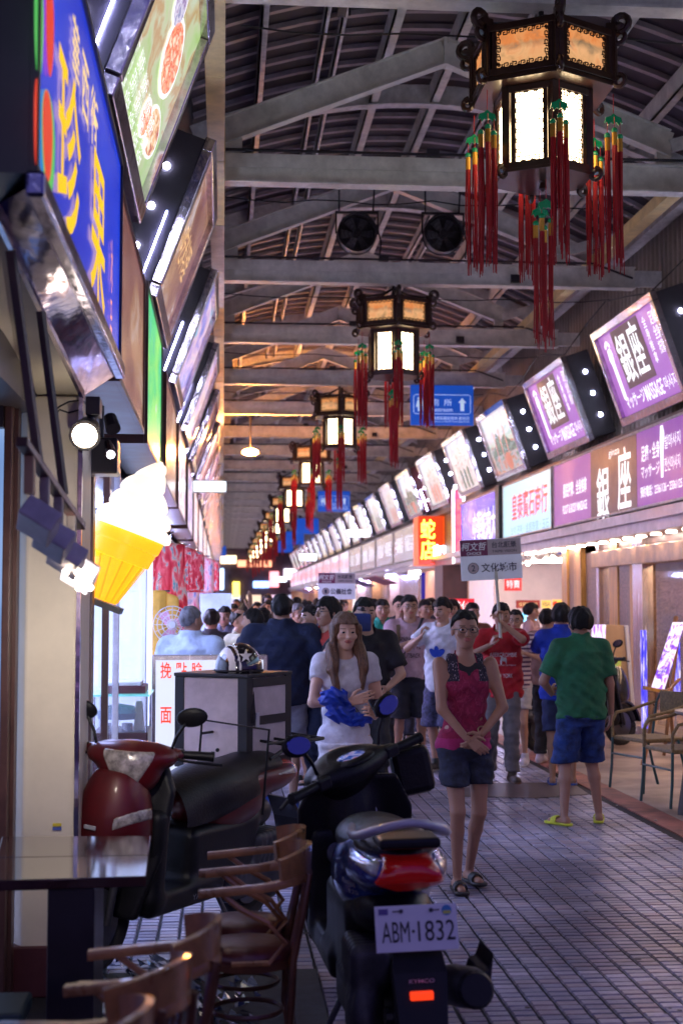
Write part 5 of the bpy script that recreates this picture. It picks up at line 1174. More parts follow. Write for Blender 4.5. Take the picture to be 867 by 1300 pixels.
# ------------------------------------------------------------------ right: easel, boards, metal chairs, table
m_menu = ramp_mat('menu_print', [(.3, (.16, .05, .65)), (.42, (.35, .12, .85)), (.5, (.85, .7, .95)), (.6, (.9, .8, .9)), (.68, (.5, .2, .85))], 6, 2, .95, rnd=False)
es = thing('menu_easel', 'wooden easel holding a purple menu board by the glass doors', 'easel', (3.9, 13.5, 0))
a = PY(845, 790, 14.4); Ye = 14.4; f0 = PY(822, 910, Ye); 
tl, tr_, br_, bl_ = PY(829, 791, 14.0), PY(866, 789, 14.9), PY(845, 872, 14.5), PY(817, 872, 13.7)
tl, tr_, bl_, br_ = PY(852, 791, 14.3), PY(866, 789, 14.0), PY(825, 874, 14.0), PY(840, 876, 13.7)
tl, tr_ = PY(853, 790, 14.6), PY(867, 790, 14.5); bl_, br_ = PY(826, 873, 14.35), PY(841, 875, 14.25)
mbp = MB(); q = [bl_, br_, tr_, tl]; q2 = [v+Vector((.03, .04, 0)) for v in q]; mbp.add(q+q2, [(0, 1, 2, 3), (7, 6, 5, 4), (0, 4, 5, 1), (1, 5, 6, 2), (2, 6, 7, 3), (3, 7, 4, 0)]); obj('menu_board', mbp, m_menu, es, world=True)
tx = MB()
for i in range(6):
    c0 = bl_.lerp(tl, .1+.15*i).lerp(br_.lerp(tr_, .1+.15*i), .5); text_mb('按摩 全身\n60分 1000', c0-Vector((0, .004, 0)), (br_-bl_), (tl-bl_), .085, .07, 0, thick=.003, mb=tx)
me = bpy.data.meshes.new('lettering'); me.from_pydata(tx.v, [], tx.f); link('lettering', me, white_l, es, True)
for (u0, v0, u1, v1, Ya, Yb_) in ((858, 783, 812, 985, 14.7, 14.0), (862, 790, 842, 960, 14.9, 14.9), (846, 860, 858, 975, 14.7, 15.4)):
    obj('leg', MB().beam(PY(u0, v0, Ya), PZ(u1, v1, .02) if False else PY(u1, v1, Yb_), .035, .03), m_wood, es, world=True)
obj('ledge', MB().beam(PY(817, 873, 14.2), PY(846, 879, 14.3), .05, .035), m_gold, es, world=True); obj('brace', MB().beam(PY(830, 895, 14.2), PY(862, 862, 14.6), .03, .02), m_wood, es, world=True)
pb = thing('plywood_board', 'tapered plain plywood board leaning by the massage shop entrance', 'board', (5.0, 17.5, 0))
Yp = 17.0; pts = [PY(u, v, Yp) for u, v in ((764, 930), (805, 928), (794, 794), (769, 793))]; q2 = [v+Vector((.01, .05, 0)) for v in pts]
obj('panel', MB().add(pts+q2, [(3, 2, 1, 0), (4, 5, 6, 7), (0, 1, 5, 4), (1, 2, 6, 5), (2, 3, 7, 6), (3, 0, 4, 7)]), m_ply, pb, world=True)
sd_ = MB(); sd_.beam(PY(805.5, 928, Yp-.02), PY(794.5, 794, Yp-.02), .04, .03, (0, 1, 0)); obj('edge_strip', sd_, m_white, pb, world=True)
a, b = PY(774, 839, Yp-.01), PY(788, 850, Yp-.01)
obj('leaflet', MB().bb((a.x, Yp-.012, b.z), (b.x, Yp-.004, a.z)), ramp_mat('leaflet_print', [(.4, (.2, .5, .15)), (.5, (.9, .8, .1)), (.6, (.8, .3, .1))], 5, 2, .3), pb, world=True)
sd_ = MB()
for u in (766, 780, 798): p0 = PZ(u, 938, .05); p0 = PY(u, 930, Yp+.1); sd_.cyl((p0.x, Yp+.1, .012), (p0.x, Yp+.1, .5), .02)
obj('foot', sd_, m_steel2, pb, world=True)
pp = thing('purple_poster', 'purple menu poster standing behind the plywood board', 'poster stand', (4.7, 17.3, 0)); pts = [PY(u, v, 17.4) for u, v in ((752, 828), (766, 828), (771, 793), (754, 793))]
pts = [PY(u, v, 17.4) for u, v in ((745, 935), (762, 935), (771, 793), (752, 793))]
q2 = [v+Vector((0, .04, 0)) for v in pts]; obj('panel', MB().add(pts+q2, [(3, 2, 1, 0), (4, 5, 6, 7), (0, 1, 5, 4), (1, 2, 6, 5), (2, 3, 7, 6), (3, 0, 4, 7)]), m_menu, pp, world=True)
for i, (u0, u1, v0, v1, lab) in enumerate(((813, 822, 800, 925, 'tall narrow blue banner left of the easel'), (853, 864, 815, 905, 'blue patterned banner seen behind the easel'))):
    a, b = PY(u0, v0, 16.0), PY(u1, v1, 16.0); bn = thing('banner', lab, 'banner', ((a.x+b.x)/2, 16, b.z)); obj('cloth', MB().bb((a.x, 16.0, b.z), (b.x, 16.03, a.z)), ramp_mat('banner_blue', [(.35, (.02, .02, .7)), (.55, (.15, .12, .9)), (.65, (.8, .75, 1))], 5, 2, .8), bn, world=True); obj('pole', MB().cyl(((a.x+b.x)/2, 16.06, .012), ((a.x+b.x)/2, 16.06, a.z), .012), m_steel2, bn, world=True)
m_teal = mat('teal_tube', (.03, .10, .11), .35, var=.2); m_rattan = mat('rattan_band', (.24, .16, .07), .6, var=.4, vs=40, bump=.4)
def metal_chair(label):
    t = thing('tube_armchair', label, 'chair', (0, 0, 0), 0, 'teal tube armchairs outside the massage shop')
    obj('seat', MB().box((0, 0, .44), (.44, .44, .035)), m_rattan, t, bevel=.012)
    for s in (-1, 1):
        obj('arm', MB().tube([(-.22, s*.23, .44), (-.22, s*.235, .58), (-.17, s*.24, .655), (.0, s*.24, .68), (.25, s*.24, .74)], .014, 8), m_rattan, t, smooth='auto')
        obj('leg', MB().tube([(-.22, s*.23, .44), (-.23, s*.235, .2), (-.25, s*.24, .0)], .012, 8), m_teal, t, smooth='auto')
        obj('leg', MB().tube([(.14, s*.22, .44), (.2, s*.225, .2), (.27, s*.24, 0)], .012, 8), m_teal, t, smooth='auto')
        obj('back_post', MB().tube([(.2, s*.22, .44), (.26, s*.23, .74), (.30, s*.2, .84)], .012, 8), m_teal, t, smooth='auto')
    obj('backrest', MB().box((.285, 0, .74), (.03, .40, .2)), m_rattan, t, bevel=.01)
    obj('brace', MB().cyl((-.23, -.23, .3), (-.23, .23, .3), .009), m_teal, t)
    return t
mc = metal_chair('teal tube armchair nearer the green shirt man')
mc.location = (3.72, 12.25, .012); mc.rotation_euler = (0, 0, R(20))
dup(mc, (3.72, 11.35, .012), R(12), 'teal tube armchair closest to the round table')
rt_ = thing('cafe_table', 'small round grey cafe table with a paper cup at the right edge', 'table', (4.05, 11.35, .012))
obj('top', MB().lathe([(.36, 0), (.37, .012), (.37, .03), (.001, .031)], (0, 0, .715), 32), mat('table_grey', (.28, .22, .2), .4, var=.3), rt_, smooth='auto'); obj('column', MB().cyl((0, 0, .1), (0, 0, .715), .03), m_steel2, rt_)
for i in range(4): a = i*pi/2+.4; obj('foot', MB().cyl((0, 0, .12), (.3*cos(a), .3*sin(a), .01), .016), m_teal, rt_)
cupx, cupy = 3.97, 11.2
cu_ = thing('paper_cup', 'small white paper cup standing on the round cafe table', 'cup', (cupx, cupy, .758)); obj('cup', MB().lathe([(.028, 0), (.036, .085), (.038, .088), (.03, .087)], (0, 0, 0), 16), m_white, cu_, smooth='auto'); obj('band', MB().lathe([(.0315, .025), (.0345, .055)], (0, 0, 0), 16), mat('cup_blue', (.1, .25, .6), .5), cu_)
tag(obj('folded_cloth', MB().box((3.82, 11.3, .764), (.14, .1, .025)), mat('cloth_olive', (.3, .25, .1), .8, bump=.5), bevel=.01), 'folded olive cloth lying on the round cafe table', 'cloth')
bx = thing('concrete_block', 'grey tapered concrete sign foot at the right edge of the picture', 'block', (3.65, 10.75, .012)); obj('block', MB().lathe([(.17, 0), (.17, .03), (.10, .48), (.08, .5)], (0, 0, 0), 4), mat('block_grey', (.12, .11, .12), .7, bump=.4), bx)
# ------------------------------------------------------------------ kimonos hanging on the left
m_kim = ramp_mat('kimono_print', [(.28, (.45, .008, .02)), (.42, (.6, .02, .05)), (.54, (.8, .12, .16)), (.60, (.7, .5, .5)), (.66, (.05, .35, .5)), (.74, (.7, .04, .05))], 6, 3, .10, rough=.7)
m_kim2 = ramp_mat('kimono_rose', [(.3, (.7, .05, .2)), (.45, (.9, .4, .5)), (.57, (.85, .6, .7)), (.66, (.2, .3, .7)), (.72, (.6, .05, .1))], 5, 3, .12, rough=.7)
def kimono(x, y, z, w, label, m, short=False):
    k = thing('kimono', label, 'garment', (x, y, z), 0, 'kimonos hanging at the left shops')
    L_ = 1.0 if short else 1.15
    def body(P):
        t = np.clip(-P[:, 2]/L_, 0, 1); rx = w*(.5+.12*t); ry = .07+.05*t
        fold = .012*np.sin(P[:, 0]*55)*t+.006*np.sin(P[:, 0]*120+P[:, 2]*6)
        d = (np.sqrt((P[:, 0]/rx)**2+((P[:, 1]+fold)/ry)**2)-1)*ry
        return smax(smax(d, P[:, 2], .03), -P[:, 2]-L_, .02)
    sdf_obj('robe', body, (-w, -.2, -L_-.05), (w, .2, .05), .02, m, k)
    for s in (-1, 1):
        sl = lambda P, s=s: smax(rbox(P, (s*w*.72, 0, -.22), (w*.34, .045, .24), .03), P[:, 2]+.02+.35*(np.abs(P[:, 0])-w*.4), .02)
        sdf_obj('sleeve', sl, (min(s*w*.3, s*w*1.1), -.1, -.55), (max(s*w*.3, s*w*1.1), .1, .05), .018, m, k)
    obj('sash', MB().lathe([(w*.53, -.5), (w*.55, -.38)], (0, 0, 0), 20), mat('sash_red', (.55, .02, .03), .6), k)
    s_ = [o for o in C.objects if o.parent == k and o.name.startswith('sash')][0]; s_.scale = (1, .25, 1)
    obj('hanger', MB().cyl((-w*.6, 0, -.01), (w*.6, 0, -.01), .01).tube([(0, 0, 0), (0, 0, .08), (.03, 0, .12), (0, 0, .15)], .005, 5), m_chrome, k)
p = PY(217, 690, 13.4); kimono(p.x, 13.4, p.z, .30, 'nearest red floral kimono hanging above the light box sign', m_kim)
p = PY(235, 700, 15.5); kimono(p.x, 15.5, p.z, .30, 'rose kimono hanging behind the red floral one', m_kim2, True)
p = PY(201, 735, 12.9); kimono(p.x, 12.9, p.z-.1, .18, 'small ochre robe hanging beside the white door post', mat('ochre_cloth', (.65, .38, .08), .7, emit=.15, ecol=(.7, .4, .08)), True)
p = PY(250, 705, 18); kimono(p.x, 18, p.z, .28, 'farther red kimono hanging past the rose one', m_kim, True)
pf = thing('pedestal_fan', 'pink and white pedestal fan beside the man in the pale shirt', 'fan', PY(219, 793, 11.6))
g = MB()
for q in (.04, .08, .12, .15): g.tube([(q*cos(t), -.03, q*sin(t)) for t in [i*2*pi/24 for i in range(24)]], .0035, 4, closed=True)
for i in range(16): a = i*pi/8; g.cyl((.02*cos(a), -.045, .02*sin(a)), (.15*cos(a), -.02, .15*sin(a)), .002, n=4); g.cyl((.02*cos(a), .045, .02*sin(a)), (.15*cos(a), .02, .15*sin(a)), .002, n=4)
obj('cage', g, m_white, pf)
for i in range(3):
    a = i*2*pi/3; R_ = Matrix.Rotation(a, 3, 'Y'); obj('blade', MB().add([R_ @ Vector(v) for v in ((0, 0, 0), (.12, -.015, -.03), (.13, .015, .06), (.02, .01, .05))], [(0, 1, 2, 3)]), mat('fan_pink', (.7, .35, .5), .3, emit=.1, ecol=(.8, .4, .6)), pf)
obj('hub', MB().cyl((0, -.05, 0), (0, .08, 0), .03, n=12), m_white, pf); obj('pole', MB().cyl((0, .05, 0), (0, .05, -PY(219, 793, 11.6).z), .015, n=8), m_white, pf)
# stall electronics beyond the light box
sc_ = thing('shop_counter', 'bright stall counter with small goods behind the light box sign', 'counter', (-.3, 16.5, 0))
obj('base', MB().bb((-.9, 16.2, 0), (.25, 16.9, .95)), m_white, sc_, world=True); obj('back_panel', MB().bb((-.9, 17.4, .9), (.1, 17.45, 1.75)), mat('stall_panel', (.3, .35, .5), .5, emit=.18, ecol=(.5, .65, .95)), sc_, world=True)
rr = random.Random(9); gm = [mat('goods_%d' % i, c, .5, emit=.3, ecol=c) for i, c in enumerate(((.8, .8, .95), (.8, .1, .15), (.2, .5, .8), (.9, .6, .2), (.15, .12, .2)))]
for i in range(16):
    x = -.85+.066*i; h = rr.uniform(.08, .28); tag(obj('goods_box', MB().bb((x, 16.25, .951), (x+.05, 16.45, .951+h)), gm[i % 5], bevel=.004), 'small packet standing on the bright stall counter', 'packet', 'packets on the stall counter')
# ------------------------------------------------------------------ people
def cloth_mat(name, col, var=.25, rough=.9, bump=.7, **k): return mat('cloth_'+name, col, rough, var=var, vs=7, bump=bump, bs=35, **k)
def skin_mat(name, col): return mat('skin_'+name, col, .45, var=.1, vs=5, bump=.05, bs=60)
SK = {'light': skin_mat('light', (.46, .25, .165)), 'tan': skin_mat('tan', (.36, .18, .115)), 'deep': skin_mat('deep', (.27, .13, .085))}
m_hair = mat('hair_black', (.010, .007, .007), .5, spec=.22, var=.8, vs=30, stretch=(6, 6, .5), bump=1., bs=45)
m_hair_b = mat('hair_brown', (.17, .075, .032), .36, var=.75, vs=26, stretch=(7, 7, .4), bump=1., bs=40)
m_hair_g = mat('hair_grey', (.16, .15, .16), .6, var=.5, vs=20, bump=.6)
m_eye = mat('eye_dark', (.02, .012, .01), .2); m_eyew = mat('eye_white', (.30, .27, .25), .4); m_lip = mat('lips', (.42, .12, .10), .4)
MALE = dict(z=[.80, .86, .93, 1.03, 1.15, 1.27, 1.36, 1.42, 1.46, 1.50], rx=[.10, .165, .168, .145, .155, .178, .165, .11, .062, .058], ry=[.08, .115, .118, .10, .105, .118, .10, .075, .060, .056])
FEM = dict(z=[.80, .86, .93, 1.03, 1.15, 1.25, 1.35, 1.41, 1.45, 1.50], rx=[.10, .170, .165, .125, .128, .150, .140, .09, .050, .047], ry=[.08, .118, .112, .085, .092, .118, .088, .065, .052, .05])
def torso_sdf(P, B, off=0, loose=0, lean=0):
    z = P[:, 2]; rx = np.interp(z, B['z'], B['rx']); ry = np.interp(z, B['z'], B['ry'])
    if loose:
        t = np.clip((1.30-z)/.5, 0, 1); rx = np.maximum(rx, (np.interp(1.27, B['z'], B['rx'])-.004+.012*t)*np.clip((1.45-z)*12, 0, 1)*loose); ry = np.maximum(ry, (np.interp(1.2, B['z'], B['ry'])+.006*t)*np.clip((1.45-z)*12, 0, 1)*loose)
    rx = rx+off; ry = ry+off
    d = (np.sqrt((P[:, 0]/rx)**2+((P[:, 1])/ry)**2)-1)*np.minimum(rx, ry)
    return np.maximum(d, np.maximum(z-1.52, .80-z-off))
def ik(a, target, l1, l2, pole):
    a, t, pole = Vector(a), Vector(target), Vector(pole); d = t-a; D = min(d.length, l1+l2-.004); d.normalize(); t = a+d*D
    x = (l1*l1-l2*l2+D*D)/(2*D); h = sqrt(max(0, l1*l1-x*x)); pp = pole-d*pole.dot(d)
    if pp.length < 1e-4: pp = Vector((0, 1, 0))
    return a+d*x+pp.normalized()*h, t
def hand_sdf(wrist, d, n, side, curl=.5, spread=.0, L=.185):
    """list of capsules of a hand: wrist pos, d direction, n palm normal, side = thumb side vector"""
    w, d, n, sd = Vector(wrist), Vector(d).normalized(), Vector(n), Vector(side)
    n = (n-d*n.dot(d)).normalized(); sd2 = d.cross(n); 
    if sd2.dot(sd) < 0: sd2 = -sd2
    sd = sd2.normalized(); k = L/.185; caps = []
    for i in range(4):
        off = (.028-.0185*i)*k; base = w+d*(.005*k)+sd*(off*.6); kn = w+d*((.092-.006*abs(i-1))*k)+sd*off
        caps.append((base, kn, .0125*k, .0115*k))
        cur = kn; ang = spread*(1.5-i)*.12; dd = (d*cos(ang)+sd*sin(ang)).normalized()
        for j, (l, r) in enumerate(((.042, .0092), (.026, .0084), (.021, .0074))):
            c = curl*(1.0+.12*i)*(.75, 1.0, .7)[j]; q = Matrix.Rotation(0, 3, 'X')
            dd = (dd*cos(c)+n*sin(c)).normalized(); n_ = (n*cos(c)-dd*sin(c)) if False else None
            # rotate normal along with finger
            l2 = l*(.9, 1., .95, .78)[i]*k; nx = cur+dd*l2; caps.append((cur, nx, r*k, r*.92*k)); cur = nx
            n2 = sd.cross(dd); 
            if n2.dot(n) < 0 and c*(j+1) < 1.4: n2 = -n2
            n = n if j == 2 else n2.normalized() if n2.dot(n) > -.2 else n
        n = (Vector(n)-d*Vector(n).dot(d)); n = n.normalized() if n.length > 1e-3 else Vector((0, 0, 1)); 
    tb = w+d*(.022*k)+sd*(.022*k)
    t1 = tb+(d*.55+sd*.75+n*.25).normalized()*.035*k; t2 = t1+(d*.85+sd*.35+n*.35).normalized()*.032*k; t3 = t2+(d*.95+sd*.05+n*.4).normalized()*.025*k
    caps += [(tb, t1, .0145*k, .0125*k), (t1, t2, .0115*k, .0105*k), (t2, t3, .0105*k, .0085*k)]
    return caps
def hand_mesh(caps, h):
    pts = np.array([list(c[0]) for c in caps]+[list(c[1]) for c in caps]); lo, hi = pts.min(0)-.025, pts.max(0)+.025
    def f(P):
        d = None
        for i, (a, b, ra, rb) in enumerate(caps):
            c = cap(P, a, b, ra, rb); d = c if d is None else smin(d, c, .005)
        return d
    V, Q = surfnet(f, lo, hi, h); return V, Q
def frame_head(spec, neck_z=1.50):
    """returns origin and rotation (local->body) of the head"""
    m = Matrix.Rotation(R(spec.get('yaw', 0)), 3, 'Z') @ Matrix.Rotation(R(spec.get('pitch', 0)), 3, 'X')
    return Vector((0, -.012-.02*sin(R(spec.get('pitch', 0))), 1.595)), m
def build_person(name_label, s):
    """s: dict(pos, rz, H, fem, wide, skin, ...)"""
    H = s.get('H', 1.66); k = H/1.715; B = dict(FEM if s.get('fem') else MALE); wd = s.get('w', 1.)
    B['rx'] = [x*wd for x in B['rx']]; B['ry'] = [x*(1+(wd-1)*.8) for x in B['ry']]
    res = s.get('res', .014); far = s.get('far', False)
    root = thing('person', name_label, 'person', (s['pos'][0], s['pos'][1], s.get('z', .009)), R(s.get('rz', 0)), s.get('group'))
    shw = (.165 if s.get('fem') else .185)*wd; hp = .088*wd
    al1, al2 = .285, .25
    skin = s.get('skinm', SK[s.get('skin', 'tan')])
    arms = {}
    for sd in (-1, 1):
        tgt, pole, hd = s.get('arms', {}).get(sd, ((sd*.26, -.02, .86), (sd*.5, .6, 0), {}))
        S_ = Vector((sd*shw, 0, 1.385+s.get('shrug', {}).get(sd, 0))); E, Wp = ik(S_, tgt, al1, al2, pole); arms[sd] = (S_, E, Wp, hd)
    legs = {}
    for sd in (-1, 1):
        ft = s.get('legs', {}).get(sd, ((sd*.095, 0, .085), (0, -1, 0), 0))
        Hh = Vector((sd*hp, 0, .87)); K, A = ik(Hh, ft[0], .405, .40, ft[1] if len(ft) > 1 else (0, -1, 0)); legs[sd] = (Hh, K, A, R(ft[2] if len(ft) > 2 else 0))
    fat = s.get('fat', 1.)*(0.9 if s.get('fem') else 1.)
    def arm_f(P, sd, off=0, t0=0., t1=2., r_extra=0):
        S_, E, Wp, _ = arms[sd]; d = cap(P, S_, E, .052*fat*wd+off, .037*fat+off)
        if t1 > 1: d = smin(d, cap(P, E, Wp, .038*fat+off, .0245*fat+off), .015)
        return d
    def leg_f(P, sd, off=0, upto=2., flare=0):
        Hh, K, A, _ = legs[sd]; d = cap(P, Hh, K, .080*fat+off, .052*fat+off+flare)
        if upto > 1:
            c = K.lerp(A, .3)+Vector((0, .018, 0)); d = smin(d, cap(P, K, c, .050*fat+off, .050*fat+off), .02); d = smin(d, cap(P, c, A, .048*fat+off, .031*fat+off), .02)
        return d
    ho, hm = frame_head(s); hmn = np.array(hm, dtype=np.float32)
    def body(P):
        d = torso_sdf(P, B)
        for sd in (-1, 1): d = smin(d, arm_f(P, sd), .03)
        dl = np.minimum(leg_f(P, -1), leg_f(P, 1)); d = smin(d, dl, .025)
        d = smin(d, cap(P, (0, .012, 1.42), ho+Vector((0, .01, -.05)), .055*(.9 if s.get('fem') else 1.02)*wd**.5, .048), .02)
        for sd in (-1, 1):
            _, K, A, fr = legs[sd]; fd = Vector((sin(fr)*1, -cos(fr), 0)); hl = A+Vector((0, .015, -.045))-fd*.02; toe = A+fd*.145; toe.z = A.z-.06
            d = smin(d, cap(P, hl, toe, .033, .026), .02)
        return d
    pts = [v for a in arms.values() for v in a[:3]]+[v for l in legs.values() for v in l[:3]]
    lo = [min(p[i] for p in pts)-.13 for i in range(3)]; hi = [max(p[i] for p in pts)+.13 for i in range(3)]
    lo[0] = min(lo[0], -.25*wd); hi[0] = max(hi[0], .25*wd); lo[1] = min(lo[1], -.25); hi[1] = max(hi[1], .2); lo[2] = -.01; hi[2] = max(hi[2], 1.58)
    if s.get('cutlow'): lo[2] = s['cutlow']
    parts = []
    V, Q = surfnet(body, lo, hi, res); parts.append((V, Q, 0))
    # head
    fem = s.get('fem')
    def head(P):
        p = (P)  # local
        d = ell(p, (0, .012, .025), (.076, .098, .093)); d = smin(d, ell(p, (0, -.020, -.050), (.056 if fem else .062, .068, .066)), .035)
        d = smin(d, ell(p, (0, -.048, -.095), (.026, .026, .018)), .03)
        d = smin(d, cap(p, (0, -.084, .012), (0, -.106, -.026), .008, .0135), .012)
        for x in (-1, 1):
            d = smin(d, ell(p, (x*.012, -.098, -.030), (.009, .009, .007)), .006)
            d = smax(d, -ell(p, (x*.032, -.106, .006), (.019, .022, .011)), .014)
            d = smin(d, ell(p, (x*.031, -.073, .005), (.0135, .0125, .0105)), .003)
            d = smin(d, ell(p, (x*.045, -.062, -.025), (.022, .02, .018)), .02)
            d = smin(d, ell(p, (x*.079, .012, -.006), (.010, .022, .031)), .006)
        d = smin(d, ell(p, (0, -.086, -.052), (.023, .011, .0055)), .004); d = smin(d, ell(p, (0, -.084, -.062), (.020, .012, .006)), .004)
        return d
    hr = s.get('hres', .0055)
    Vh, Qh = surfnet(head, (-.1, -.13, -.125), (.1, .125, .13), hr)
    C_ = Vh[Qh].mean(1); mi = np.zeros(len(Qh), int); ax_, ay_, az_ = np.abs(C_[:, 0]), C_[:, 1], C_[:, 2]
    ee = ((ax_-.031)/.0145)**2+((az_-.005)/.0065)**2; ee = ee*1.0+((az_-.005)/.009)**2*.6; mi[(ee < 1) & (ay_ < -.06)] = 1
    if hr < .007: mi[(ee < 1) & (ay_ < -.06) & (np.abs(ax_-.031) > .0075)] = 2
    mi[(az_ > .024) & (az_ < .031) & (ax_ > .014) & (ax_ < .050) & (ay_ < -.05)] = 4
    mi[(az_ < -.046) & (az_ > -.067) & (ax_ < .023*np.clip(1-np.abs(az_+.056)/.016, 0, 1)+.006) & (ay_ < -.078)] = 3
    def tob(V): return (V @ hmn.T)+np.array(list(ho), dtype=np.float32)
    parts.append((tob(Vh), Qh, mi))
    for sd in (-1, 1):
        S_, E, Wp, hd = arms[sd]
        if hd is None: continue
        d = Vector(hd['d']) if 'd' in hd else (Wp-E).normalized(); n = Vector(hd.get('n', (-sd, -.2, 0))); th = Vector(hd.get('t', (0, -1, 0)))
        caps = hand_sdf(Wp, d, n, th, hd.get('curl', .35), hd.get('spread', 0), .185 if not fem else .172)
        V, Q = hand_mesh(caps, s.get('handres', .006)); parts.append((V, Q, 0))
    V, Q, M_ = join_vq(parts); V = V*k
    bo = link('body', np_mesh('body', V, Q, M_), [skin, m_eye, m_eyew, m_lip, s.get('hairm', m_hair)], root)
    info = dict(root=root, arms=arms, legs=legs, ho=ho, hm=hm, k=k, B=B)
    # ---------------- hair
    hs = s.get('hair', 'short')
    if hs:
        hmm = s.get('hairm', m_hair); tt = s.get('hthick', .014)
        def hair(P):
            x, y, z = P[:, 0], P[:, 1], P[:, 2]
            nzz = .0035*np.sin(x*90+y*40)+.003*np.sin(x*35-y*110+z*20)+.0022*np.sin(x*210+z*30)*np.cos(y*190-z*25); jag = .006*np.sin(x*170+y*120)+.005*np.sin(x*75-y*60)
            d = ell(P, (0, .014, .026), (.076+tt, .098+tt, .093+tt*1.1))+nzz
            if hs == 'short': 
                cut = np.maximum(-(z-.052+.35*np.minimum(0, y+.02)), -(y+.012)) ; face = np.maximum(y+.055, z-.062) 
                # keep above hairline in front, above ears at sides, down to nape at back
                line = np.where(y < -.045, .056, np.where(y < .03, .056-(y+.045)*.8, -.004-(y-.03)*.9)); line = np.maximum(line, -.062)+jag
                d = smax(d, line-z, .006)
            elif hs in ('bob', 'mop'):
                d = ell(P, (0, .016, .022), (.082+tt, .104+tt, .100+tt))+nzz
                line = np.where(y < -.05, .040, np.where(y < -.01, .040-(y+.05)*2.2, -.048)); line = np.maximum(line, -.085 if hs == 'mop' else -.11)+jag*1.3
                side = cap(P, (0, .045, .0), (0, .05, -.06), .085, .07); d = smin(d, side+nzz, .03); d = smax(d, line-z, .008)
            elif hs in ('tied', 'bald'):
                line = np.where(y < -.04, .070 if hs == 'tied' else .12, np.where(y < .03, .070-(y+.04)*.95, .003-(y-.03)*.7)); line = np.maximum(line, -.06)+jag*.6; d = smax(d, line-z, .006)
                if hs == 'bald': d = smax(d, -(ell(P, (0, -.01, .10), (.07, .10, .06))), .01)
                if hs == 'tied': d = smin(d, ell(P, (0, .115, .0), (.03, .03, .035)), .02)
            elif hs == 'long':
                d = ell(P, (0, .014, .026), (.080+tt, .102+tt, .096+tt))+nzz
                line = np.where(y < -.055, .058-.25*np.abs(x)*0, np.where(y < -.03, .05-(y+.055)*5, -.2)); d = smax(d, line-z, .006)
                for q in (-1, 1):
                    c = cap(P, (q*.072, -.025, .03), (q*.092, -.02, -.10), .028, .034); c = smin(c, cap(P, (q*.092, -.02, -.10), (q*.105, -.085, -.23), .042, .044), .02)
                    c = smin(c, cap(P, (q*.10, -.085, -.23), (q*.085, -.125, -.36), .036, .014), .02); d = smin(d, c+.003*np.sin(x*160+z*12)+.007*np.sin(z*34+x*20+q), .015)
                bk = cap(P, (0, .07, 0), (0, .085, -.28), .085, .075); d = smin(d, bk+nzz, .03)
            return d
        zl = -.42 if hs == 'long' else -.13
        Vv, Qq = surfnet(hair, (-.16, -.16, zl), (.16, .19, .17), s.get('hairres', .0065))
        link('hair', np_mesh('hair', tob(Vv)*k, Qq), hmm, root)
    # ---------------- top
    tp = s.get('top')
    if tp:
        kind = tp.get('kind', 'tee'); off = tp.get('off', .014); zh = tp.get('hem', .88); sl = tp.get('sleeve', .62); loose = tp.get('loose', 1. if kind != 'tank' else 0)
        rn = tp.get('neck', .078); nf = tp.get('neckf', .03); seed = random.random()*6
        def top_f(P):
            x, y, z = P[:, 0], P[:, 1], P[:, 2]
            w1 = .007*np.sin(z*38+x*22+seed)*np.sin(x*30+seed*2)+.003*np.sin(z*75-x*55+seed*3)+.008*np.sin(x*26+z*9+seed)*np.clip((1.2-z)*2.5, 0, 1)+.004*np.sin(z*60-x*40+y*30)*np.exp(-((z-1.0)/.12)**2)
            d = torso_sdf(P, B, off, loose)+w1
            if kind != 'tank':
                for sd in (-1, 1):
                    S_, E, Wp, _ = arms[sd]; a = cap(P, S_+Vector((-sd*.01, 0, 0)), E, .052*fat*wd+off+.006, (.040*fat+off+(.016 if kind == 'tee' else .006)))+w1*.7
                    if kind == 'tee':
                        u_ = (E-S_).normalized(); t_ = (P-v3(S_)) @ v3(u_); a = smax(a, t_-sl*al1, .006)
                    else: a = smin(a, cap(P, E, S_.lerp(E, 1).lerp(Wp, tp.get('cuff', .92)), .042*fat+off+.004, .030+off)+w1*.7, .015)
                    d = smin(d, a, .025)
                for sd in (-1, 1): d = smin(d, cap(P, (sd*.05, .01, 1.435), (sd*shw*.95, 0, 1.405), .03+off, .045+off), .03)
            else:
                for sd in (-1, 1): d = smin(d, cap(P, (sd*.065, 0, 1.40), (sd*.10, 0, 1.425), .035, .03), .02)
                for sd in (-1, 1): d = smax(d, -cap(P, (sd*(shw+.045), -.02, 1.27), (sd*(shw+.03), -.0, 1.50), .075, .085), .01)
                d = smax(d, -ell(P, (0, -.10, 1.44), (.075, .09, tp.get('scoop', .12))), .008)
            if not tp.get('collar'): d = smax(d, -ell(P, (0, -nf, 1.50), (rn, rn+.01, .085)), .008)
            else: d = smin(d, smax(np.abs(np.sqrt(x**2+(y-.008)**2)-.062)-.009, np.abs(z-1.475)-.02, .006), .006); d = smax(d, -ell(P, (0, -.09, 1.50), (.03, .06, .07)), .006)
            hz = zh+.010*np.sin(x*14+seed)+.006*np.sin(y*20)
            return smax(d, hz-z, .008)
        l2, h2 = list(lo), list(hi); l2[2] = zh-.03; h2[2] = max(1.54, max(v[2] for a in arms.values() for v in (a[1], a[2]))+.1)
        Vv, Qq = surfnet(top_f, l2, h2, s.get('cres', res*.85)); Ct = Vv[Qq].mean(1); sel = tp.get('sel'); mi = sel(Ct) if sel else None
        link(tp.get('name', 'shirt'), np_mesh('shirt', Vv*k, Qq, mi), tp['m'] if isinstance(tp['m'], list) else [tp['m']], root); info['top_f'] = top_f
    # ---------------- bottom
    bt = s.get('bottom')
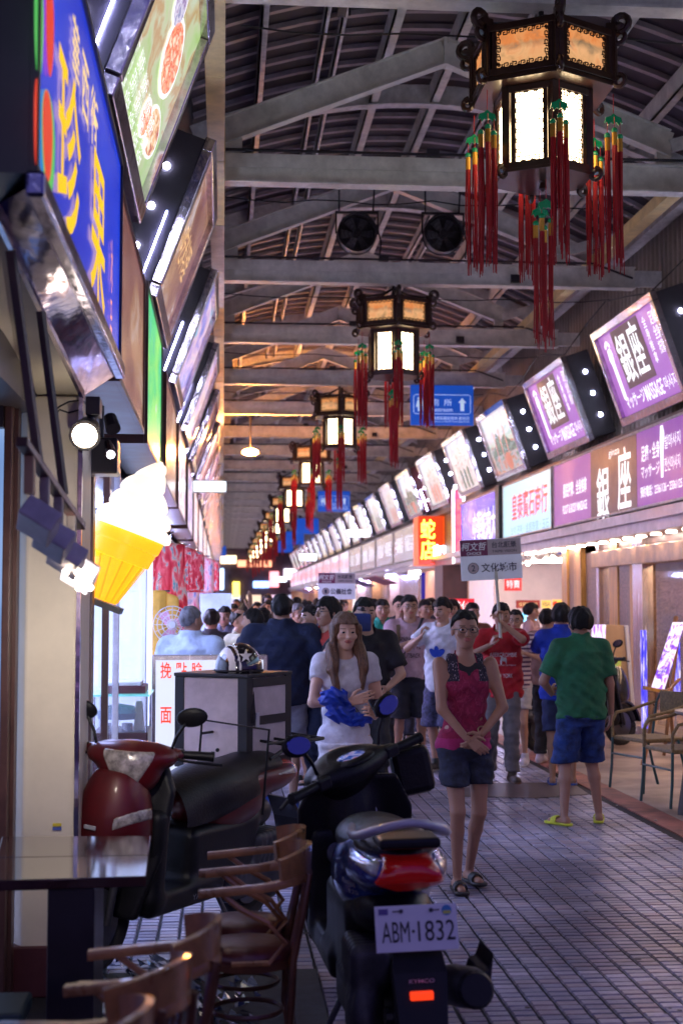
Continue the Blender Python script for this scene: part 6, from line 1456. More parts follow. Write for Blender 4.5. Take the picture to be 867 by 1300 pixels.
    if bt:
        zh = bt.get('hem', .52); off = bt.get('off', .014); sd_ = random.random()*6
        def bot_f(P):
            x, y, z = P[:, 0], P[:, 1], P[:, 2]
            w1 = .005*np.sin(z*42+x*30+sd_)+.003*np.sin(z*90+y*30)
            d = smax(torso_sdf(P, B, off), z-(tp['hem']+.02 if tp else .99), .01)
            fl = bt.get('flare', .02)
            dl = np.minimum(leg_f(P, -1, off, 2, fl), leg_f(P, 1, off, 2, fl)) if zh < .6 else np.minimum(leg_f(P, -1, off, 1, fl), leg_f(P, 1, off, 1, fl))
            if zh < .35:
                for q in (-1, 1): Hh, K, A, _ = legs[q]; dl = np.minimum(dl, cap(P, K, A, .056*fat+off, .05+off))
            d = smin(d, dl, .02)+w1
            return smax(d, zh+.006*np.sin(x*20)-z, .006)
        l2, h2 = list(lo), list(hi); l2[2] = zh-.03; h2[2] = 1.03
        l2[0] = max(l2[0], -.4); h2[0] = min(h2[0], .4)
        Vv, Qq = surfnet(bot_f, l2, h2, s.get('cres', res*.9)); link(bt.get('name', 'shorts'), np_mesh('shorts', Vv*k, Qq), bt['m'], root)
    # ---------------- shoes
    sh = s.get('shoes')
    if sh:
        for sd in (-1, 1):
            _, K, A, fr = legs[sd]; fd = Vector((sin(fr), -cos(fr), 0)); hl = A-fd*.035; toe = A+fd*.15
            if sh['kind'] == 'slip':
                hl.z = A.z-.085+.02; toe.z = hl.z
                def f(P, hl=hl, toe=toe, A=A, fd=fd):
                    d = cap(P, hl, toe, .042, .047); d = smax(np.maximum(d, P[:, 2]-hl.z-.004), -(P[:, 2]-hl.z+.018), .005)
                    st = cap(P, A+fd*.07+Vector((0, 0, -.055)), A+fd*.11+Vector((0, 0, -.062)), .046, .044); inn = cap(P, A+fd*.07+Vector((0, 0, -.055)), A+fd*.11+Vector((0, 0, -.062)), .038, .036)
                    u_ = (P-v3(A)) @ v3(fd); st = np.maximum(np.maximum(st, -inn), np.maximum(np.abs(u_-.085)-.03, -(P[:, 2]-hl.z+.0))); return np.minimum(d, st)
                nm = 'slipper'
            else:
                hl.z = A.z-.045; toe.z = A.z-.055; tall = sh.get('tall', 0)
                def f(P, hl=hl, toe=toe, A=A, K=K):
                    d = cap(P, hl, toe, .045, .040); d = smin(d, cap(P, A+Vector((0, .005, -.03)), A.lerp(K, .05+tall), .044, .044), .02)
                    d = smax(d, -(P[:, 2]-(A.z-.085)), .004); return d
                nm = 'shoe'
            l_ = [min(hl[i], toe[i], A[i])-.07 for i in range(3)]; h_ = [max(hl[i], toe[i], A[i])+.08+(.1*(sh.get('tall', 0) > 0))*(i == 2) for i in range(3)]; l_[2] = A.z-.1
            Vv, Qq = surfnet(f, l_, h_, sh.get('res', .008)); zz = Vv[Qq].mean(1)[:, 2]; mi = (zz < A.z-.062).astype(int) if sh['kind'] != 'slip' else None
            link(nm, np_mesh(nm, Vv*k, Qq, mi), [sh['m'], sh.get('sole', m_white)], root)
    if s.get('glasses'):
        g = MB()
        for q in (-1, 1):
            g.tube([tuple(ho+hm @ Vector((q*.034+.0245*cos(t), -.105-.002*cos(t), .004+.018*sin(t)))) for t in [i*2*pi/14 for i in range(14)]], .0022, 4, closed=True)
            g.tube([tuple(ho+hm @ Vector(v)) for v in ((q*.058, -.104, .008), (q*.083, -.06, .008), (q*.086, .01, .004))], .002, 4)
        g.tube([tuple(ho+hm @ Vector(v)) for v in ((-.010, -.108, .008), (0, -.110, .010), (.010, -.108, .008))], .002, 4)
        g.v = [tuple(Vector(v)*k) for v in g.v]; obj('glasses', g, s.get('glassm', mat('glasses_frame', (.03, .025, .03), .3)), root)
    return info
def chest_text(info, s, z, w, h, m, name='shirt_print', x0=0, back=False):
    """lettering wrapped onto the shirt front"""
    k = info['k']; f = info['top_f']; sg = 1 if back else -1
    mb = text_mb(s, (x0, sg*.3, z), (1 if not back else -1, 0, 0), (0, 0, 1), w, h, .0, thick=0) if isinstance(s, str) else s
    V = np.array(mb.v, dtype=np.float32); y = np.full(len(V), sg*.3, dtype=np.float32)
    for it in range(60):
        P = V.copy(); P[:, 1] = y; d = f(P); y = y-sg*np.clip(d-.0035, 0, .02)*.7
    V[:, 1] = y; mb.v = [tuple(v*k) for v in V]
    me = bpy.data.meshes.new(name); me.from_pydata(mb.v, [], mb.f); me.update(); return link(name, me, m, info['root'])
def held(info, p):  # body-local standard point -> world
    r = info['root']; return Matrix.Translation(r.location) @ Matrix.Rotation(r.rotation_euler[2], 4, 'Z') @ (Vector(p)*info['k'])
def atuv(u, Y): return ((u-283)/1800*Y*1.0, Y)
def XY(u, Y): p = PY(u, 900, Y); return (p.x, Y)
NEARP = dict(res=.0125, hres=.0048, handres=.0052, hairres=.0055)
MIDP = dict(res=.016, hres=.0065, handres=.0075, hairres=.008)
FARP = dict(res=.024, hres=.011, handres=.014, hairres=.013, far=True)
white_c = cloth_mat('white', (.62, .60, .66)); 
m_bl = mat('sole_black', (.02, .02, .02), .6)
# ---- woman in pink tank top
m_tank = ramp_mat('cloth_tank', [(.4, (.28, .012, .06)), (.5, (.20, .008, .045)), (.58, (.34, .03, .09)), (.62, (.24, .01, .055))], 9, 3, 0, rnd=False, rough=.9)
m_pinkhem = cloth_mat('pink', (.36, .02, .12)); m_jet = cloth_mat('jet', (.015, .012, .018))
m_dots = ramp_mat('cloth_dots', [(.0, (.02, .015, .03)), (.62, (.02, .015, .03)), (.66, (.4, .3, .35))], 40, 1, 0, rnd=False, rough=.9)
def tank_sel(C_):
    mi = np.zeros(len(C_), int); mi[C_[:, 2] < .93] = 1; mi[(C_[:, 2] > 1.28) & (np.abs(C_[:, 0]) > .062)] = 2; return mi
w1 = build_person('woman in pink and black tank top and dark denim skirt, hands clasped in front', dict(NEARP, pos=XY(590, 8.15), rz=6, H=1.58, fem=True, skin='tan', hair='tied', yaw=-4, hthick=.012, glasses=True,
    arms={-1: ((-.035, -.185, .93), (-.9, .25, 0), dict(d=(.75, -.35, -.55), n=(.3, .9, -.2), t=(.3, 0, .9), curl=.45)), 1: ((.055, -.175, .96), (.9, .25, 0), dict(d=(-.75, -.2, -.6), n=(-.3, .9, .1), t=(-.2, -.1, .9), curl=.5))},
    legs={-1: ((-.075, -.07, .085), (0, -1, 0), -4), 1: ((.06, .13, .095), (.1, -1, 0), 10)},
    top=dict(kind='tank', m=[m_tank, m_pinkhem, m_dots], sel=tank_sel, hem=.86, off=.012, scoop=.10), bottom=dict(m=mat('cloth_denim_dark', (.018, .022, .05), .85, var=.6, vs=25, bump=.5), hem=.64, off=.016, flare=.035, name='skirt'),
    shoes=dict(kind='slip', m=mat('sandal_black', (.02, .018, .02), .5), res=.006)))
obj('watch', MB().tube([tuple((Vector((.062, -.165, .985))+Vector((.026*cos(t), .014*sin(t), .022*sin(t))))*w1['k']) for t in [i*2*pi/14 for i in range(14)]], .004, 5, closed=True), mat('bracelet', (.5, .35, .2), .3, metal=.7), w1['root'])
# inner black neckline
def inner(P): return smax(smax(torso_sdf(P, w1['B'], .006), -ell(P, (0, -.10, 1.49), (.075, .12, .12)), .006), 1.24-P[:, 2], .004)
sdf_obj('undershirt', lambda P: smax(inner(P/w1['k']), P[:, 2]-1.40*w1['k'], .01), (-.1, -.16, 1.1), (.1, .0, 1.36), .008, m_jet, w1['root'])
# ---- woman in white tee holding blue cloth
w2 = build_person('long haired woman in white shirt and white shorts hugging a blue cloth', dict(NEARP, pos=XY(438, 8.55), rz=-4, H=1.56, fem=True, skinm=skin_mat('fair', (.60, .35, .24)), hair='long', hairm=m_hair_b, yaw=14, pitch=3, hthick=.016,
    arms={-1: ((.03, -.20, 1.15), (-1, -.05, -.5), dict(d=(.92, -.05, .25), n=(.0, .95, 0), t=(.1, -.1, 1), curl=.15, spread=.6)), 1: ((.19, -.24, 1.06), (.35, .6, -1), dict(d=(-.2, -.8, .35), n=(-.9, 0, 0), t=(0, 0, 1), curl=.55))},
    top=dict(kind='tee', m=white_c, hem=.86, off=.014, sleeve=.42, neck=.085, neckf=.05, loose=.93), bottom=dict(m=cloth_mat('white_shorts', (.66, .62, .64)), hem=.60, off=.018, flare=.02),
    shoes=dict(kind='slip', m=mat('sandal_white', (.6, .6, .6), .5))))
ring = MB()
for r0 in (.062, .05):
    n = 28
    for i in range(n):
        a, b = i*2*pi/n, (i+1)*2*pi/n; q = [(r0*cos(a)+.03, -.3, r0*sin(a)+1.06), (r0*cos(b)+.03, -.3, r0*sin(b)+1.06), ((r0-.007)*cos(b)+.03, -.3, (r0-.007)*sin(b)+1.06), ((r0-.007)*cos(a)+.03, -.3, (r0-.007)*sin(a)+1.06)]; ring.add(q, [(0, 1, 2, 3)])
chest_text(w2, ring, 0, 0, 0, cloth_mat('print_grey', (.12, .11, .16)))
P0 = held(w2, (0, 0, 0))
def bluecl(P):
    d = ell(P, (-.075, -.20, 1.17), (.10, .06, .075)); d = smin(d, ell(P, (.07, -.19, 1.04), (.12, .055, .05)), .04); d = smin(d, ell(P, (-.03, -.21, 1.08), (.10, .05, .06)), .04)
    w_ = P[:, 0]+.02*np.sin(P[:, 2]*31); q_ = P[:, 2]+.025*np.sin(P[:, 0]*27+1); return d+.008*np.sin(w_*62+q_*95)+.006*np.abs(np.sin(w_*48-q_*70+1))+.004*np.sin(q_*170+w_*40)
Vv, Qq = surfnet(bluecl, (-.22, -.32, .93), (.24, -.1, 1.29), .006)
o = link('blue_cloth', np_mesh('blue_cloth', Vv*w2['k'], Qq), mat('cloth_blue_bag', (.006, .04, .40), .5, var=.4, vs=8, bump=.5)); o.location = w2['root'].location; o.rotation_euler = w2['root'].rotation_euler; tag(o, 'crumpled bright blue cloth held against the white shirt', 'cloth')
o = obj('smartphone', MB().box((0, 0, 0), (.07, .012, .14)), mat('phone_black', (.02, .02, .03), .15), bevel=.004); p = held(w2, (.20, -.33, 1.12)); o.location = p; o.rotation_euler = (R(-50), 0, R(20)); tag(o, 'black smartphone in the hand of the long haired woman', 'phone')
obj('bracelet', MB().tube([tuple((Vector((-.005, -.185, 1.125))+Vector((.004*cos(t), .03*cos(t), .03*sin(t))))*w2['k']) for t in [i*2*pi/14 for i in range(14)]], .005, 5, closed=True), m_goldt, w2['root'])
# ---- man in green tee, back
g1 = build_person('man in green shirt and blue denim shorts seen from behind in yellow slippers', dict(NEARP, pos=XY(737, 10.4), rz=186, H=1.59, skin='tan', hair='mop', hairm=m_hair, pitch=4, yaw=8, w=1.0,
    arms={1: ((.17, -.22, 1.02), (.9, .7, -.3), dict(d=(-.3, -.9, .1), n=(-1, 0, 0), t=(0, 0, 1), curl=.6)), -1: ((-.27, -.03, .83), (-.4, 1, 0), dict(curl=.5, d=(.1, -.1, -1)))},
    legs={-1: ((-.15, -.03, .085), (0, -1, 0), -22), 1: ((.17, .06, .085), (0, -1, 0), 30)},
    top=dict(kind='tee', m=cloth_mat('green', (.018, .13, .055)), hem=.83, off=.022, sleeve=.78), bottom=dict(m=mat('cloth_denim_blue', (.012, .035, .15), .85, var=.6, vs=14, bump=.5), hem=.48, off=.024, flare=.03),
    shoes=dict(kind='slip', m=mat('slipper_yellow', (.65, .68, .05), .5), res=.007)))
# ---- man in red tee carrying the placard
r1 = build_person('man in red shirt and grey trousers holding the placard stick before his face', dict(NEARP, pos=XY(637, 12.95), rz=-14, H=1.62, skin='tan', hair='short', pitch=4, yaw=14,
    arms={1: ((.015, -.30, 1.53), (.9, -.3, -.7), dict(d=(-.4, -.3, .8), n=(-.8, .2, 0), t=(0, -.6, .6), curl=.9)), -1: ((-.09, -.30, 1.32), (-.9, .1, -.6), dict(d=(.4, -.2, .8), n=(.8, .2, 0), t=(0, -.6, .6), curl=.9))},
    legs={-1: ((-.13, -.02, .085), (0, -1, 0), -20), 1: ((.10, -.12, .085), (0, -1, 0), 20)},
    top=dict(kind='tee', m=cloth_mat('scarlet', (.45, .012, .022)), hem=.80, off=.02, sleeve=.8), bottom=dict(m=cloth_mat('grey_trousers', (.16, .14, .155)), hem=.10, off=.02, flare=.01, name='trousers'),
    shoes=dict(kind='shoe', m=mat('shoe_brown', (.07, .04, .03), .5), sole=mat('sole_tan', (.25, .15, .1), .6), tall=.08)))
wp = cloth_mat('print_white', (.7, .66, .68)); chest_text(r1, 'ABERCROMBIE', 1.22, .26, .04, wp, x0=0.02); chest_text(r1, 'NEW YORK', 1.02, .18, .04, wp, x0=.02); chest_text(r1, 'ATHLETIC DEPARTMENT', 1.12, .24, .012, wp, x0=.02)
mo = MB().prism([(-.03, 0), (-.02, .03), (-.035, .05), (-.01, .045), (0, .03), (.03, .03), (.035, -.01), (.03, -.04), (.02, -.01), (-.01, -.005), (-.015, -.04), (-.025, -.04)], (.02, -.3, 1.165), (1, 0, 0), (0, 0, 1), (0, 1, 0), .0)
chest_text(r1, mo, 0, 0, 0, wp)
def placard(u0, v0, u1, v1, Y, rot, num, title, label, ucx=None, hand=None):
    a, b = PY(u0, v0, Y), PY(u1, v1, Y); w, h = b.x-a.x, a.z-b.z; c = (a+b)/2
    t = thing('placard', label, 'placard', c); t.rotation_euler = (0, R(rot), 0)
    obj('board', MB().box((0, 0, 0), (w, .012, h)), mat('placard_white', (.85, .85, .90), .5, var=.04), t, bevel=.002)
    mr_ = mat('placard_maroon', (.16, .02, .07), .5, var=.05); mt2 = mat('placard_tan', (.42, .33, .33), .5, var=.05); mk = mat('placard_ink', (.02, .02, .05), .5)
    obj('maroon_field', MB().bb((-w/2+.004, -.0085, h*.10), (-w*.05, -.0065, h/2-.004)), mr_, t); obj('tan_field', MB().bb((-w*.05, -.0085, h*.10), (w/2-.004, -.0065, h/2-.004)), mt2, t)
    N = (0, 0, 0); rt, up = (1, 0, 0), (0, 0, 1)
    text('lettering', '柯文哲', (-w*.275, -.009, h*.33), rt, up, w*.40, h*.2, m_white, t, world=False, bold=.02, shear=.2); text('lettering', 'CHOICE', (-w*.275, -.009, h*.16), rt, up, w*.24, h*.07, m_white, t, world=False, bold=.02)
    text('lettering', '台北願景', (w*.22, -.009, h*.35), rt, up, w*.40, h*.15, mk, t, world=False, bold=.02); text('lettering', 'TAIPEI VISION', (w*.22, -.009, h*.19), rt, up, w*.40, h*.06, mk, t, world=False, bold=.01)
    text('lettering', title, (w*.12, -.009, -h*.2), rt, up, w*.58, h*.22, mk, t, world=False, bold=.03)
    obj('number_disc', MB().cyl((-w*.30, -.0065, -h*.2), (-w*.30, -.0085, -h*.2), h*.135, n=24), mt2, t); obj('number_ring', MB().tube([(-w*.30+h*.13*cos(q), -.009, -h*.2+h*.13*sin(q)) for q in [i*2*pi/24 for i in range(24)]], .0025, 4, closed=True), mk, t)
    text('lettering', num, (-w*.30, -.0105, -h*.2), rt, up, h*.09, h*.15, mk, t, world=False, bold=.03)
    if hand is not None:
        p = t.matrix_basis.inverted() @ hand; obj('stick', MB().cyl((p.x*.3+w*.06, .02, -h*.05), (p.x, p.y, p.z-.16), .014, n=8), mat('stick_pale', (.55, .5, .42), .6), t)
    return t
placard(584, 684, 662, 736, 12.75, -3, '2', '文化城市', 'larger white placard numbered two above the man in red', hand=held(r1, (.0, -.36, 1.56)))
# ---- man in pink tee
m1 = build_person('man in pink printed shirt with black crossbody bag holding a small tube', dict(MIDP, pos=XY(520, 14.5), rz=-2, H=1.70, w=1.05, skin='light', hair='short', glasses=True, yaw=6,
    arms={-1: ((.02, -.22, 1.25), (-1, .1, -.5), dict(d=(.6, -.2, .6), n=(.6, .5, 0), t=(0, -.2, 1), curl=.8)), 1: ((.20, -.25, 1.28), (.8, .3, -.6), dict(d=(-.2, -.3, .9), n=(-.8, .2, 0), t=(0, -.6, .5), curl=.8))},
    legs={-1: ((-.13, -.02, .085), (0, -1, 0), -12), 1: ((.13, .02, .085), (0, -1, 0), 12)},
    top=dict(kind='tee', m=cloth_mat('pale_pink', (.55, .36, .42)), hem=.86, off=.02, sleeve=.7), bottom=dict(m=cloth_mat('black_shorts', (.018, .017, .03)), hem=.46, off=.026, flare=.03), shoes=dict(kind='shoe', m=mat('shoe_orange', (.45, .12, .03), .6), tall=.1, sole=mat('sole_pink', (.5, .4, .38), .6), res=.01)))
chest_text(m1, 'SPRINGFIELD', 1.27, .24, .045, m_jet); chest_text(m1, 'OUTBACK', 1.10, .2, .045, m_jet); chest_text(m1, 'COAST 72', 1.19, .2, .05, m_jet)
for sd, x in ((-1, -.12),): obj('backpack_strap', MB().tube([tuple(Vector(v)*m1['k']) for v in ((-.12, .10, 1.38), (-.12, 0, 1.455), (-.125, -.12, 1.38), (-.135, -.135, 1.2))], 1, sec=[(-.02, -.004), (.02, -.004), (.02, .004), (-.02, .004)]), mat('strap_olive', (.14, .09, .05), .8), m1['root'])
bg_ = thing('crossbody_bag', 'black boxy camera bag hanging at the hip of the man in pink', 'bag', held(m1, (-.20, -.17, .98)))
obj('bag_body', MB().box((0, 0, 0), (.24, .12, .20)), mat('bag_black', (.016, .013, .018), .5, bump=.3), bg_, bevel=.02); obj('flap', MB().box((0, -.055, .03), (.235, .03, .13)), mat('bag_black2', (.022, .018, .022), .45, bump=.3), bg_, bevel=.01); obj('badge', MB().box((.0, -.074, .02), (.022, .004, .03)), m_white, bg_)
obj('handle', MB().tube([(-.06, 0, .10), (-.05, 0, .14), (.05, 0, .14), (.06, 0, .10)], .008, 6), m_jet, bg_)
obj('strap', MB().tube([(.1, .02, .08), (.16, .015, .2), (.28, .02, .40), (.33, .08, .5)], 1, sec=[(-.016, -.004), (.016, -.004), (.016, .004), (-.016, .004)]), m_jet, bg_)
tag(obj('paper_tube', MB().cyl(held(m1, (.13, -.33, 1.30)), held(m1, (.24, -.30, 1.38)), .018, n=10), mat('tube_white', (.8, .75, .7), .5)), 'small white rolled tube held by the man in pink', 'tube')
# ---- man in white trefoil tee, head down
m2 = build_person('man in white shirt with blue leaf print looking down to his left', dict(MIDP, pos=XY(563, 13.7), rz=-38, H=1.67, skin='light', hair='short', pitch=14, yaw=-10, fem=False,
    arms={-1: ((-.10, -.28, 1.33), (-.8, 0, -.6), dict(d=(.3, -.2, .9), n=(.6, .3, 0), t=(0, -.6, .5), curl=.9))},
    top=dict(kind='tee', m=cloth_mat('bright_white', (.68, .68, .76)), hem=.80, off=.02, sleeve=.6), bottom=dict(m=mat('cloth_check', (.05, .05, .12), .8, var=.9, vs=30), hem=.45, off=.026, flare=.03), shoes=dict(kind='shoe', m=m_bl, res=.01)))
lf3 = MB()
for a in (-.75, 0, .75): lf3.prism([(.045*sin(t)*.6*(1) if False else .03*sin(t), .06-.055*cos(t)) for t in [i*2*pi/14 for i in range(14)]], (0, -.3, 1.13), (cos(a), 0, -sin(a)), (sin(a), 0, cos(a)), (0, 1, 0), 0)
chest_text(m2, lf3, 0, 0, 0, cloth_mat('print_blue', (.02, .08, .6)))
# ---- navy jacket man, back
m3 = build_person('man in navy jacket and grey shorts walking away with a black shoulder bag', dict(MIDP, pos=XY(357, 11.3), rz=176, H=1.69, w=1.28, skin='light', hair='short', hthick=.012,
    arms={-1: ((-.30, -.06, .92), (-.6, .8, 0), dict(curl=.5)), 1: ((.27, -.12, .95), (.6, .8, 0), dict(curl=.5))},
    legs={-1: ((-.10, .12, .09), (0, -1, 0), -5), 1: ((.13, -.10, .085), (0, -1, 0), 5)},
    top=dict(kind='long', m=cloth_mat('navy', (.006, .011, .042)), hem=.83, off=.03, cuff=.35, collar=True, name='jacket'), bottom=dict(m=cloth_mat('pale_grey_shorts', (.36, .36, .42)), hem=.50, off=.025, flare=.03), shoes=dict(kind='shoe', m=mat('shoe_blue', (.03, .12, .55), .5), res=.009)))
obj('collar_trim', MB().tube([tuple(Vector((.066*cos(t), .008+.066*sin(t), 1.495))*m3['k']) for t in [i*pi/12 for i in range(13)]], .005, 5), m_white, m3['root'])
bb_ = thing('shoulder_bag', 'black sling bag at the hip of the man in the navy jacket', 'bag', held(m3, (-.22, -.05, .98))); obj('bag_body', MB().box((0, 0, 0), (.2, .22, .2), Matrix.Rotation(R(20), 3, 'Y')), mat('bag_black', (.016, .013, .018), .5), bb_, bevel=.03); obj('zip', MB().cyl((-.08, -.112, .06), (.08, -.112, .03), .004, n=6), m_chrome, bb_); obj('strap', MB().tube([(-.08, -.02, .06), (-.16, -.12, .22), (-.26, -.13, .42), (-.36, -.05, .50)], .012, 6), m_jet, bb_)
# ---- red tee man with glasses (profile left)
m4 = build_person('young man in coral red shirt and glasses turned to the left', dict(MIDP, pos=XY(416, 11.3), rz=-48, H=1.67, skin='light', hair='mop', hthick=.012, glasses=True, yaw=-8,
    top=dict(kind='tee', m=cloth_mat('coral', (.50, .05, .04)), hem=.84, off=.018, sleeve=.7), bottom=dict(m=cloth_mat('jeans', (.03, .04, .09)), hem=.1, off=.018, name='trousers'), shoes=dict(kind='shoe', m=m_bl, res=.01)))
# ---- cameraman in black
m5 = build_person('cameraman in black shirt shouldering a video camera behind the long haired woman', dict(MIDP, pos=XY(463, 10.7), rz=10, H=1.66, skin='light', hair='short', w=1.05,
    arms={1: ((.10, -.24, 1.02), (.8, .2, -.5), dict(curl=.6)), -1: ((-.16, -.26, 1.46), (-.9, 0, -.7), dict(d=(.3, -.4, .8), curl=.8))},
    top=dict(kind='tee', m=m_jet, hem=.84, off=.02, sleeve=.8), bottom=dict(m=cloth_mat('black_trousers', (.02, .02, .025)), hem=.1, off=.02, name='trousers'), shoes=dict(kind='shoe', m=m_bl, res=.01)))
vc = thing('video_camera', 'black and blue video camera held at the head of the cameraman', 'video camera', PY(452, 790, 10.45))
obj('camera_body', MB().box((0, 0, 0), (.20, .26, .13)), mat('camera_cover', (.015, .035, .16), .6, bump=.4), vc, bevel=.015); obj('lens', MB().cyl((-.06, -.13, -.01), (-.06, -.24, -.01), .045, .052, 16), m_dark, vc, smooth='auto'); obj('viewfinder', MB().box((-.12, -.10, .04), (.06, .12, .05)), m_dark, vc, bevel=.008)
obj('microphone', MB().cyl((.03, -.20, .10), (.03, .08, .10), .016, n=10), m_dark, vc); obj('label_strip', MB().box((-.045, -.1315, .03), (.07, .003, .03)), mat('strip_yellow', (.8, .6, .1), .5), vc)
# ---- green polo
m6 = build_person('man in teal green polo shirt with a black strap behind the pink shirt man', dict(MIDP, pos=XY(485, 15.3), rz=4, H=1.66, w=1.06, skin='tan', hair='short', hthick=.011,
    top=dict(kind='tee', m=cloth_mat('teal', (.01, .24, .17)), hem=.84, off=.02, sleeve=.75, collar=True), bottom=dict(m=cloth_mat('black_trousers', (.02, .02, .025)), hem=.1, off=.02, name='trousers'), shoes=dict(kind='shoe', m=m_bl, res=.01)))
obj('bag_strap', MB().tube([tuple(Vector(v)*m6['k']) for v in ((-.13, -.165, 1.03), (.0, -.168, 1.18), (.12, -.13, 1.36), (.15, -.02, 1.47))], 1, sec=[(-.02, -.004), (.02, -.004), (.02, .004), (-.02, .004)]), m_jet, m6['root'])
# ---- royal blue shirt, back, beyond green man
m7 = build_person('man in royal blue shirt just beyond the green shirt man', dict(MIDP, pos=XY(713, 12.6), rz=170, H=1.62, skin='tan', hair='mop', hthick=.012,
    arms={1: ((.10, -.10, 1.42), (.9, .3, -.6), dict(d=(-.6, 0, .5), curl=.4))},
    top=dict(kind='tee', m=cloth_mat('royal', (.012, .04, .42)), hem=.80, off=.02, sleeve=.8), bottom=dict(m=cloth_mat('dark_shorts', (.02, .03, .1)), hem=.5, off=.022), shoes=dict(kind='slip', m=mat('slipper_navy', (.03, .08, .35), .5))))
m8 = build_person('older man in salmon shirt and black trousers standing beside the parked scooter', dict(MIDP, pos=XY(695, 14.3), rz=150, H=1.56, skin='light', hair='short',
    top=dict(kind='tee', m=cloth_mat('salmon', (.48, .30, .27)), hem=.86, off=.02, sleeve=.7), bottom=dict(m=cloth_mat('black_trousers', (.02, .02, .025)), hem=.1, off=.02, name='trousers'), shoes=dict(kind='shoe', m=mat('sneaker_pale', (.55, .5, .55), .5), res=.01)))
m_strip = mat('cloth_stripes', (.6, .45, .48), .8)
nt_ = m_strip.node_tree; wv = nt_.nodes.new('ShaderNodeTexWave'); wv.bands_direction = 'Z'; wv.inputs['Scale'].default_value = 7; rp = nt_.nodes.new('ShaderNodeValToRGB'); rp.color_ramp.elements[0].color = (.12, .05, .12, 1); rp.color_ramp.elements[1].color = (.65, .5, .5, 1); rp.color_ramp.elements[0].position = .35; rp.color_ramp.elements[1].position = .5
tcn = nt_.nodes.new('ShaderNodeTexCoord'); nt_.links.new(tcn.outputs['Object'], wv.inputs[0]); nt_.links.new(wv.outputs[1], rp.inputs[0]); nt_.links.new(rp.outputs[0], nt_.nodes['Principled BSDF'].inputs['Base Color'])
w3 = build_person('woman in striped top and pale shorts behind the man in red', dict(MIDP, pos=XY(655, 14.2), rz=-20, H=1.55, fem=True, skin='light', hair='tied', glasses=True,
    arms={1: ((.12, -.25, 1.25), (.8, .1, -.6), dict(curl=.5)), -1: ((-.12, -.25, 1.2), (-.8, .1, -.6), dict(curl=.5))},
    top=dict(kind='tee', m=m_strip, hem=.84, off=.018, sleeve=.55), bottom=dict(m=cloth_mat('pale_shorts', (.5, .46, .45)), hem=.62, off=.02), shoes=dict(kind='shoe', m=mat('sneaker_pale', (.55, .5, .55), .5), res=.01)))
# ---- grey haired man in pale shirt
m9 = build_person('grey haired man in pale blue shirt seen from behind over the light box sign', dict(MIDP, pos=XY(242, 10.9), rz=160, H=1.60, w=1.15, skin='tan', hair='short', hairm=m_hair_g, hthick=.006, yaw=-25,
    top=dict(kind='tee', m=cloth_mat('pale_blue', (.48, .56, .68), emit=.12, ecol=(.4, .5, .7)) if False else cloth_mat('pale_blue', (.52, .60, .72)), hem=.84, off=.024, sleeve=.8, collar=True), bottom=dict(m=cloth_mat('black_trousers', (.02, .02, .025)), hem=.1, off=.02, name='trousers')))
m10 = build_person('smiling man in grey polo facing the camera past the stall', dict(MIDP, pos=XY(285, 15.6), rz=-12, H=1.58, skin='deep', hair='short', arms={}, top=dict(kind='tee', m=cloth_mat('slate', (.10, .09, .14)), hem=.84, off=.022, collar=True), bottom=dict(m=cloth_mat('black_trousers', (.02, .02, .025)), hem=.1, off=.02, name='trousers')))
m11 = build_person('balding man raising one hand high above the crowd', dict(MIDP, pos=XY(304, 13.6), rz=60, H=1.56, skin='light', hair='bald', arms={-1: ((-.14, -.30, 1.62), (-.6, -.2, -.9), dict(d=(.1, -.3, .95), n=(0, -1, 0), t=(1, 0, 0), curl=.08, spread=.8))},
    top=dict(kind='tee', m=cloth_mat('pale_yellow', (.6, .58, .4)), hem=.84, off=.02), bottom=dict(m=cloth_mat('khaki', (.25, .2, .14)), hem=.1, off=.02, name='trousers')))
m12 = build_person('dark haired man in navy shirt reaching up beside the balding man', dict(MIDP, pos=XY(321, 12.6), rz=-120, H=1.57, skin='light', hair='short', arms={-1: ((-.15, -.12, 1.72), (-.6, -.2, -.9), dict(d=(.1, .1, .95), n=(0, -1, 0), t=(1, 0, 0), curl=.1, spread=.6))},
    top=dict(kind='tee', m=cloth_mat('navy_tee', (.02, .03, .09)), hem=.84, off=.02), bottom=dict(m=cloth_mat('khaki', (.25, .2, .14)), hem=.1, off=.02, name='trousers')))
m13 = build_person('woman with long black hair seen from behind next to the navy jacket', dict(MIDP, pos=XY(333, 13.2), rz=175, H=1.57, fem=True, skin='light', hair='long', hthick=.014, top=dict(kind='tee', m=m_jet, hem=.84, off=.018), bottom=dict(m=cloth_mat('black_trousers', (.02, .02, .025)), hem=.1, off=.02, name='trousers')))
m14 = build_person('close cropped grey haired man in dark shirt beyond the navy jacket', dict(MIDP, pos=XY(378, 14.6), rz=35, H=1.62, skin='tan', hair='short', hairm=m_hair_g, hthick=.005, top=dict(kind='tee', m=cloth_mat('dark_teal', (.02, .04, .05)), hem=.84, off=.02), bottom=dict(m=cloth_mat('khaki', (.25, .2, .14)), hem=.1, off=.02, name='trousers')))
m15 = build_person('person in white sleeveless top with olive backpack left of the coral shirt man', dict(MIDP, pos=XY(395, 12.9), rz=-70, H=1.60, skin='light', hair='short', top=dict(kind='tee', m=cloth_mat('offwhite', (.6, .57, .55)), hem=.84, off=.02, sleeve=.2), bottom=dict(m=cloth_mat('grey_skirt', (.4, .34, .36)), hem=.45, off=.03), shoes=dict(kind='slip', m=m_bl)))
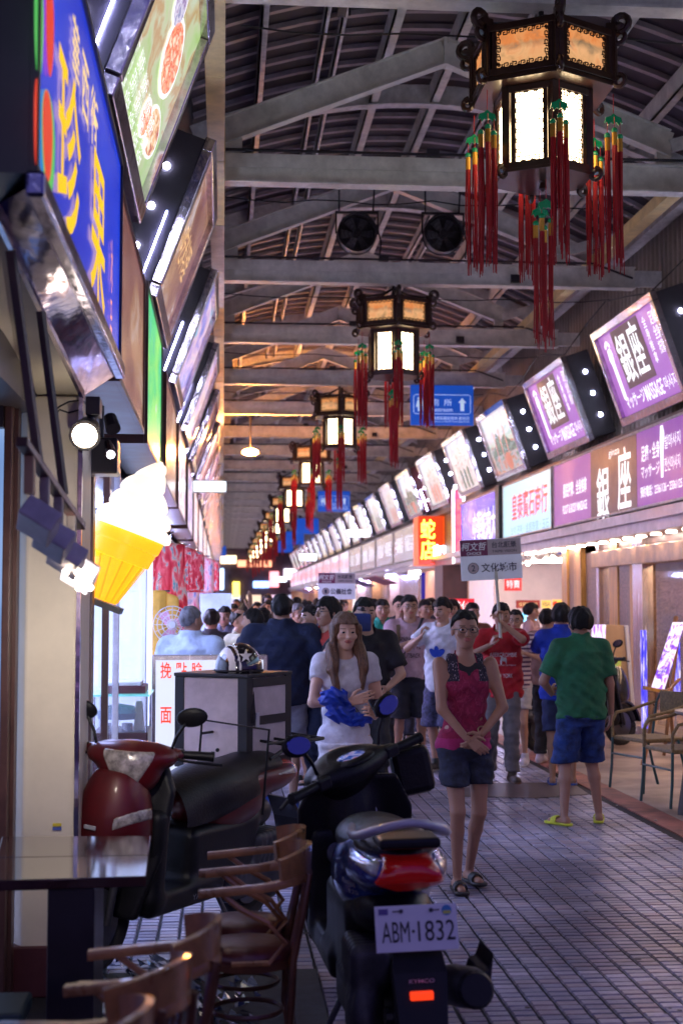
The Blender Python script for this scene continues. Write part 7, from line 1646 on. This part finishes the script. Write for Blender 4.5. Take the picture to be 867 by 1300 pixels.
o = thing('backpack', 'olive backpack on the person in the white sleeveless top', 'backpack', held(m15, (0, .19, 1.18))); o.rotation_euler = m15['root'].rotation_euler; obj('pack', MB().box((0, 0, 0), (.28, .14, .38)), mat('pack_olive', (.08, .07, .04), .8, bump=.4), o, bevel=.04); obj('pocket', MB().box((0, .08, -.08), (.2, .05, .16)), mat('pack_olive2', (.1, .085, .05), .8, bump=.4), o, bevel=.015)
# ---- crowd of middle distance: individually coloured
crowd = [(508, 16.4, 1.70, 0, 'short', (.08, .08, .1), 'light', 1, 'bespectacled man peeking over the shoulder of the pink shirt man'),
 (540, 16.8, 1.66, 20, 'short', (.5, .3, .3), 'tan', 0, 'man partly hidden between the pink and white shirts'), (547, 18.6, 1.68, 190, 'short', (.04, .03, .05), 'tan', 0, 'dark haired man turned away behind the white shirt man'),
 (575, 17.2, 1.66, -15, 'bob', (.3, .28, .4), 'light', 1, 'woman standing under the red price board'), (463, 17.5, 1.65, 10, 'short', (.3, .22, .25), 'tan', 0, 'man looking out right of the video camera'),
 (474, 18.8, 1.67, 185, 'short', (.03, .03, .04), 'tan', 0, 'man in black turned away behind the teal polo'), (600, 16.2, 1.62, 15, 'short', (.2, .07, .04), 'tan', 0, 'man in brown between the placard carrier and the tank top woman'),
 (366, 17.2, 1.66, 185, 'short', (.05, .06, .1), 'tan', 0, 'dark shirted walker beyond the navy jacket'), (388, 18.2, 1.64, 10, 'bob', (.06, .05, .09), 'light', 1, 'short haired woman left of the coral shirt'),
 (404, 19.8, 1.68, 170, 'short', (.3, .25, .4), 'tan', 0, 'walker in lilac far behind the coral shirt'), (430, 19.2, 1.66, 0, 'short', (.25, .1, .1), 'light', 0, 'man in dull red beyond the cameraman'),
 (312, 18.5, 1.62, 200, 'long', (.1, .03, .05), 'light', 1, 'long haired walker beyond the raised hands'), (296, 21.0, 1.60, 0, 'short', (.05, .1, .25), 'tan', 0, 'blue shirted man deep on the left'),
 (268, 14.0, 1.56, 175, 'short', (.03, .03, .04), 'tan', 0, 'dark clothed man behind the grey haired one'), (341, 20.5, 1.66, 10, 'short', (.3, .3, .35), 'tan', 0, 'grey shirted man past the long black hair'),
 (675, 19.2, 1.62, 60, 'bob', (.55, .35, .4), 'light', 1, 'woman in rose at the jewellery counter')]
for i, (u, Y, H, rz, hs, c, sk, fem, lab) in enumerate(crowd):
    build_person(lab, dict(FARP, res=.02, hres=.009, hairres=.010, pos=XY(u, Y), rz=rz, H=H, hair=hs, skin=sk, fem=bool(fem), glasses=(i == 0), group='onlookers in the middle of the crowd', top=dict(kind='tee', m=cloth_mat('crowd%d' % i, c), hem=.84, off=.02), bottom=dict(m=cloth_mat('crowd_dark', (.03, .03, .05)), hem=.1, off=.02, name='trousers')))
# far crowd: copies of a few people with their own shirt colour
base_n = []
for j, (hs, fem, c) in enumerate((('short', 0, (.3, .1, .1)), ('bob', 1, (.35, .3, .5)), ('short', 0, (.1, .15, .3)), ('long', 1, (.4, .2, .25)))):
    Y = 23+2*j; inf = build_person('%s walker of the distant crowd' % ['red shirted', 'lilac dressed', 'blue shirted', 'rose dressed'][j], dict(FARP, pos=((.55, 1.5, 2.3, 3.0)[j], Y), rz=(0, 180, 10, 170)[j], H=1.63+.02*j, hair=hs, fem=bool(fem), skin='tan', group='distant crowd', top=dict(kind='tee', m=cloth_mat('far%d' % j, c), hem=.84, off=.02), bottom=dict(m=cloth_mat('crowd_dark', (.03, .03, .05)), hem=.1, off=.02, name='trousers')))
    base_n.append(inf['root'])
rr = random.Random(21); words_ = ['far off walker with %s shirt %s in the distant crowd']
colrs = [('red', (.4, .04, .05)), ('white', (.5, .5, .55)), ('black', (.02, .02, .03)), ('blue', (.04, .08, .35)), ('grey', (.2, .2, .22)), ('pink', (.5, .2, .3)), ('green', (.04, .2, .08)), ('orange', (.5, .2, .05))]
for i in range(34):
    b = base_n[i % 4]; Y = 22+i*1.75+rr.uniform(-.6, .6); x = rr.uniform(.1, 3.3); nm, c = colrs[i % 8]
    d = dup(b, (x, Y, .009), R(rr.choice((0, 180))+rr.uniform(-40, 40)), '%s shirted walker, %s of that colour going into the distance' % (nm, ORD[i//8]), rr.uniform(.95, 1.05))
    for ch in d.children:
        if ch.name.startswith('shirt'):
            ch.data = ch.data.copy(); ch.data.materials[0] = cloth_mat('far_'+nm, c)
placard(404, 727, 451, 761, 17.5, 0, '1', '公義社會', 'smaller white placard numbered one above the crowd centre', hand=PY(430, 800, 17.5))
# ------------------------------------------------------------------ scooters (local: +y forward, x right, rear wheel over the origin)
m_tyre = mat('tyre_rubber', (.015, .015, .017), .75, bump=.3); m_rim = mat('rim_grey', (.12, .12, .13), .35, metal=.7)
m_plas = mat('black_plastic', (.010, .010, .013), .42, spec=.3, var=.3, bump=.15, bs=120); m_seatv = mat('seat_vinyl', (.009, .008, .010), .42, spec=.3, bump=.25, bs=90)
m_engine = mat('engine_grey', (.06, .06, .07), .45, metal=.4, var=.4, vs=12); m_silv = mat('silver_paint', (.50, .50, .56), .3, metal=.05, coat=.5, var=.1)
m_tail = mat('tail_lens_red', (.32, .004, .008), .12, emit=.03, ecol=(.9, .02, .02), coat=.6, bump=.2, bs=40); m_clear = mat('clear_lens', (.45, .40, .38), .15, metal=.15, coat=.8, bump=.35, bs=60, var=.5, vs=25)
def sub_sdf(P, f): return f(P)
def scooter(label, body, pos, rz, lean=0, steer=0, tilt=0, front_light=False, group=None, steer_o=(0, 1.0, .98), plate=None, detail=True, grabrail=True, bigseat=False):
    t = thing('scooter', label, 'scooter', (pos[0], pos[1], .009), R(rz), group); t.rotation_euler = (0, R(-lean), R(rz))
    h = .009 if detail else .014
    for nm, y in (('rear_wheel', 0), ('front_wheel', 1.26)):
        w = MB().tube([(0, y+.195*cos(a), .235+.195*sin(a)) for a in [i*2*pi/30 for i in range(30)]], .046, 10, closed=True)
        o = obj(nm, w, m_tyre, t, smooth='auto')
        rmb = MB().lathe([(.145, -.03), (.15, 0), (.145, .03)], (0, y, .235), 24, 'x'); rmb.cyl((-.05, y, .235), (.05, y, .235), .035, n=12)
        for i in range(5): a = i*2*pi/5; rmb.beam((0, y, .235), (0, y+.145*cos(a), .235+.145*sin(a)), .035, .025, (1, 0, 0))
        obj('rim', rmb, m_rim, o)
    def tail(P):
        x, y, z = P.T; d = ell(P, (0, .02, .745), (.165, .36, .10)); d = smin(d, ell(P, (0, .33, .66), (.18, .34, .17)), .05)
        d = smax(d, -(P @ v3((0, .35, .94))-.595), .02)      # rising underside
        d = smax(d, z-.80, .015); d = smax(d, -(y+.30), .03); return d
    sdf_obj('tail_body', tail, (-.25, -.36, .4), (.25, .75, .9), h, body, t)
    def seat(P):
        x, y, z = P.T; top = .86+.02*np.cos((y-.05)*9)-.05*np.clip((y-.45)*3, 0, 1)
        d = smin(ell(P, (0, .06, .80), (.135, .26, .075)), ell(P, (0, .42, .765), (.15, .30, .085)), .06); d = smin(d, ell(P, (0, .66, .72), (.10, .12, .08)), .05)
        if bigseat: d = smin(d, ell(P, (0, .40, .70), (.185, .44, .145)), .05); d = smin(d, ell(P, (0, .74, .60), (.165, .24, .20)), .06)
        return d
    sdf_obj('seat', seat, (-.2, -.25, .6), (.2, .82, .95), h, m_seatv, t)
    def skirt(P):
        x, y, z = P.T
        d = rbox(P, (0, .45, .44), (.155, .30, .15), .05); d = smin(d, rbox(P, (0, .78, .29), (.175, .30, .055), .03), .06); d = smin(d, rbox(P, (0, 1.03, .50), (.19, .05, .22), .04), .05)
        d = smin(d, ell(P, (0, .14, .57), (.14, .25, .10)), .05)
        d = smax(d, -cap(P, (0, 0, .235), (0, .01, .25), .27, .27), .02); return d
    sdf_obj('floor_body', skirt, (-.25, -.2, .18), (.25, 1.15, .8), h, m_plas, t)
    def shield(P):
        x, y, z = P.T; c = 1.07+.10*(z-.6)*(-1.6)+1.6*x*x*0
        yc = 1.06-.22*(z-.6)-.9*x*x; wd_ = (.19 if front_light else .235)-.10*np.clip((.5-z)*2.2, 0, 1)-.10*np.clip((z-.80)*5, 0, 1)
        d = np.maximum(np.abs(y-yc)-.022, np.maximum(np.abs(x)-wd_, np.maximum(z-.93, .24-z)))
        return smin(d, ell(P, (0, 1.0, .72), (.09, .08, .2)), .05)
    sdf_obj('leg_shield', shield, (-.28, .8, .2), (.28, 1.3, .98), h, m_plas, t)
    def fair(P):
        x, y, z = P.T; d = ell(P, (0, 1.16-0, .62), ((.172 if front_light else .215), .17, .33)); d = smax(d, -(y-1.085+.22*(z-.6)+.9*x*x), .01); d = smax(d, z-.90, .02)
        d = smax(d, -cap(P, (-.1, 1.26, .235), (.1, 1.26, .235), .29, .29), .02); return d
    sdf_obj('front_fairing', fair, (-.26, .9, .25), (.26, 1.4, .95), h, body, t)
    def fend(P):
        r = np.sqrt((P[:, 1]-1.26)**2+(P[:, 2]-.235)**2); d = np.maximum(np.abs(r-.265)-.012, np.abs(P[:, 0])-.07); d = np.maximum(d, -(P[:, 2]-.26)); return d-.004
    sdf_obj('front_fender', fend, (-.1, .9, .2), (.1, 1.6, .56), .012, body, t)
    obj('fork', MB().cyl((-.075, 1.26, .235), (-.06, 1.17, .6), .018).cyl((.075, 1.26, .235), (.06, 1.17, .6), .018), m_engine, t, smooth='auto')
    def eng(P):
        d = rbox(P, (-.115, .16, .27), (.05, .26, .095), .05); d = smin(d, ell(P, (-.13, -.02, .25), (.055, .12, .12)), .03); d = smin(d, rbox(P, (-.10, .05, .42), (.07, .14, .07), .03), .03)
        d = smin(d, rbox(P, (.02, .30, .33), (.12, .14, .09), .04), .03); d = d+.004*np.sin(P[:, 1]*150)*(P[:, 2] > .3); return d
    sdf_obj('engine', eng, (-.2, -.2, .12), (.2, .5, .55), h, m_engine, t)
    mf = MB().lathe([(.04, -.36), (.06, -.33), (.068, -.28), (.07, .0), (.045, .06)], (0, 0, 0), 20, 'y'); mf.v = [(x+.185, y*.98-.0, z+.33-y*.22) for x, y, z in mf.v]
    o = obj('muffler', mf, m_engine, t, smooth='auto')
    obj('heat_shield', MB().prism([(-.05, 0), (.0, -.02), (.06, .02), (.09, .10), (.05, .06), (.0, .06)], (.22, -.30, .38), (.5, 0, .2), (0, .2, 1), (0, 1, 0), .2), m_plas, t, bevel=.01)
    obj('exhaust_cap', MB().cyl((.185, -.37, .41), (.185, -.352, .405), .05, .06, 18), m_plas, o)
    # rear fender, mud flap, plate, reflector
    ff = MB(); ff.add([(-.07, -.30, .60), (.07, -.30, .60), (.085, -.40, .48), (.075, -.45, .33), (.03, -.46, .29), (-.03, -.46, .29), (-.075, -.45, .33), (-.085, -.40, .48)]+[(-.07, -.27, .60), (.07, -.27, .60), (.085, -.375, .48), (.075, -.43, .33), (.03, -.44, .29), (-.03, -.44, .29), (-.075, -.43, .33), (-.085, -.375, .48)],
        [(0, 1, 2, 7), (7, 2, 3, 6), (6, 3, 4, 5), (8, 15, 10, 9), (15, 14, 11, 10), (14, 13, 12, 11), (0, 7, 15, 8), (1, 9, 10, 2), (2, 10, 11, 3), (3, 11, 12, 4), (4, 12, 13, 5), (5, 13, 14, 6), (6, 14, 15, 7), (0, 8, 9, 1)])
    mfp = obj('mud_flap', ff, m_plas, t)
    obj('reflector', MB().bb((-.038, -.437, .405), (.034, -.417, .43)), mat('reflector_red', (.7, .03, .01), .2, emit=.6, ecol=(1, .05, .01)), t, bevel=.003)
    # tail light and turn signals sit on the rear of the tail body, curved
    def tl(P):
        x, y, z = P.T; d = tail(P)-.006; wz = .062+.052*np.clip((.84-z)/.11, 0, 1)-.09*np.clip((.725-z)/.05, 0, 1); d = smax(d, np.abs(x)-wz, .004); return smax(smax(d, .675-z, .006), z-.815, .004)
    sdf_obj('tail_light', lambda P: smax(tl(P), P[:, 1]+.12, .004), (-.13, -.36, .6), (.13, -.1, .9), .006, m_tail, t)
    for s in (-1, 1):
        def ts(P, s=s):
            x = P[:, 0]*s; z = P[:, 2]; d = tail(P)-.003; tp_ = np.maximum(z-(.80-.25*(x-.07)), (.715+.45*(x-.05))-z); return smax(smax(smax(d, .05-x, .004), -(tl(P)-.004), .004), np.maximum(tp_, P[:, 1]-.02), .004)
        sdf_obj('turn_signal', ts, (min(.03*s, .22*s), -.36, .66), (max(.03*s, .22*s), .05, .88), .006, m_clear, t)
    if plate:
        rtp = Matrix.Rotation(R(-14), 3, 'X'); c = Vector((-.004, -.375, .612)); rt, up = Vector((1, 0, 0)), rtp @ Vector((0, 0, 1)); nn = rt.cross(up)
        po = obj('number_plate', MB().box(c, (.262, .004, .14), rtp), mat('plate_white', (.80, .79, .84), .4, var=.04), t, bevel=.0015)
        mk = mat('plate_ink', (.01, .01, .015), .5); q = c+nn*.0035
        text('lettering', plate[0], q+rt*(-.068)+up*(-.010), rt, up, .088, .062, mk, po, world=False, thick=.0006, bold=.0); text('lettering', '·', q+rt*(-.012)-up*.01, rt, up, .010, .010, mk, po, world=False, thick=.0006, bold=.03)
        text('lettering', plate[1], q+rt*(.062)+up*(-.010), rt, up, .118, .062, mk, po, world=False, thick=.0006, bold=.0)
        for sx in (-1, 1): obj('bolt', MB().cyl(q+rt*(.048*sx)+up*.052, q+rt*(.048*sx)+up*.052+nn*.004, .007, n=10), m_engine, po); obj('slot', MB().box(q+rt*(.06*sx)+up*.052, (.03, .001, .004), rtp), mk, po)
        obj('plate_emblem', MB().cyl(q+rt*.098+up*.05, q+rt*.098+up*.05+nn*.001, .016, n=20), mat('emblem_blue', (.05, .25, .55), .4), po); obj('plate_emblem', MB().box(q+rt*.098+up*.044+nn*.0015, (.024, .001, .010), rtp), mat('emblem_yellow', (.6, .6, .1), .4), po)
        obj('plate_sticker', MB().box(q+rt*-.104+up*.052, (.03, .001, .018), rtp), mat('emblem_violet', (.12, .08, .3), .4), po)
        text('lettering', 'KYMCO', (-.0, -.419, .462), (1, 0, 0), (0, -.3, .95), .08, .014, mat('decal_white', (.6, .6, .68), .4), mfp, world=False, thick=.004, bold=.02)
        dec = mat('decal_white', (.6, .6, .68), .4)
        def onside(x_, y_, z_, s=-1):  # march onto tail body
            P = np.array([[x_, y_, z_]], dtype=np.float32)
            for _ in range(40): d = float(tail(P)[0]); P[0, 0] -= s*max(-.02, min(.02, (d-.004)*.8))
            return P[0]
        for stx, y0_, z0_, w_, h_ in (('Racing', .12, .665, .10, .022), ('V', .02, .675, .05, .05), ('125', .10, .635, .05, .015)):
            mbt = text_mb(stx, (0, 0, 0), (0, -1, 0), (0, 0, 1), w_, h_, bold=.02, shear=.25, thick=0)
            V = np.array(mbt.v, dtype=np.float32); V[:, 1] += y0_; V[:, 2] += z0_; V[:, 0] = -.30
            for _ in range(60): dd = tail(V); V[:, 0] += np.clip(dd-.004, 0, .02)*.8
            mbt.v = [tuple(v) for v in V]; me = bpy.data.meshes.new('lettering'); me.from_pydata(mbt.v, [], mbt.f); link('lettering', me, dec, t)
    if grabrail:
        pts = [(-.12, .22, .84), (-.15, .02, .85), (-.148, -.14, .868), (-.10, -.245, .90), (0, -.29, .925), (.10, -.245, .90), (.148, -.14, .868), (.15, .02, .85), (.12, .22, .84)]
        sm = []
        for i in range(len(pts)-1):
            p0_, p1_, p2_, p3_ = [Vector(pts[max(0, min(len(pts)-1, i+q))]) for q in (-1, 0, 1, 2)]
            for q in range(5): u_ = q/5; sm.append(.5*((2*p1_)+(p2_-p0_)*u_+(2*p0_-5*p1_+4*p2_-p3_)*u_*u_+(3*p1_-p0_-3*p2_+p3_)*u_**3))
        sm.append(Vector(pts[-1])); obj('grab_rail', MB().tube(sm, 1, sec=[(-.009, -.016), (.009, -.013), (.015, -.003), (.012, .009), (0, .014), (-.012, .009), (-.015, -.003)]), m_silv, t, smooth=True)
        obj('rail_base', MB().box((0, -.20, .855), (.20, .16, .035)), m_plas, t, bevel=.012)
    # steering assembly
    Om = Matrix.Translation(steer_o) @ Matrix.Rotation(R(steer), 4, 'Z') @ Matrix.Rotation(R(-tilt), 4, 'Y'); M3 = np.array(Om.to_3x3(), dtype=np.float32)
    def TP(v): return Om @ Vector(v)
    def cover(P):
        p = (P-v3(Om.translation)) @ M3; d = ell(p, (0, .03, -.01), (.205, .125, .075)); d = smin(d, ell(p, (0, .06, -.05), (.11, .10, .10)), .05); d = smin(d, cap(p, (-.2, -.03, 0), (.2, -.03, 0), .028, .028), .03)
        if front_light: d = smin(d, ell(p, (0, .06, -.085), (.135, .10, .10)), .04)
        return smax(d, -ell(p, (0, -.02, .09), (.13, .10, .05)), .01)
    lo_, hi_ = [c-.3 for c in Om.translation], [c+.3 for c in Om.translation]; lo_[2] += .08; hi_[2] -= .08
    sdf_obj('handlebar_cover', cover, lo_, hi_, h, body if front_light else m_plas, t)
    def dash(P): p = (P-v3(Om.translation)) @ M3; return ell(p, (0, -.015, .030), (.115, .085, .020))
    sdf_obj('dashboard', dash, lo_, hi_, .008, m_plas, t)
    dm_ = ramp_mat('dash_painted_reflection', [(.35, (.004, .008, .05)), (.5, (.02, .10, .55)), (.58, (.5, .5, .85)), (.66, (.5, .03, .05)), (.75, (.01, .02, .12))], 2.5, 3, .3)  # coloured reflections painted into the dash glass, with a faint glow
    def dg(P): p = (P-v3(Om.translation)) @ M3; return ell(p, (0, -.02, .042), (.075, .05, .012))
    sdf_obj('dash_glass', dg, lo_, hi_, .006, dm_, t)
    for s in (-1, 1):
        obj('grip', MB().cyl(TP((s*.19, -.04, .0)), TP((s*.345, -.05, .0)), .019, .021, 12).cyl(TP((s*.345, -.05, 0)), TP((s*.36, -.05, 0)), .024, n=12), m_plas, t, smooth='auto')
        obj('switch_box', MB().box(TP((s*.19, -.04, 0)), (.07, .05, .05), Om.to_3x3()), m_plas, t, bevel=.01)
        obj('brake_lever', MB().tube([TP((s*.18, .0, -.01)), TP((s*.22, .03, -.015)), TP((s*.30, .03, -.02)), TP((s*.40, -.02, -.03))], .007, 6), m_plas, t, smooth='auto')
        stem = [TP((s*.17, 0, .02)), TP((s*.185, 0, .08)), TP((s*.225, -.01, .15))]; obj('mirror_stem', MB().tube(stem, .0075, 8), m_plas, t, smooth='auto')
        mo_ = obj('mirror', MB().ball((0, 0, 0), 1, 16, 10, (.072, .018, .046)), m_plas, t, smooth=True); mo_.matrix_local = Om @ Matrix.Translation((s*.25, -.01, .175)) @ Matrix.Rotation(R(-12), 4, 'X') @ Matrix.Rotation(R(-s*12), 4, 'Y')
        obj('mirror_glass', MB().lathe([(.001, -.002), (.9, 0), (.85, .003)], (0, 0, 0), 20, 'y'), mat('mirror_glass', (.16, .2, .36), .05, metal=1, var=.02), mo_).scale = (.066, -1.0, .040)
        g_ = [c for c in mo_.children][0]; g_.location = (0, -.0165, 0)
    if front_light:
        def hl_(P):
            p = (P-v3(Om.translation)) @ M3; d = smax(cover(P)-.004, np.abs(p[:, 0])-(.115-.55*np.clip(.0-p[:, 2], 0, .2)), .004); return smax(smax(d, p[:, 2]-.028, .005), -(p[:, 1]-.06), .004)
        lo2, hi2 = list(lo_), list(hi_); lo2[2] -= .1
        sdf_obj('headlight', hl_, lo2, hi_, .0065, m_clear, t)
        for s in (-1, 1): obj('fairing_vent', MB().prism([(0, 0), (.12, .05), (.10, .02), (.02, -.03)], (s*.045, 1.345, .60), (s*1.1, -.45, 0), (0, -.1, 1), (0, 1, 0), .012), m_plas, t)
    if front_light:
        for s in (-1, 1): sdf_obj('front_signal', lambda P, s=s: smax(smax(fair(P)-.005, np.abs(P[:, 0]-s*.135)-.045, .004), np.abs(P[:, 2]-.70-.5*(P[:, 0]*s-.13))-.028, .004), (min(.07*s, .2*s), 1.1, .6), (max(.07*s, .2*s), 1.4, .8), .007, m_clear, t)
        obj('front_badge', MB().box((0, 1.335, .66), (.06, .012, .018)), m_silv, t, bevel=.003)
        sdf_obj('front_grille', lambda P: smax(smax(fair(P)-.004, np.abs(P[:, 0])-(.02+.55*np.clip(.60-P[:, 2], 0, .3)), .004), np.abs(P[:, 2]-.50)-.09, .004), (-.16, 1.1, .38), (.16, 1.4, .62), .007, m_plas, t)
    obj('side_stand', MB().cyl((-.1, .45, .25), (-.24, .40, .01), .012), m_engine, t)
    obj('hook', MB().cyl((.07, .985, .78), (.07, .97, .78), .022, .022, 14), m_silv, t); obj('fuel_cap', MB().cyl((-.08, .935, .62), (-.08, .92, .625), .045, .042, 20), mat('cap_grey', (.13, .13, .15), .3, metal=.5), t, smooth='auto')
    return t, TP
m_bodyA = mat('scooter_blue', (.03, .08, .42), .18, metal=.35, var=.15, coat=.9); m_bodyB = mat('scooter_red', (.11, .003, .006), .42, metal=.1, var=.25, coat=.3)
tA, TPA = scooter('dark blue scooter seen from behind with white number plate in the foreground', m_bodyA, (.605, 4.86), 3, lean=1, steer=33, tilt=15, steer_o=(-.02, .95, .965), plate=('ABM', '1832'))
hb = thing('helmet_bag', 'black pouch hanging under the right grip of the dark blue scooter', 'bag', (.80, 6.02, .93)); obj('pouch', MB().box((0, 0, 0), (.17, .10, .20), Matrix.Rotation(R(-12), 3, 'Y')), m_seatv, hb, bevel=.03); obj('loop', MB().tube([(-.04, 0, .09), (-.03, 0, .15), (.03, 0, .15), (.04, 0, .08)], .006, 6), m_jet, hb)
tB, TPB = scooter('red scooter with a big grey delivery box, headlight facing the camera', m_bodyB, (.11, 7.44), 147, lean=5, steer=27, tilt=0, front_light=True, bigseat=True, steer_o=(0, 1.06, .96), grabrail=False)
mbt = text_mb('YAMAHA', (-.180, .66, .285), (0, 1, 0), (0, 0, 1), .2, .025, bold=.02, thick=.002); 
me = bpy.data.meshes.new('lettering'); me.from_pydata([(-.181, -y+1.32, z) for x, y, z in mbt.v], [], mbt.f); link('lettering', me, mat('decal_grey', (.25, .25, .3), .4), tB)
rk = MB()
for x in (-.16, .16): rk.tube([(x, .12, .86), (x, -.1, .92), (x, -.42, .92), (x*.6, -.46, .90)], .010, 6)
for y in (-.02, -.16, -.3, -.42): rk.cyl((-.16, y, .92), (.16, y, .92), .008, n=6)
rk.tube([(-.2, .22, .60), (-.2, .22, 1.02), (.2, .22, 1.02), (.2, .22, .60)], .007, 6); rk.tube([(-.2, .22, .95), (-.2, -.2, .95)], .007, 6); rk.tube([(.2, .22, .95), (.2, -.2, .95)], .007, 6)
obj('rear_rack', rk, m_plas, tB, smooth='auto')
bxT = thing('delivery_box', 'big grey delivery box with dark corner straps on the red scooter rack', 'delivery box', (.06, 7.60, .785), R(147))
Wb, Hb = .44, .465
obj('box_body', MB().bb((-Wb/2, -Wb/2, 0), (Wb/2, Wb/2, Hb)), mat('box_grey', (.60, .50, .53), .7, var=.25, vs=3, bump=.3, bs=25), bxT, bevel=.008)
m_strapb = mat('box_strap', (.014, .013, .02), .55, var=.3)
for x in (-1, 1):
    for y in (-1, 1): obj('corner_strap', MB().bb((x*(Wb/2+.004), y*(Wb/2+.004), -.003), (x*(Wb/2-.055), y*(Wb/2-.055), Hb+.003)), m_strapb, bxT, bevel=.004)
for z_ in (Hb*.48, Hb-.047, .002): obj('edge_band', MB().bb((-Wb/2-.0055, -Wb/2+.05, z_), (-Wb/2+.02, Wb/2-.05, z_+.045)), m_strapb, bxT)
obj('lid', MB().bb((-Wb/2-.008, -Wb/2-.008, Hb+.003), (Wb/2+.008, Wb/2+.008, Hb+.022)), m_strapb, bxT, bevel=.004)
obj('latch', MB().bb((-Wb/2-.016, Wb/2-.10, Hb*.45), (-Wb/2-.004, Wb/2-.07, Hb*.62)), m_silv, bxT, bevel=.003)
hm_ = thing('helmet', 'black helmet with white star and stripe resting on the delivery box', 'helmet', (.085, 7.52, .785+Hb+.022))
def dome(P):
    x, y, z = P.T; d = ell(P, (0, 0, .02), (.125, .145, .135)); return smax(d, .0-z, .01)
def dsel(C_): return ((np.abs(C_[:, 0]*.8+C_[:, 1]*.35+.075) < .012) | (np.abs(C_[:, 0]*.8+C_[:, 1]*.35+.045) < .004)).astype(int)
sdf_obj('shell', dome, (-.17, -.2, -.02), (.17, .2, .18), .006, [mat('helmet_black', (.012, .01, .014), .12, coat=1.), m_white], hm_, sel=dsel)
star = []
for i in range(10): r_ = .036 if i % 2 == 0 else .015; a = pi/2+i*pi/5; star.append((r_*cos(a), r_*sin(a)))
stm = MB().prism(star, (.035, -.25, .09), (1, 0, 0), (0, 0, 1), (0, 1, 0), 0); V = np.array(stm.v, dtype=np.float32)
for _ in range(70): dd = dome(V); V[:, 1] += np.clip(dd-.002, 0, .02)*.8
stm.v = [tuple(v) for v in V]; stm.f = stm.f[:1]; obj('star', stm, m_white, hm_)
obj('trim', MB().tube([(.126*cos(a), .146*sin(a), .012) for a in [i*2*pi/30 for i in range(30)]], .006, 6, closed=True), m_jet, hm_); obj('chin_strap', MB().beam((.06, -.138, .02), (.075, -.20, -.20), .018, .004).beam((.075, -.20, -.20), (.07, -.19, -.25), .018, .006), m_jet, hm_)
scooter('black and yellow scooter parked by the jewellery shop', mat('scooter_black', (.02, .02, .02), .2, coat=.8), (3.45, 15.4), -60, lean=3, steer=10, detail=False)
